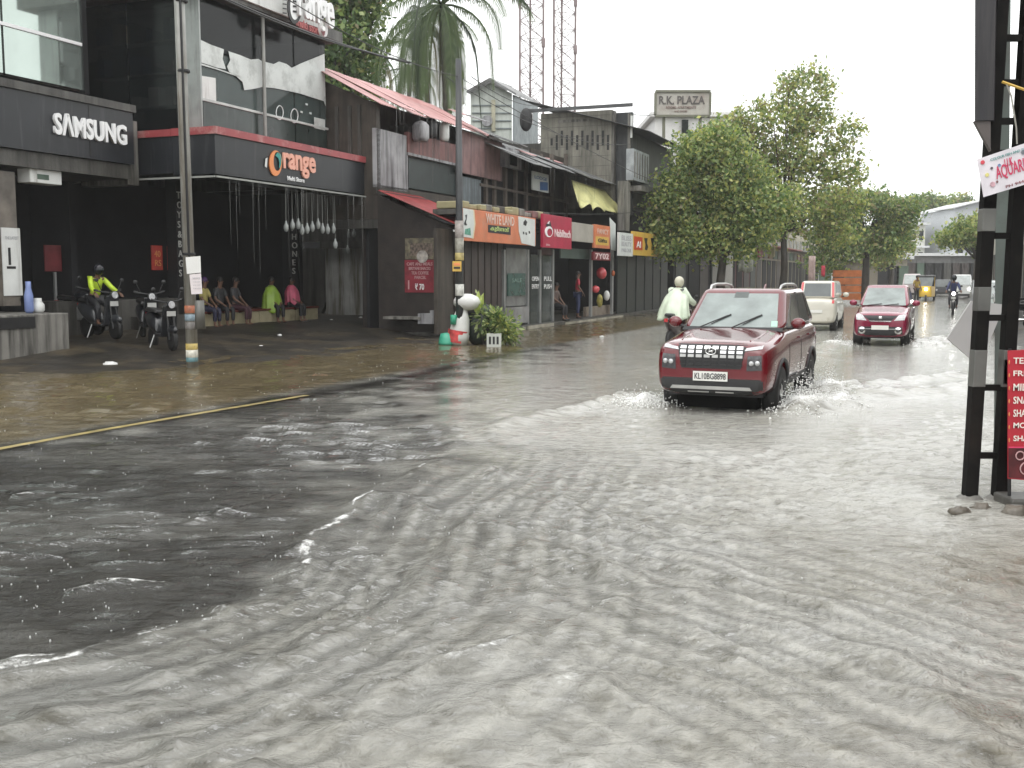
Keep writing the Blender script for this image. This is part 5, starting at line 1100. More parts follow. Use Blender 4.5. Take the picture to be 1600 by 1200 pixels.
    def wheel(s, sx, y, r, hw):
        b = MB(); b.lathe([(r * .62, -.09), (r * .93, -.1), (r, -.06), (r, .06), (r * .93, .1), (r * .62, .09)], 24, (sx * (hw - .105), y, r - .08), 0); w_ = s.sub('wheel', RUB, None, b, True)
        b = MB(); b.lathe([(r * .6, -.02), (r * .62, .0), (r * .2, .02), (.03, .03)] if sx > 0 else [(.03, -.03), (r * .2, -.02), (r * .62, 0), (r * .6, .02)], 20, (sx * (hw - .03), y, r - .08), 0); rim = s.sub('rim', SIL, w_, b)
        for k in range(5):
            a = 2 * math.pi * k / 5; b = MB(); b.ell((sx * (hw - .012), y + r * .38 * math.cos(a), r - .08 + r * .38 * math.sin(a)), (.012, r * .13, r * .13), 8, 5); s.sub('rim_gap', BLK, w_, b)
    def face(s, side):
        c_ = s.cab; hb, ht, zq, zr = c_['hb'], c_['ht'], c_['zq'], s.zr
        if side == 'F': q = [(-hb, c_['yc'], zq), (hb, c_['yc'], zq), (ht, c_['y0'], zr), (-ht, c_['y0'], zr)]
        elif side == 'B': q = [(hb, c_['yb'], zq), (-hb, c_['yb'], zq), (-ht, c_['y1'], zr), (ht, c_['y1'], zr)]
        elif side == 'R': q = [(hb, c_['yc'], zq), (hb, c_['yb'], zq), (ht, c_['y1'], zr), (ht, c_['y0'], zr)]
        else: q = [(-hb, c_['yb'], zq), (-hb, c_['yc'], zq), (-ht, c_['y0'], zr), (-ht, c_['y1'], zr)]
        return [Vector(p) for p in q]
    def fpt(s, side, a, b):
        q = s.face(side); return (q[0].lerp(q[1], a)).lerp(q[3].lerp(q[2], a), b)
    def win(s, name, side, a0, a1, b0, b1, mat, parent=None, off=.006, poly=None):
        q = s.face(side); n = (q[1] - q[0]).cross(q[3] - q[0]).normalized()
        pts = [s.fpt(side, *p) + n * off for p in (poly or [(a0, b0), (a1, b0), (a1, b1), (a0, b1)])]
        return s.sub(name, mat, parent, MB().slab(pts, -n * .012))
    def hit(s, side, a, b):
        o, d = {'F': ((a, -5, b), (0, 1, 0)), 'B': ((a, 5, b), (0, -1, 0)), 'R': ((5, a, b), (-1, 0, 0)), 'L': ((-5, a, b), (1, 0, 0)), 'T': ((a, b, 5), (0, 0, -1))}[side]
        h = s.bvh.ray_cast(Vector(o), Vector(d)); 
        return h[0] if h[0] else None, -Vector(d)
    def decal(s, name, mat, side, quad, off=.008, n=6, parent=None, th=.02):
        """quad of (a, b) corners on a face, laid on the body's own curve; (x, z) for F and B, (y, z) for R and L, (x, y) for T"""
        g = []
        (a0, b0), (a1, b1), (a2, b2), (a3, b3) = quad; m = max(2, n)
        last = None
        for j in range(m + 1):
            for i in range(m + 1):
                u, v = i / m, j / m
                a = (a0 * (1 - u) + a1 * u) * (1 - v) + (a3 * (1 - u) + a2 * u) * v; b = (b0 * (1 - u) + b1 * u) * (1 - v) + (b3 * (1 - u) + b2 * u) * v
                p, nr = s.hit(side, a, b)
                if p is None: p = last if last is not None else Vector((a, -s.L / 2, b))
                last = p; g.append(p + nr * off)
        k = (m + 1) ** 2; vs = g + [p - nr * th for p in g]; fs = []
        for j in range(m):
            for i in range(m):
                q = j * (m + 1) + i; fs.append((q, q + 1, q + m + 2, q + m + 1))
        ed = [i for i in range(m + 1)] + [(j + 1) * (m + 1) - 1 for j in range(1, m + 1)] + [m * (m + 1) + i for i in range(m - 1, -1, -1)] + [j * (m + 1) for j in range(m - 1, 0, -1)]
        for e in range(len(ed)): fs.append((ed[e], ed[(e + 1) % len(ed)], ed[(e + 1) % len(ed)] + k, ed[e] + k))
        return s.sub(name, mat, parent, MB().add(vs, fs))
    def rect(s, name, mat, side, a0, a1, b0, b1, off=.008, n=5, parent=None): return s.decal(name, mat, side, [(a0, b0), (a1, b0), (a1, b1), (a0, b1)], off, n, parent)
    def seam(s, side, pts, mat=CLAD, r=.006, name='panel_seam', out=.0):
        q = []
        for p in pts:
            h, nr = s.hit(side, *p)
            if h: q.append(h + nr * out)
        if len(q) > 1: s.sub(name, mat, None, MB().tube(q, r, 4))
    def plate(s, side, x0, x1, z0, z1, body, y):
        sg = -1 if side == 'F' else 1
        b = MB().box(x0, x1, y, y + .012, z0, z1); pl = s.sub('number_plate', M('plate_white', (.74, .74, .70), .4, var=.06), None, b)
        if body: text(body, Vector((x0 + .02 if sg < 0 else x1 - .02, y - .001 if sg < 0 else y + .013, z0 + .02)), (1, 0, 0) if sg < 0 else (-1, 0, 0), (0, 0, 1), (x1 - x0) - .04, (z1 - z0) - .04, M('black_print'), pl, .003, .012)
def mirror(c, sx, y, z, w_=.11):
    b = MB(); b.ell((sx * (c.W / 2 + .085), y, z), (w_ * .85, .06, .075), 14, 8); m = c.sub('wing_mirror', c.paint, None, b, True)
    b = MB(); b.tube([(sx * c.W * .46, y + .02, z - .06), (sx * (c.W / 2 + .04), y + .01, z - .05)], .02, 6); c.sub('mirror_stalk', CLAD, m, b)
    return m
# --- crimson compact SUV ----------------------------------------------------------------------
RP = M('crimson_metallic_paint', (.125, .002, .007), .16, metal=.0, var=.04, coat=1.)
c = Car('suv', 'crimson compact SUV with silver roof rails pushing through the flood towards the viewer', RP, 4.0, 1.45, .24, .90, 1.03, 1.52, -.86, -.16, 1.40, 1.80, .76, .33, (-1.2, 1.22), group='cars on the flooded road')
F = -2.0
gr = c.decal('grille', BLK, 'F', [(-.36, .58), (.36, .58), (.42, .87), (-.42, .87)], .006, 8)
for r_ in range(5):
    zz = .835 - r_ * .052; cnt = 8
    for k in range(cnt):
        xx = -.345 + k * .0985
        if r_ < 2 and k in (3, 4) and r_ == 1: continue
        mt = CHR if r_ < 2 else (SIL if r_ == 2 else CLAD)
        c.rect('grille_block', mt, 'F', xx - .036, xx + .036, zz - (.019 if r_ < 3 else .008), zz + (.017 if r_ < 3 else .006), .016, 2, gr)
h, _ = c.hit('F', 0, .80); b = MB(); b.tube([(.062 * math.cos(t), h.y - .035, .79 + .042 * math.sin(t)) for t in np.linspace(0, 6.283, 22)], .009, 6, False); em = c.sub('emblem', CHR, gr, b, True)
for x0, z0, x1, z1 in ((-.03, .77, -.012, .81), (.03, .81, .012, .77), (-.02, .785, .02, .795)): c.sub('emblem_bar', CHR, em, MB().tube([(x0, h.y - .035, z0), (x1, h.y - .035, z1)], .008, 5))
for sx in (-1, 1):
    c.decal('daytime_lamp', LENS, 'F', [(sx * .40, .80), (sx * .60, .825), (sx * .60, .865), (sx * .42, .835)], .012, 4)
    hl = c.decal('headlight', DLENS, 'F', [(sx * .43, .56), (sx * .61, .575), (sx * .60, .75), (sx * .44, .74)], .01, 5)
    for xx, zz in ((.49, .655), (.56, .66)):
        h, _ = c.hit('F', sx * xx, zz); b = MB(); b.lathe([(.03, 0), (.026, .02), (.01, .03)], 12, (h.x, h.y - .03, h.z), 1); c.sub('projector_lens', LENS, hl, b, True)
    c.decal('corner_cladding', CLAD, 'F', [(sx * .42, .27), (sx * .62, .30), (sx * .625, .44), (sx * .42, .46)], .006, 4)
c.decal('lower_grille', CLAD, 'F', [(-.60, .31), (.60, .31), (.60, .46), (-.60, .46)], .004, 8)
c.decal('skid_plate', SIL, 'F', [(-.50, .325), (.50, .325), (.47, .365), (-.47, .365)], .02, 8)
c.decal('bumper_lip', BLK, 'F', [(-.52, .25), (.52, .25), (.5, .31), (-.5, .31)], .008, 8); c.rect('skid_slot', SIL, 'F', -.28, -.02, .285, .30, .014, 3); c.rect('skid_slot', SIL, 'F', .06, .28, .285, .30, .014, 3)
h, _ = c.hit('F', 0, .49); c.plate('F', -.21, .21, .43, .545, 'KL10BG8898', h.y - .03)
c.decal('bonnet_edge', CLAD, 'T', [(-.52, F + .12), (.52, F + .12), (.53, F + .128), (-.53, F + .128)], .002, 6, th=.004)
for sx in (-1, 1): c.seam('T', [(sx * .42, -1.75), (sx * .46, -1.4), (sx * .48, -.95)], RP, .012, 'bonnet_crease', 0)
# glass, wipers, rails
for side, sgn in (('R', 1), ('L', -1)):
    def P(a, b): return (a, b) if side == 'R' else (1 - a, b)
    fw = [P(.16, .10), P(.46, .10), P(.46, .86), P(.235, .86)]; rw_ = [P(.50, .10), P(.80, .10), P(.80, .86), P(.50, .86)]; qw = [P(.835, .2), P(.94, .2), P(.90, .82), P(.835, .86)]; tri = [P(.06, .06), P(.145, .06), P(.21, .7)]
    for nm, pl in (('side_window', fw), ('side_window', rw_), ('quarter_window', qw), ('quarter_window', tri)): c.win(nm, side, 0, 0, 0, 0, SGL, None, .006, pl if side == 'R' else pl[::-1])
    c.win('pillar_trim', side, 0, 0, 0, 0, BLK, None, .004, ([P(.46, .06), P(.50, .06), P(.50, .9), P(.46, .9)] if side == 'R' else [P(.46, .06), P(.50, .06), P(.50, .9), P(.46, .9)][::-1]))
    for y in (-.72, .22, 1.05): c.seam(side, [(y + .03, .95), (y, .8), (y, .6), (y + .02, .42)])
    c.seam(side, [(-.72, .41), (0, .40), (1.0, .41)], CLAD, .012, 'sill_seam'); c.decal('side_cladding', CLAD, side, [(-.80, .25), (.82, .25), (.82, .38), (-.80, .38)], .008, 8)
    for y in (.08, .92): c.rect('door_handle', RP, side, y - .07, y + .07, .86, .885, .022, 3)
    for wy_ in (-1.2, 1.22):
        pts = []
        for a in np.linspace(.05, math.pi - .05, 14):
            h, nr = c.hit(side, wy_ + .405 * math.cos(a), .25 + .405 * math.sin(a))
            if h: pts.append(h)
        if len(pts) > 2: c.sub('arch_cladding', CLAD, None, MB().tube(pts, .028, 6), True)
    mirror(c, sgn, -.66, 1.08)
    rp = [(sgn * .47, -.10, 1.50), (sgn * .475, -.02, 1.555), (sgn * .475, .25, 1.575), (sgn * .475, .9, 1.572), (sgn * .47, 1.2, 1.545), (sgn * .465, 1.32, 1.50)]
    c.sub('roof_rail', SIL, None, MB().tube(rp, .020, 8), True)
c.box('air_dam', M('matt_black', (.006, .006, .006), .95, spec=.1), -.50, .50, F + .35, F + .6, .06, .30); c.win('rear_window', 'B', .1, .9, .2, .85, RGL)
for x0, x1 in ((-.42, -.10), (.0, .33)):
    q = c.face('F'); n = (q[1] - q[0]).cross(q[3] - q[0]).normalized(); a = (x0 / (2 * c.cab['hb'])) + .5; b_ = (x1 / (2 * c.cab['hb'])) + .5
    p0, p1 = c.fpt('F', a, .0) + n * .03, c.fpt('F', b_, .30) + n * .025; w_ = c.sub('wiper', BLK, None, MB().tube([p0, p1], [.009, .007], 6)); c.sub('wiper_blade', BLK, w_, MB().tube([p0.lerp(p1, .4) + n * -.008 - Vector((0, 0, .02)), p1 + (p1 - p0) * .1 - n * .006], .011, 5))
c.win('windscreen_sticker', 'F', .87, .93, .07, .2, M('pale_green_sticker', (.4, .62, .5), .5), None, .009); c.win('mirror_mount', 'F', .42, .58, .76, .9, M('dark_mount', (.1, .115, .11), .4), None, .008); c.win('cowl', 'F', .02, .98, -.04, .045, BLK, None, .008)
c.sub('antenna_fin', RP, None, MB().slab([(0, 1.2, 1.50), (0, 1.38, 1.50), (0, 1.36, 1.57)], (.02, 0, 0)))
place(c.t, suv_c + Vector((0, 0, -.05)), -SUVY)
# --- red hatchback ---------------------------------------------------------------------------
RP2 = M('cherry_metallic_paint', (.22, .008, .04), .2, metal=.25, var=.05, coat=1.)
c = Car('hatchback', 'cherry red hatchback with wide chrome winged grille driving behind the SUV', RP2, 3.7, 1.27, .2, .78, .93, 1.40, -.75, .0, 1.2, 1.7, .76, .31, (-1.15, 1.15), .14)
F = -1.85
c.decal('grille', BLK, 'F', [(-.24, .60), (.24, .60), (.40, .72), (-.40, .72)], .008, 6); c.decal('grille_wing', CHR, 'F', [(-.22, .575), (.22, .575), (.25, .60), (-.25, .60)], .02, 5)
h, _ = c.hit('F', 0, .66); b = MB(); b.ell((0, h.y - .01, .67), (.05, .02, .035), 12, 6); c.sub('emblem', CHR, None, b, True)
for sx in (-1, 1):
    c.decal('headlight', LENS, 'F', [(sx * .30, .60), (sx * .53, .62), (sx * .555, .76), (sx * .40, .73)], .012, 5)
    h, _ = c.hit('F', sx * .40, .37); b = MB(); b.lathe([(.085, 0), (.085, .03), (.06, .04)], 16, (h.x, h.y - .03, .37), 1); fl = c.sub('fog_lamp', CHR, None, b, True); b = MB(); b.lathe([(.045, 0), (.04, .02)], 12, (h.x, h.y - .05, .37), 1); c.sub('fog_lens', DLENS, fl, b, True)
    mirror(c, sx, -.62, .98)
c.decal('lower_grille', BLK, 'F', [(-.5, .25), (.5, .25), (.48, .46), (-.48, .46)], .005, 6); h, _ = c.hit('F', 0, .44); c.plate('F', -.19, .19, .39, .49, '', h.y - .03); c.rect('chrome_bar', SIL, 'F', -.33, .33, .40, .415, .012, 5)
for side in ('R', 'L'):
    def P(a, b): return (a, b) if side == 'R' else (1 - a, b)
    for pl in ([P(.16, .10), P(.45, .10), P(.45, .86), P(.29, .86)], [P(.48, .10), P(.76, .10), P(.72, .86), P(.48, .86)]): c.win('side_window', side, 0, 0, 0, 0, SGL, None, .006, pl if side == 'R' else pl[::-1])
    for y in (-.6, .25): c.seam(side, [(y, .85), (y, .35)])
c.win('rear_window', 'B', .1, .9, .2, .85, RGL)
for x0, x1 in ((-.38, -.05), (.0, .34)):
    q = c.face('F'); n = (q[1] - q[0]).cross(q[3] - q[0]).normalized(); p0, p1 = c.fpt('F', x0 / (2 * c.cab['hb']) + .5, .02) + n * .02, c.fpt('F', x1 / (2 * c.cab['hb']) + .5, .1) + n * .02; c.sub('wiper', BLK, None, MB().tube([p0, p1], .009, 5))
c.sub('antenna', BLK, None, MB().tube([(0, .3, 1.4), (0, .45, 1.55)], .008, 4))
place(c.t, b_c, -R(23))
# --- white tall hatchback going away ----------------------------------------------------------
WP = M('cream_white_paint', (.60, .58, .50), .3, var=.06, coat=.8)
c = Car('hatchback', 'cream white boxy hatchback driving away behind the SUV', WP, 3.3, 1.12, .2, .85, 1.0, 1.48, -.95, -.5, 1.35, 1.58, .86, .29, (-1.05, 1.05), .12)
B = 1.65
c.win('rear_window', 'B', .12, .88, .12, .86, RGL)
for sx in (-1, 1):
    c.decal('tail_lamp', REDL, 'B', [(sx * .43, .82), (sx * .50, .82), (sx * .50, .95), (sx * .44, .95)], .012, 3); c.win('tail_lamp', 'B', *((.02, .09) if sx > 0 else (.91, .98)), .05, .92, REDL); mirror(c, sx, -.75, 1.04)
c.decal('rear_bumper', WP, 'B', [(-.5, .22), (.5, .22), (.5, .40), (-.5, .40)], .03, 5); h, _ = c.hit('B', 0, .6); c.plate('B', -.17, .17, .54, .63, '', h.y + .01)
for side in ('R', 'L'):
    def P(a, b): return (a, b) if side == 'R' else (1 - a, b)
    for pl in ([P(.14, .10), P(.44, .10), P(.44, .86), P(.22, .86)], [P(.47, .10), P(.74, .10), P(.74, .86), P(.47, .86)], [P(.78, .12), P(.95, .12), P(.93, .84), P(.78, .84)]): c.win('side_window', side, 0, 0, 0, 0, SGL, None, .006, pl if side == 'R' else pl[::-1])
pw = gp(1278, 31.5); place(c.t, Vector((pw.x, pw.y, 0)) + RU * 1.5, math.pi - A)
# --- spray thrown up by the wheels ------------------------------------------------------------
SPR = M('white_spray', (.78, .78, .76), .25, var=.12, scale=20)
def spray(name, label, car_c, yaw, spots, seed):
    rg = random.Random(seed); b = MB(); ax = Vector((math.cos(yaw), -math.sin(yaw), 0)); ay = Vector((math.sin(yaw), math.cos(yaw), 0))
    for (cx, cy, rx, ry, h, n) in spots:
        for k in range(n):
            a, e = rg.gauss(0, 1), rg.gauss(0, 1); p = car_c + ax * (cx + rx * a) + ay * (cy + ry * e); z = abs(rg.gauss(0, .5)) * h * math.exp(-.3 * (a * a + e * e)); r_ = rg.uniform(.004, .011) * (1.2 if z < .08 else .8)
            b.ell(p + Vector((0, 0, z)), (r_ * rg.uniform(.8, 1.6), r_, r_ * rg.uniform(.8, 1.5)), 5, 3)
    o = b.build(name, SPR, smooth=True); return stuff(tag(o, label, 'spray'))
spray('water_spray', 'white water splashing up around the wheels of the crimson SUV', suv_c, SUVY, [(.95, -1.1, .16, .34, .42, 1900), (1.15, -.6, .2, .35, .2, 900), (.92, 1.3, .16, .3, .34, 900), (-.98, -1.5, .26, .28, .2, 800), (1.3, .3, .2, .5, .1, 500)], 1)
spray('water_spray', 'pale spray beside the cherry red hatchback', b_c, R(23), [(.9, -1.0, .2, .5, .3, 260), (-.85, -1.1, .2, .4, .25, 220), (.95, 1.1, .25, .5, .35, 240)], 2)
# ------------------------------------------------------------------ scooters and people
def scooter(name, label, paint, loc, rz, group='two wheelers', lit=False, sx=1., mirror_on=True):
    t = thing(name, label, 'scooter' if 'scooter' in name else 'motorcycle', (0, 0, 0), group)
    moto = 'motor' in name; r = .29 if moto else .23
    for y in (-.62, .62):
        b = MB(); b.lathe([(r * .7, -.045), (r * .95, -.05), (r, 0), (r * .95, .05), (r * .7, .045)], 20, (0, y, r), 0); w_ = b.build('wheel', RUB, t, smooth=True)
        b = MB(); b.lathe([(r * .68, -.03), (r * .3, -.035), (r * .3, .035), (r * .68, .03)], 16, (0, y, r), 0); b.build('rim', SIL, w_)
    if moto:
        b = MB(); b.ell((0, -.1, .82), (.14, .30, .13), 14, 8); b.build('fuel_tank', paint, t, smooth=True)
        b = MB(); b.box(-.13, .13, -.25, .25, .32, .62); b.build('engine', SIL, t, bevel=.04)
        b = MB(); b.tube([(0, -.5, .9), (0, -.1, .72), (0, .3, .68), (0, .62, .78)], .05, 8); b.build('frame', BLK, t)
        b = MB(); b.tube([(.13, -.1, .35), (.15, .4, .34), (.16, .85, .42)], .045, 8); b.build('exhaust', CHR, t, smooth=True)
    else:
        b = MB(); vs = []                                   # rear body shell
        prof = [(.05, .13, .34, .40), (.10, .15, .30, .62), (.35, .17, .30, .74), (.62, .16, .42, .77), (.85, .10, .58, .76), (.93, .05, .64, .74)]
        n = 12
        for y, w_, z0, z1 in prof:
            for k in range(n): a = 2 * math.pi * k / n; vs.append((w_ * math.cos(a), y, (z0 + z1) / 2 + (z1 - z0) / 2 * math.sin(a)))
        fs = [(i * n + j, (i + 1) * n + j, (i + 1) * n + (j + 1) % n, i * n + (j + 1) % n) for i in range(len(prof) - 1) for j in range(n)] + [tuple(range(n)), tuple(range((len(prof) - 1) * n, len(prof) * n))[::-1]]
        b.add(vs, fs).build('rear_body', paint, t, smooth=True)
        b = MB(); b.box(-.16, .16, -.36, .1, .27, .34); b.build('floorboard', CLAD, t, bevel=.02)
        b = MB(); b.hexa([(-.19, -.40, .28), (.19, -.40, .28), (.17, -.33, .28), (-.17, -.33, .28)], [(-.17, -.56, .92), (.17, -.56, .92), (.14, -.46, .92), (-.14, -.46, .92)]); b.build('apron', paint, t, bevel=.03)
        b = MB(); b.ell((0, -.62, .42), (.085, .26, .10), 12, 7); b.build('front_mudguard', paint, t, smooth=True)
    b = MB(); b.hexa([(-.13, .0 if moto else .08, .74), (.13, .0 if moto else .08, .74), (.12, .80, .78), (-.12, .80, .78)], [(-.11, .05 if moto else .1, .82), (.11, .05 if moto else .1, .82), (.10, .78, .86), (-.10, .78, .86)]); b.build('seat', M('black_vinyl', (.015, .015, .015), .35), t, bevel=.03)
    for x in (-.07, .07): MB().tube([(x, -.62, r), (x, -.5, .9)], .02, 6).build('fork', CLAD, t)
    hb = MB().tube([(-.34, -.33, 1.03), (-.2, -.42, 1.0), (0, -.46, .97), (.2, -.42, 1.0), (.34, -.33, 1.03)], .018, 6).build('handlebar', BLK, t)
    for x in (-.33, .33): MB().tube([(x * .78, -.36, 1.02), (x * 1.05, -.32, 1.035)], .026, 6).build('grip', RUB, hb)
    b = MB(); b.lathe([(.06, 0), (.085, .03), (.08, .1), (.04, .14)], 14, (0, -.64, .93), 1); hl = b.build('headlight', paint if not lit else BLK, t, smooth=True)
    b = MB(); b.lathe([(.07, -.02), (.075, 0)], 14, (0, -.635, .93), 1); b.build('headlight_lens', M('lit_headlamp', (1, .98, .93), .3, var=0, emit=14.) if lit else LENS, hl)
    if mirror_on:
        for x in (-.3, .3):
            MB().tube([(x * .7, -.42, 1.02), (x, -.42, 1.2)], .009, 5).build('mirror_stem', BLK, t); b = MB(); b.ell((x * 1.08, -.42, 1.24), (.055, .015, .04), 10, 6); b.build('mirror', CLAD, t, smooth=True)
    MB().box(-.05, .05, .9, .94, .66, .74).build('tail_lamp', REDL, t)
    MB().box(-.1, .1, -.60, -.585, .70, .80).build('number_plate', M('dull_plate', (.45, .45, .43), .5), t)
    MB().tube([(-.12, .2, .3), (-.22, .25, .02)], .014, 5).build('stand', SIL, t)
    place(t, loc, rz, (sx, sx, 1)); return t
DPNT = M('black_scooter_paint', (.014, .015, .018), .3, coat=.5); GPNT = M('dark_grey_scooter_paint', (.03, .032, .036), .3, coat=.5)
SKIN = M('brown_skin', (.16, .085, .055), .5, var=.12, scale=9); HAIR = M('black_hair', (.010, .009, .009), .5)
def skinned(verts, edges, mat, name, parent, lv=1, root=0, extra=None):
    me = bpy.data.meshes.new(name); me.from_pydata([v[:3] for v in verts], edges, []); o = bpy.data.objects.new('tmp', me); C.objects.link(o)
    m = o.modifiers.new('skin', 'SKIN'); m.use_smooth_shade = True; m.branch_smoothing = .6
    for i, v in enumerate(verts):
        d = me.skin_vertices[0].data[i]; r = v[3]; d.radius = (r, r) if not hasattr(r, '__len__') else r; d.use_root = (i == root)
    s_ = o.modifiers.new('sub', 'SUBSURF'); s_.levels = lv; s_.render_levels = lv
    me2 = evaluated(o, name); bpy.data.objects.remove(o)
    if extra is not None:
        bm = bmesh.new(); bm.from_mesh(me2); em = bpy.data.meshes.new('x'); em.from_pydata(extra.v, [], extra.f); bm.from_mesh(em); bm.to_mesh(me2); bm.free()
    me2.materials.clear(); me2.materials.append(mat); me2.polygons.foreach_set('use_smooth', [True] * len(me2.polygons)); return link(name, me2, parent)
SIT = dict(pel=(0, 0, .52), spi=(0, .04, .72), che=(0, .03, .93), nec=(0, .0, 1.07), hea=(0, -.04, 1.19), cro=(0, -.035, 1.28), hip=(.09, -.02, .50), kne=(.12, -.42, .49), ank=(.12, -.40, .09), toe=(.13, -.55, .04), sho=(.17, .03, 1.0), elb=(.24, -.06, .74), wri=(.12, -.27, .60))
RIDE = dict(pel=(0, .22, .92), spi=(0, .20, 1.12), che=(0, .12, 1.32), nec=(0, .06, 1.45), hea=(0, .0, 1.56), cro=(0, .0, 1.65), hip=(.09, .2, .90), kne=(.16, -.18, .72), ank=(.15, -.12, .36), toe=(.16, -.28, .33), sho=(.17, .11, 1.38), elb=(.26, -.08, 1.17), wri=(.30, -.30, 1.06))
STAND = dict(pel=(0, 0, .93), spi=(0, .01, 1.12), che=(0, .0, 1.33), nec=(0, -.01, 1.47), hea=(0, -.03, 1.58), cro=(0, -.03, 1.68), hip=(.09, 0, .88), kne=(.10, -.03, .5), ank=(.10, .01, .09), toe=(.12, -.13, .04), sho=(.18, .0, 1.40), elb=(.24, .0, 1.13), wri=(.22, -.16, .95))
def person(label, pose, loc, rz, shirt, trousers, hair=HAIR, poncho=None, helmet=None, group='people by the shops', lean=0., sx=.85, long_hair=False, arms_skin=True, cap=None):
    t = thing('person', label, 'person', (0, 0, 0), group); J = pose
    V_, E = [], []
    def v(p, r): V_.append((p[0], p[1], p[2], r)); return len(V_) - 1
    def chain(a, pts):
        for p, r in pts: b = v(p, r); E.append((a, b)); a = b
        return a
    pel = v(J['pel'], (.15, .11)); che = chain(pel, [(J['spi'], (.13, .095)), (J['che'], (.145, .10))]); nec = chain(che, [(J['nec'], .052)]); chain(nec, [(J['hea'], (.078, .092)), (J['cro'], (.062, .072))])
    for s_ in (-1, 1):
        m = lambda k: (J[k][0] * s_, J[k][1], J[k][2])
        chain(pel, [(m('hip'), .085), (m('kne'), .058), (m('ank'), .038), (m('toe'), .032)])
        w_ = chain(che, [(m('sho'), .058), (m('elb'), .042), (m('wri'), .028)])
        wr, el = Vector(m('wri')), Vector(m('elb')); d = (wr - el).normalized(); sd = d.cross(Vector((0, 0, 1))).normalized(); pm = wr + d * .06; pi = chain(w_, [(pm, .034)])
        for k, (o_, l_) in enumerate(((-.032, .07), (-.011, .08), (.011, .076), (.032, .06))): chain(pi, [(pm + sd * o_ + d * .03, .0095), (pm + sd * o_ + d * (.03 + l_ * .5) + Vector((0, 0, -.012)), .009), (pm + sd * o_ + d * (.03 + l_ * .85) + Vector((0, 0, -.04)), .008)])
        chain(w_, [(wr + d * .035 - sd * .045 * s_, .011), (wr + d * .075 - sd * .06 * s_ + Vector((0, 0, -.01)), .009)])
    hx = MB(); h = Vector(J['hea']); hx.ell(h + Vector((0, -.098, -.005)), (.013, .022, .02), 8, 6)
    for s_ in (-1, 1): hx.ell(h + Vector((.08 * s_, .01, 0)), (.012, .02, .03), 8, 6)
    hx.ell(h + Vector((0, -.085, -.05)), (.024, .012, .008), 8, 5)
    skinned(V_, E, SKIN, 'body', t, 1, 0, hx)
    for s_ in (-1, 1): b = MB(); b.ell(h + Vector((.03 * s_, -.085, .022)), (.010, .006, .007), 8, 5); b.build('eye', BLK, t)
    # clothes
    V_, E = [], []
    pel = v(J['pel'], (.165, .125)); che = chain(pel, [(J['spi'], (.15, .115)), (J['che'], (.165, .12))]); chain(che, [((J['nec'][0], J['nec'][1] + .01, J['nec'][2] - .04), .07)])
    for s_ in (-1, 1):
        m = lambda k: (J[k][0] * s_, J[k][1], J[k][2]); mid = tuple(Vector(m('sho')).lerp(Vector(m('elb')), .85 if arms_skin else 1)); chain(che, [(m('sho'), .074), (mid, .062)] + ([] if arms_skin else [(m('wri'), .045)]))
    skinned(V_, E, shirt, 'shirt', t)
    V_, E = [], []
    pel = v((J['pel'][0], J['pel'][1], J['pel'][2] + .02), (.165, .125))
    for s_ in (-1, 1): m = lambda k: (J[k][0] * s_, J[k][1], J[k][2]); chain(pel, [(m('hip'), .10), (m('kne'), .075), (tuple(Vector(m('kne')).lerp(Vector(m('ank')), .8)), .062)])
    skinned(V_, E, trousers, 'trousers', t)
    for s_ in (-1, 1): q = Vector((J['ank'][0] * s_, (J['ank'][1] + J['toe'][1]) / 2 - .01, J['toe'][2] - .005)); b = MB(); b.ell(q, (.045, .125, .04), 10, 6); b.build('sandal', CLAD, t, smooth=True)
    if helmet:
        b = MB(); b.ell(h + Vector((0, .015, .03)), (.125, .145, .135), 16, 10); hm = b.build('helmet', helmet, t, smooth=True); b = MB(); b.ell(h + Vector((0, -.07, .02)), (.095, .075, .06), 12, 7); b.build('visor', DGL, hm, smooth=True)
    else:
        b = MB(); b.ell(h + Vector((0, .022, .035)), (.092, .096, .088), 14, 8); b.build('hair', cap or hair, t, smooth=True)
        if long_hair: b = MB(); b.ell(h + Vector((0, .08, -.10)), (.075, .05, .16), 10, 7); b.build('long_hair', hair, t, smooth=True)
    if poncho:
        mt, hem, flare = poncho; b = MB(); n = 40; secs = []; nk, ch_, pl_ = Vector(J['nec']), Vector(J['che']), Vector(J['pel'])
        top = nk.z - .0; zs_ = np.linspace(top, hem, 12); vs = []
        for i, z_ in enumerate(zs_):
            f = i / 11; ctr = nk.lerp(pl_, min(1, (top - z_) / max(.01, top - pl_.z))); rx = .07 + (.20 + flare * f) * min(1, f * 3.2) ** .6; ry = .07 + (.13 + flare * .9 * f) * min(1, f * 2.6) ** .7
            for k in range(n): a = 2 * math.pi * k / n; w_ = 1 + .12 * f * math.sin(a * 9 + 1.3 * math.sin(a * 2)) ; vs.append((ctr.x + rx * w_ * math.cos(a), ctr.y + ry * w_ * math.sin(a) + (-.05 * f if pose is SIT else .06 * f), z_ + .05 * f * math.sin(a * 4 + 1)))
        b.add(vs, [(i * n + j, i * n + (j + 1) % n, (i + 1) * n + (j + 1) % n, (i + 1) * n + j) for i in range(11) for j in range(n)])
        po = b.build('rain_poncho', mt, t, smooth=True); sm_ = po.modifiers.new('solid', 'SOLIDIFY'); sm_.thickness = .008
        if pose is not SIT:
            for s_ in (-1, 1): m = lambda k: Vector((J[k][0] * s_, J[k][1], J[k][2])); MB().tube([m('sho') + Vector((0, 0, .02)), m('elb'), m('elb').lerp(m('wri'), .9)], [.10, .085, .07], 12).build('poncho_sleeve', mt, po, smooth=True)
    place(t, loc, rz, (sx, sx, 1)); return t
def cloth(name, col, var=.2): return M(name, col, .6, var=var, scale=7)
vF = -17.0
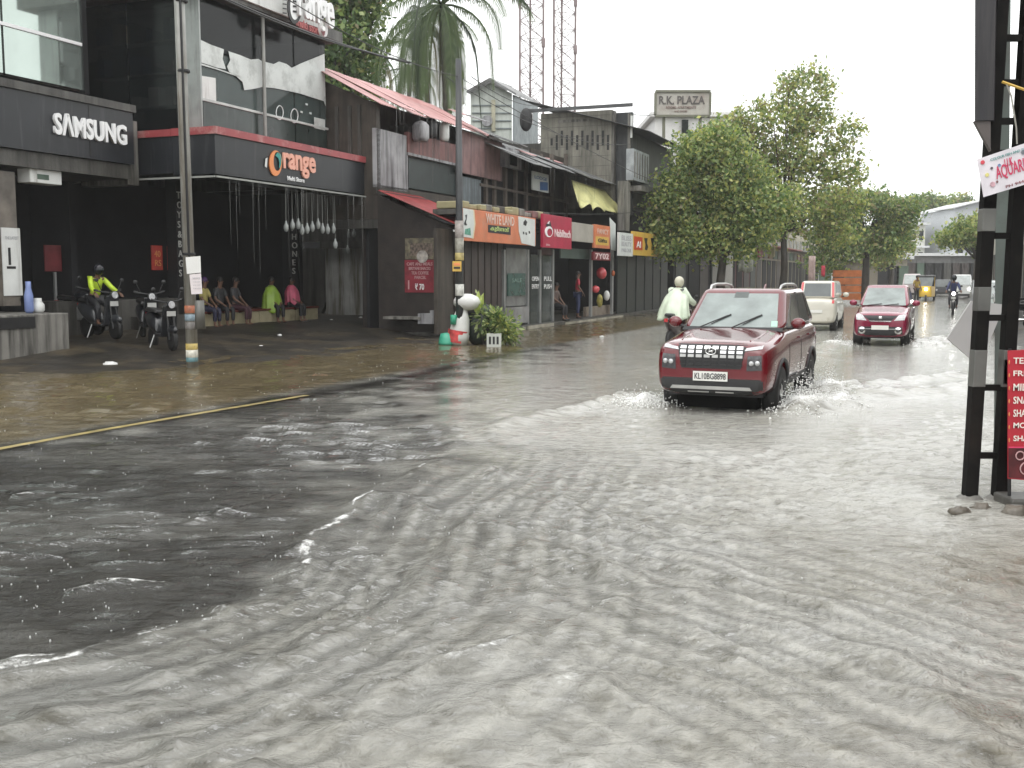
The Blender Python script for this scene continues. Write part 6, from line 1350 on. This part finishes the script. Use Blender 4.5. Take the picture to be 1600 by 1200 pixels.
def ground_z(p): u, v_ = p.dot(RU), p.dot(RV); return float(terrain_z(np.array([u]), np.array([v_]))[0])
def seat_at(px, dv=0.): u_ = onv(px, 480, vF)[0]; return W(u_, vF - .12 + dv, zl_ - .44)
FACE = math.atan2(RV.x, -RV.y)
DTR = cloth('dark_trousers', (.018, .018, .022)); 
person('person in a yellow shirt sitting on the store ledge right behind the grey pole', SIT, seat_at(326), FACE + .1, cloth('yellow_shirt', (.42, .36, .12)), cloth('navy_trousers', (.02, .02, .05)), cap=M('purple_cloth', (.07, .03, .11), .7))
person('person in dark grey clothes on the store ledge next to the yellow shirt', SIT, seat_at(350), FACE - .15, cloth('charcoal_shirt', (.03, .031, .033)), DTR)
person('person in a dim grey shirt with pale collar on the ledge, third from the pole', SIT, seat_at(374), FACE + .2, cloth('slate_shirt', (.055, .055, .06)), cloth('maroon_trousers', (.06, .02, .03)))
person('person wrapped in a lime green poncho sitting on the store ledge', SIT, seat_at(430), FACE - .2, cloth('lime_shirt', (.25, .36, .05)), DTR, poncho=(M('lime_poncho', (.30, .46, .06), .35, var=.2, scale=5), .35, .10))
person('person in a pink wrap sitting at the right end of the store ledge', SIT, seat_at(461), FACE + .1, cloth('pink_shirt', (.60, .10, .18)), DTR, poncho=(M('pink_wrap', (.62, .12, .20), .45, var=.2, scale=6), .55, .02))
# scooters outside the store
q = Vector((-7.05, 21.3, 0)); q = W(q.dot(RU), q.dot(RV)); p1_ = Vector((q.x - .15, q.y + .45, 0)); p1_.z = ground_z(p1_) + .0
scooter('parked_scooter', 'black scooter with white front plate parked before the department store', DPNT, p1_, R(38), 'parked two wheelers', sx=.9)
p2_ = Vector((-8.75, 22.5, 0)); p2_.z = ground_z(p2_)
scooter('parked_scooter', 'dark scooter carrying the rider in the hi-vis jacket', GPNT, p2_, R(52), 'parked two wheelers', sx=.9)
person('person in a yellow green hi-vis jacket astride the dark scooter', RIDE, p2_, R(52), M('hivis_jacket', (.46, .62, .04), .5, var=.15, scale=8), DTR, arms_skin=False, helmet=M('black_helmet', (.02, .02, .025), .25), sx=.9).scale = (.9, .9, .92)
p3_ = W(onv(126, 490, -17.3)[0], -17.3, .36); scooter('motorbike', 'motorbike with a bright front plate parked in the shade beside the phone store', DPNT, p3_, R(60), 'parked two wheelers', sx=.85)
p4_ = Vector((-7.9, 22.9, 0)); p4_.z = ground_z(p4_); scooter('parked_scooter', 'black scooter squeezed in behind the one with the white plate', DPNT, p4_, R(30), 'parked two wheelers', sx=.9)
# rider in the poncho
pr = gp(1062, 25.5, -.1); scooter('scooter', 'scooter of the poncho rider half hidden behind the SUV', M('maroon_scooter_paint', (.03, .012, .014), .3, coat=.5), pr, R(150), 'two wheelers in traffic', sx=.9)
person('person in a pale green rain poncho and helmet riding a scooter', RIDE, pr, R(140), cloth('grey_shirt', (.2, .22, .22)), cloth('beige_trousers', (.28, .2, .15)), poncho=(M('pale_poncho', (.60, .68, .54), .3, var=.12, scale=4), .72, .16), helmet=M('cream_helmet', (.55, .53, .42), .3), group='riders in traffic', arms_skin=False, sx=.9)
# far rider with a lit headlamp
pf = gp(1491, 45, -.05); scooter('motorbike', 'motorbike with shining headlamp coming down the far road', DPNT, pf, -A * 1.0 + R(0), 'two wheelers in traffic', lit=True, sx=.9)
person('person in dark blue riding the motorbike with the shining headlamp', RIDE, pf, -A, cloth('blue_jacket', (.04, .05, .13)), DTR, helmet=M('black_helmet'), group='riders in traffic', arms_skin=False, sx=.9)
# shop front people
us = onv(921, 505, VG + .55)[0]; person('person in a bright red top and blue jeans standing at the gift shop door', STAND, W(us, VG + .1, .1), FACE + .5, cloth('red_top', (.42, .03, .06)), cloth('blue_jeans', (.03, .04, .10)), long_hair=True, sx=.85)
us = onv(886, 505, VG + .3)[0]; person('person in dim brown clothes sitting in the open shop front', SIT, W(us, VG - .1, .1), FACE - .2, cloth('brown_shirt', (.10, .07, .06)), DTR, sx=.85)
pp_ = gp(1305, 60, .0); person('person in a purple shirt walking beside the far shops', STAND, pp_, R(20), cloth('purple_shirt', (.10, .05, .14)), DTR, sx=.85)
pp_ = gp(1433, 62, -.05); person('person in an ochre shirt wading beyond the red hatchback', STAND, pp_, R(10), cloth('ochre_shirt', (.40, .28, .06)), DTR, sx=.85)
# ------------------------------------------------------------------ heap by the utility pole
def lumpy(c, r, n=14, m=10, j=.05): b = MB(); b.ell(c, r, n, m, j); return b
hp = G(735, 537)
def hpt(px, py, Y=25.3): return at(px, py, Y)
SACK = M('white_sack', (.66, .66, .64), .55, var=.1, scale=6, bump=.4, bscale=14)
def put(o, label, cat, group=None): return tag(o, label, cat, group)
c_ = hpt(730, 472); put(lumpy(c_, (.33, .25, .2)).build('sack', SACK, smooth=True), 'plump white sack on top of the heap by the utility pole', 'sack')
sk = thing('sack', 'tall printed sack with red base standing in the water by the utility pole', 'sack', G(716, 537))
a0 = hpt(716, 538); top_ = hpt(722, 482); b = MB(); b.tube([a0, a0.lerp(top_, .25), a0.lerp(top_, .7), top_], [.22, .25, .21, .12], 14); b.build('bag', M('printed_sack', (.62, .63, .60), .5, var=.12, scale=5, bump=.3, bscale=12), sk, smooth=True)
b = MB(); b.tube([hpt(714, 535), hpt(717, 516)], [.236, .26], 14, False); b.build('red_print', M('red_sack_print', (.55, .07, .07), .5, var=.5, scale=10), sk, smooth=True); b = MB(); b.tube([hpt(708, 507, 25.1), hpt(709, 492, 25.1)], [.07, .08], 10); b.build('green_print', M('green_sack_print', (.03, .28, .17), .5, var=.2), sk, smooth=True)
b = MB(); q = G(699, 538); b.lathe([(.05, .28), (.16, .26), (.2, .14), (.21, .05), (.22, 0)][::-1], 16, q); put(b.build('tub', M('green_plastic', (.06, .36, .24), .35, var=.15), smooth=True), 'upturned green tub in the water beside the printed sack', 'tub')
ct = thing('crate', 'small pale plastic crate in the water before the leafy heap', 'crate', G(772, 540)); q = G(772, 540)
for x0, x1, y0, y1 in ((-.17, .17, -.13, -.11), (-.17, .17, .11, .13), (-.17, -.15, -.11, .11), (.15, .17, -.11, .11)): MB().box(q.x + x0, q.x + x1, q.y + y0, q.y + y1, -.02, .28).build('side', M('pale_plastic', (.5, .52, .48), .4, var=.15), ct)
for k in range(3): MB().box(q.x - .12 + k * .09, q.x - .07 + k * .09, q.y - .136, q.y - .131, .04, .22).build('slot', BLK, ct)
b = lumpy(hpt(752, 508, 25.6), (.42, .3, .5), 18, 12, .08); put(b.build('tarpaulin_bundle', M('dark_tarp', (.02, .028, .024), .35, var=.4), smooth=True), 'dark wet bundle in the middle of the leafy heap', 'bundle')
def plant(name, label, spots, n, size, wts, seed, mats=None, parent_loc=None):
    rg = np.random.RandomState(seed); t = thing(name, label, 'plant', parent_loc, 'plants in the heap'); pts = []
    for (px, py, rx, ry, rz_, k) in spots: c_ = np.array(hpt(px, py)); pts.append(c_ + rg.normal(size=(k, 3)) * np.array([rx, ry, rz_]))
    leaf_mesh('foliage', np.concatenate(pts), size, LG, t, wts, .5, .42, seed)
    b = MB()
    for k in range(8): sp = spots[k % len(spots)]; q = hpt(sp[0] + rg.normal() * 6, 536); b.tube([Vector((q.x, q.y, -.05)), hpt(sp[0] + rg.normal() * 8, sp[1])], [.014, .008], 5)
    b.build('stems', BARK, t)
plant('leafy_shrub', 'bushy green plant at the right side of the heap in the water', [(785, 512, .2, .2, .16, 300), (795, 525, .12, .15, .1, 160), (778, 498, .1, .1, .12, 120)], 0, .15, [.2, .5, .15, .0, .15], 31, parent_loc=G(788, 538))
plant('leafy_shrub', 'variegated leaves with white patches amid the heap by the pole', [(755, 500, .15, .12, .2, 170), (770, 495, .12, .1, .12, 90)], 0, .14, [.35, .3, .0, .0, .35], 32, parent_loc=G(756, 539))
t = thing('banana_leaves', 'yellow green broad leaves sticking up from the heap beside the white sack', 'plant', G(746, 538), 'plants in the heap')
for k, (dx, dy, an) in enumerate(((-8, -6, -.6), (2, -14, .1), (10, -8, .7), (0, 4, .3), (-4, 8, -.3), (6, 2, .9))):
    a = hpt(745, 492); e = hpt(746 + dx, 462 + dy * .6); s_ = Vector((math.cos(an), .3, -math.sin(an))) * .09; m = a.lerp(e, .6); MB().add([a, m - s_, e, m + s_, m + Vector((0, -.04, 0))], [(0, 1, 4), (1, 2, 4), (2, 3, 4), (3, 0, 4)]).build('leaf', M('lime_leaf', (.34, .42, .10), .4, var=.3, scale=8), t)
# wet litter
for i, (px, py, rx, rz_, lb) in enumerate(((172, 572, .14, .06, 'white plastic bag floating near the brown water edge at the left'), (540, 505, .11, .05, 'white plastic bag lying before the old gateway'), (564, 509, .06, .03, 'small white scrap right of the bag before the gateway'), (437, 530, .05, .03, 'white scrap on the wet ground below the pink wrapped person'), (408, 540, .05, .02, 'small pale scrap lying below the lime poncho person'), (940, 521, .06, .03, 'pale scrap floating before the gift shop step'), (518, 513, .05, .02, 'tiny white scrap left of the gateway bag'))):
    q = G(px, py, .1 if py < 560 else 0.); 
    if py < 560: q.z = max(ground_z(q), 0) 
    random.seed(i); b = MB(); b.ell(q + Vector((0, 0, rz_ * .4)), (rx, rx * .7, rz_), 10, 6, .22); tag(b.build('litter', SACK, smooth=True), lb, 'litter', 'plastic litter')
# pale bulbs hung on strings under the canopies
BLB = M('pale_bulb', (.34, .36, .35), .2, var=.1)
for i, (px, py) in enumerate(((447, 355), (457, 352), (466, 351), (472, 360), (480, 358), (488, 355), (497, 351), (504, 358), (512, 359), (521, 358), (545, 366), (553, 365), (576, 363), (524, 382), (543, 391))):
    v_ = VF - .3 if px < 540 else -17.2; u_, z_ = onv(px, py, v_); p = W(u_, v_, z_); t = thing('hanging_bulb', 'pale bulb on a string under the canopy, %s' % ('leftmost', 'second', 'third', 'fourth', 'fifth', 'sixth', 'seventh', 'eighth', 'ninth', 'tenth', 'first past the canopy end', 'second past the canopy end', 'rightmost', 'lowest but one', 'lowest of all')[i], 'bulb', p, 'bulbs on strings')
    MB().tube([p + Vector((0, 0, .1)), W(u_, v_, zf - .02 if px < 540 else 3.9)], .006, 4).build('string', M('pale_cable'), t); b = MB(); b.lathe([(.02, .16), (.03, .1), (.06, .04), (.065, -.03), (.04, -.1), (.01, -.12)][::-1], 10, p); b.build('bulb', BLB, t, smooth=True)
# goods hung at the gift shop
for nm, px, py, r_, mt, lb in (('balloon', 940, 427, (.2, .14, .22), M('red_foil', (.55, .06, .07), .25, coat=.6), 'red heart balloon hanging at the gift shop'), ('balloon', 958, 427, (.07, .07, .12), M('orange_foil', (.5, .14, .06), .25), 'small orange balloon on the gift shop post'), ('toy_bag', 931, 452, (.14, .1, .14), M('red_foil'), 'red soft toy bag hanging beside the person in red'), ('toy_bag', 948, 462, (.12, .1, .2), SACK, 'white toy bag hanging on the gift shop post'), ('toy_bag', 937, 470, (.12, .08, .25), M('yellow_goods', (.30, .26, .06), .5, var=.4, scale=9), 'yellow wrapped goods hanging in the gift shop window')):
    u_, z_ = onv(px, py, VG + .12); p = W(u_, VG + .12, z_); o = MB(); o.ell(p, r_, 12, 8, .06); t = thing(nm, lb, 'balloon' if nm == 'balloon' else 'bag', p, 'goods hung at the gift shop'); o.build('body', mt, t, smooth=True); MB().tube([p + Vector((0, 0, r_[2] * .9)), p + Vector((0, 0, r_[2] + .5))], .006, 4).build('string', WIRE, t)
# ------------------------------------------------------------------ far street
def simple_building(name, label, u0, u1, v0, v1, h, wall, face='v', sign=None, wins=(), roof='flat', group='buildings further down the street'):
    t = thing(name, label, 'building', W((u0 + u1) / 2, (v0 + v1) / 2, 0), group); bx('wall', wall, t, u0, u1, v0, v1, -.1, h)
    bx('parapet', CONC, t, u0 - .1, u1 + .1, v0 - .1, v1 + .15, h + .002, h + .25); return t
specs = ((52.2, 64, 'dark shop front under the dense street tree', DKI, 4.6), (64.2, 78, 'maroon fronted shop seen under the tall tree crown', M('maroon_front', (.10, .03, .035), .6, var=.4, scale=.8), 5.2), (78.2, 96, 'beige shop with red posters beyond the tall tree', M('beige_front', (.26, .22, .17), .6, var=.3, scale=.8), 5.6), (96.2, 122, 'cream building with dark bays behind the hazy tree', M('cream_front', (.36, .33, .25), .6, var=.2, scale=.8), 6.0))
rg = random.Random(9)
for (u0, u1, lb, wl, h) in specs:
    t = simple_building('shop_building', lb, u0, u1, -20, -12.2, h, wl); n = int((u1 - u0) / 2.4)
    for k in range(n):
        a = u0 + (u1 - u0) * (k + .12) / n; b_ = u0 + (u1 - u0) * (k + .88) / n; mt = rg.choice([DKI, SHUT, DKI, M('dark_green_shutter')]); bx('shop_bay', mt, t, a, b_, -12.22, -12.16, .1, 2.8)
        sgm = rg.choice([M('maroon_print'), CONC, M('dull_green'), M('brown_vinyl'), M('faded_yellow_print')]); bx('bay_sign', sgm, t, a, b_, -12.19, -12.05, 2.95, 3.6)
        if h > 5: bx('upper_window', DGL, t, a + .2, b_ - .2, -12.22, -12.17, 3.9, 4.8)
    bx('awning', rg.choice([GTIN, RAWN, BRN]), t, u0 + .3, u1 - .3, -12.15, -11.0, 3.72, 3.8)
# cloths and odds hung under the trees
for i, (px, py0, py1, Y, w_, col, lb) in enumerate(((1165, 395, 425, 50, .7, (.30, .31, .27), 'pale tarpaulin scrap hanging under the dense tree'), (1205, 385, 402, 55, .4, (.4, .36, .25), 'small beige cloth hanging under the tall tree'), (1268, 400, 440, 62, .4, (.5, .38, .36), 'pinkish cloth strip hung before the far maroon shop'), (1286, 415, 432, 66, .25, (.5, .05, .08), 'small red cloth hung beside the far shops'))):
    p = at(px, py1, Y); q = at(px, py0, Y); b = MB(); n = 8; vs = []
    for j in range(5):
        for k in range(n + 1): vs.append((p.x - w_ / 2 + w_ * k / n, Y + .06 * math.sin(k * 1.7), q.z + (p.z - q.z) * j / 4 + .05 * math.sin(k) * j / 4))
    b.add(vs, [(j * (n + 1) + k, j * (n + 1) + k + 1, (j + 1) * (n + 1) + k + 1, (j + 1) * (n + 1) + k) for j in range(4) for k in range(n)]); o = b.build('hung_cloth', cloth('hung_%d' % i, col), smooth=True); m_ = o.modifiers.new('s', 'SOLIDIFY'); m_.thickness = .01; tag(o, lb, 'cloth', 'cloths hung under the trees')
# orange stack
ob = thing('orange_board', 'orange stacked boards standing by the far pavement next to the red hatchback', 'board', gp(1325, 58, 0)); p = gp(1325, 58)
for k in range(4): MB().box(p.x - .75, p.x + .75, p.y, p.y + .3, .3 + k * .42, .66 + k * .42).build('panel', M('orange_panel', (.48, .15, .05), .5, var=.25, scale=3), ob)
# houses closing the view
FH = M('far_grey_wall', (.50, .52, .54), .7, var=.12, scale=.3); FH2 = M('far_pale_wall', (.66, .66, .6), .7, var=.12, scale=.3); FRF = M('far_roof', (.58, .59, .59), .5, var=.1, scale=.3)  # wall and roof colours paled to stand for distance haze
def far_house(label, px0, px1, ytop, Y, wall, storeys, bays, gable=None, dark_base=True):
    p0, p1 = at(px0, ytop, Y), at(px1, ytop, Y); H_ = p0.z; t = thing('far_house', label, 'house', ((p0.x + p1.x) / 2, Y, 0), 'houses closing the far end of the street'); MB().box(p0.x, p1.x, Y, Y + 10, -.2, H_).build('wall', wall, t)
    wd = (p1.x - p0.x) / bays; sh_ = H_ / storeys
    for s_ in range(storeys):
        if s_: MB().box(p0.x - .3, p1.x + .3, Y - .7, Y - .002, s_ * sh_ - .12, s_ * sh_ + .1).build('balcony_slab', FRF, t)
        for k in range(bays):
            x0 = p0.x + wd * (k + .22); x1 = p0.x + wd * (k + .78)
            if s_ == 0: MB().box(x0 - .3, x1 + .3, Y - .06, Y - .002, .1, sh_ * .8).build('shop_bay', rg.choice([DKI, SHUT, M('dull_green'), CONCD]), t)
            else: w_ = MB().box(x0, x1, Y - .05, Y - .002, s_ * sh_ + sh_ * .3, s_ * sh_ + sh_ * .75).build('window', DGL, t); MB().box(x0 - .1, x1 + .1, Y - .12, Y - .052, s_ * sh_ + sh_ * .25, s_ * sh_ + sh_ * .3).build('sill', FH2, w_)
    if gable:
        m = (p0.x + p1.x) / 2; MB().slab([(p0.x - .5, Y - .8, H_ + .003), (m, Y - .8, H_ + gable), (m, Y + 10.3, H_ + gable), (p0.x - .5, Y + 10.3, H_ + .003)], (0, 0, .12)).build('roof_slope', FRF, t); MB().slab([(p1.x + .5, Y - .8, H_ + .003), (m, Y - .8, H_ + gable), (m, Y + 10.3, H_ + gable), (p1.x + .5, Y + 10.3, H_ + .003)], (0, 0, .12)).build('roof_slope', FRF, t); MB().slab([(p0.x, Y + .05, H_ + .001), (p1.x, Y + .05, H_ + .001), (m, Y + .05, H_ + gable - .05)], (0, .2, 0)).build('gable', wall, t)
    else: MB().box(p0.x - .4, p1.x + .4, Y - .6, Y + 10.2, H_ + .002, H_ + .3).build('roof_slab', FRF, t)
    return t
far_house('pale three storey house with flat roof at the far bend behind the trees', 1396, 1446, 352, 122, FH2, 3, 4)
far_house('grey gabled house above the far bend, the tallest one there', 1442, 1500, 348, 128, FH, 3, 3, 1.6)
far_house('long grey blue house at the far right behind the ladder pole', 1494, 1580, 326, 118, FH, 3, 5, .9)
far_house('small shop house with green bays beside the hazy tree', 1374, 1418, 405, 100, M('far_shop_wall', (.3, .27, .22), .7, var=.2, scale=.4), 1, 3)
far_house('low dark market row under the far houses', 1418, 1530, 400, 112, M('far_market', (.16, .16, .16), .7, var=.4, scale=.6), 1, 8)
far_house('white walled house further left behind the tree crowns', 1280, 1392, 360, 140, M('clean_white_wall'), 2, 5)
# right hand side beyond the pole
rbz = simple_building('roadside_building', 'beige building front on the right behind the twin legged pole', 40, 76, 3.3, 9, 6.4, M('beige_plaster', (.40, .38, .33), .7, var=.15, scale=.6, dirt=(.26, .24, .2), dscale=.6, damt=.4, streak=True))
for k in range(9):
    a = 41 + k * 3.9; bx('shop_bay', rg.choice([DKI, SHUT, CONCD]), rbz, a, a + 2.8, 3.24, 3.298, .2, 2.9); bx('upper_window', DGL, rbz, a + .5, a + 2.2, 3.25, 3.298, 4.0, 5.2)
rb2 = simple_building('roadside_building', 'added unseen row of dim shop fronts along the right roadside just outside the picture', 5, 36, 6.0, 12, 5.6, M('added_row_dim_plaster', (.2, .19, .17), .7, var=.2, scale=.6))  # unseen row, added to darken side reflections and cut sky light
for k in range(8): bx('shop_bay', rg.choice([DKI, SHUT, CONCD]), rb2, 5.6 + k * 3.8, 8.6 + k * 3.8, 5.93, 5.998, .2, 3.0); bx('bay_sign', rg.choice([M('maroon_print'), M('dull_green'), M('brown_vinyl')]), rb2, 5.6 + k * 3.8, 8.6 + k * 3.8, 5.88, 5.998, 3.1, 3.8)  # bays and signs of the added unseen row
# traffic far down the road
def van(name, label, px, Y, col, w_, h_, l_, lit=False, cat='van', rz=None):
    p = gp(px, Y, -.05); t = thing(name, label, cat, (0, 0, 0), 'far traffic'); m = M(name + '_%d' % px, col, .3, coat=.6, var=.05)
    vs = [(-w_ / 2, -l_ / 2, .25), (w_ / 2, -l_ / 2, .25), (w_ / 2, l_ / 2, .25), (-w_ / 2, l_ / 2, .25), (-w_ / 2, -l_ / 2, h_ * .55), (w_ / 2, -l_ / 2, h_ * .55), (w_ / 2, l_ / 2, h_ * .6), (-w_ / 2, l_ / 2, h_ * .6), (-w_ * .43, -l_ / 2 + .5, h_), (w_ * .43, -l_ / 2 + .5, h_), (w_ * .43, l_ / 2 - .1, h_), (-w_ * .43, l_ / 2 - .1, h_)]
    fs = [(0, 3, 2, 1), (8, 9, 10, 11)] + [(0, 1, 5, 4), (1, 2, 6, 5), (2, 3, 7, 6), (3, 0, 4, 7), (4, 5, 9, 8), (5, 6, 10, 9), (6, 7, 11, 10), (7, 4, 8, 11)]; MB().add(vs, fs).build('body', m, t, bevel=.06)
    MB().slab([(-w_ * .42, -l_ / 2 + .02, h_ * .58), (w_ * .42, -l_ / 2 + .02, h_ * .58), (w_ * .39, -l_ / 2 + .42, h_ * .95), (-w_ * .39, -l_ / 2 + .42, h_ * .95)], (0, -.03, .01)).build('windscreen', WSCR if col[0] > .3 else RGL, t)
    for sx in (-1, 1):
        MB().slab([(sx * w_ * .505, -l_ * .3, h_ * .62), (sx * w_ * .505, l_ * .4, h_ * .62), (sx * w_ * .452, l_ * .38, h_ * .92), (sx * w_ * .452, -l_ * .2, h_ * .92)], (sx * .012, 0, 0)).build('side_window', SGL, t)
        b = MB(); b.lathe([(.07, 0), (.06, .05)], 10, (sx * w_ * .36, -l_ / 2 - .05, h_ * .42), 1); b.build('headlight', M('lit_headlamp') if lit else LENS, t)
        for y in (-l_ * .3, l_ * .3): b = MB(); b.lathe([(.18, -.07), (.28, -.08), (.28, .08), (.18, .07)], 14, (sx * w_ * .44, y, .26), 0); b.build('wheel', RUB, t, smooth=True)
    MB().box(-w_ * .4, w_ * .4, -l_ / 2 - .05, -l_ / 2 + .02, .25, .4).build('bumper', CLAD, t); place(t, p, -A if rz is None else rz); return t
van('white_van', 'small white van coming behind the motorbike far down the road', 1503, 76, (.66, .67, .66), 1.3, 1.75, 3.6, True)
van('pink_van', 'pale pinkish van stopped at the left far side of the road', 1426, 80, (.55, .48, .48), 1.3, 1.8, 3.6)
van('dark_car', 'dark car far away in the middle of the road', 1474, 84, (.05, .05, .06), 1.25, 1.35, 3.6, False, 'car')
van('white_car', 'white car parked on the right seen between the legs of the twin legged pole', 1552, 40, (.62, .68, .66), 1.2, 1.5, 3.6, False, 'car')
van('grey_car', 'grey car parked behind the white one past the twin legged pole', 1538, 54, (.3, .31, .32), 1.2, 1.45, 3.6, False, 'car')
# auto rickshaw with lit lamp
ar = thing('auto_rickshaw', 'yellow auto rickshaw with a lit lamp far down the road', 'auto rickshaw', (0, 0, 0), 'far traffic'); AY = M('rickshaw_yellow', (.55, .36, .04), .4, var=.1)
MB().add([(-.35, -1.2, .3), (.35, -1.2, .3), (.55, -.3, .3), (.55, 1.1, .3), (-.55, 1.1, .3), (-.55, -.3, .3), (-.3, -1.15, 1.0), (.3, -1.15, 1.0), (.55, -.3, .95), (.55, 1.1, .95), (-.55, 1.1, .95), (-.55, -.3, .95)], [(0, 5, 4, 3, 2, 1), (6, 7, 8, 9, 10, 11)] + [(i, (i + 1) % 6, 6 + (i + 1) % 6, 6 + i) for i in range(6)]).build('body', AY, ar, bevel=.05)
MB().slab([(-.5, -.6, 1.55), (.5, -.6, 1.55), (.55, 1.1, 1.6), (-.55, 1.1, 1.6)], (0, 0, .12)).build('hood', M('rickshaw_black', (.02, .02, .02), .5), ar, bevel=.05); MB().slab([(-.35, -1.1, 1.0), (.35, -1.1, 1.0), (.45, -.65, 1.55), (-.45, -.65, 1.55)], (0, .02, .01)).build('windscreen', RGL, ar)
for x in (-.5, .5): MB().tube([(x, -.3, .95), (x, -.45, 1.56)], .025, 5).build('pillar', AY, ar); MB().tube([(x, 1.05, .95), (x, 1.05, 1.6)], .025, 5).build('pillar', AY, ar); b = MB(); b.lathe([(.1, -.05), (.22, -.06), (.22, .06), (.1, .05)], 12, (x, .8, .22), 0); b.build('wheel', RUB, ar)
b = MB(); b.lathe([(.1, -.05), (.22, -.06), (.22, .06), (.1, .05)], 12, (0, -1.1, .22), 0); b.build('wheel', RUB, ar); b = MB(); b.lathe([(.09, 0), (.08, .05)], 12, (0, -1.28, .8), 1); b.build('headlight', M('lit_headlamp'), ar)
place(ar, gp(1448, 70, -.05), -A)
for i, (px, Y, lb) in enumerate(((1588, 31, 'motorbike parked at the right edge, nearest of the row'), (1583, 34, 'second motorbike of the row parked at the right edge'), (1577, 38, 'farthest motorbike of the row parked at the right edge'))): scooter('motorbike', lb, [DPNT, M('pale_bike_paint', (.5, .5, .5), .3), GPNT][i], gp(px, Y, .0), R(-80), 'motorbikes parked on the right', sx=.9)
# road side barrier board on the far right of the road
# ------------------------------------------------------------------ rain on the water, drips, haze
rg = np.random.RandomState(77); n = 2600
yy = 4.6 + 24 * rg.rand(n) ** 1.5; xx = (rg.rand(n) - .56) * (yy * 1.25 + 1.5); uu = xx * RU.x + yy * RU.y; v_ = xx * RV.x + yy * RV.y; ok = (v_ < 1.0) & (v_ > -12)
clr = inside(clearP, xx, yy) | (v_ < -8); ok &= clr | (rg.rand(n) < .3); xx, yy = xx[ok], yy[ok]; b = MB()
def hgt(x, y): 
    i = np.clip(np.searchsorted(xs_w, x), 1, len(xs_w) - 1); j = np.clip(np.searchsorted(ys_w, y), 1, len(ys_w) - 1); return Hw[j, i]
for x, y in zip(xx, yy):
    r_ = rg.uniform(.0018, .0042) * (1 + y * .02); z = hgt(x, y); b.ell((x, y, z + r_ * .6), (r_ * 1.3, r_ * 1.3, r_ * rg.uniform(.8, 2.6)), 5, 3)
stuff(tag(b.build('rain_splashes', M('splash_water', (.5, .5, .48), .15, var=0), smooth=True), 'tiny rain splashes dotted over the flood water', 'splashes'))
rg = random.Random(8); b = MB()
for k in range(46):
    if k < 26: u_ = rg.uniform(uC, uD); v0, z1 = VF + .05, zf - .05; z0 = z1 - rg.uniform(.3, 2.2)
    elif k < 38: u_ = rg.uniform(UR, 33); v0, z1 = VU + .5, 6.2; z0 = z1 - rg.uniform(.4, 2)
    else: u_ = rg.uniform(34, 43); v0, z1 = -12.7, 5.4; z0 = z1 - rg.uniform(.4, 1.6)
    b.tube([W(u_, v0, z1), W(u_ + rg.uniform(-.01, .01), v0, z0)], [.005, .003], 4)
stuff(tag(b.build('roof_drips', M('drip_water', (.3, .3, .29), .15, var=0, alpha=.35), smooth=True), 'thin strings of rain water running off the canopies', 'drips'))
hz = MB().box(-95, 150, -12, 182, -1.2, 33.5).build('haze', None, origin=Vector((0, 0, 0)))
hm_ = bpy.data.materials.new('rain_haze'); hm_.use_nodes = True; nn_ = hm_.node_tree.nodes; nn_.clear(); o_ = nn_.new('ShaderNodeOutputMaterial'); v__ = nn_.new('ShaderNodeVolumePrincipled')
v__.inputs['Color'].default_value = (.985, .99, .99, 1); v__.inputs['Density'].default_value = .00062; v__.inputs['Anisotropy'].default_value = .2; hm_.node_tree.links.new(v__.outputs[0], o_.inputs['Volume'])
hz.data.materials.clear(); hz.data.materials.append(hm_); stuff(tag(hz, 'thin grey rain haze over the street', 'haze'))
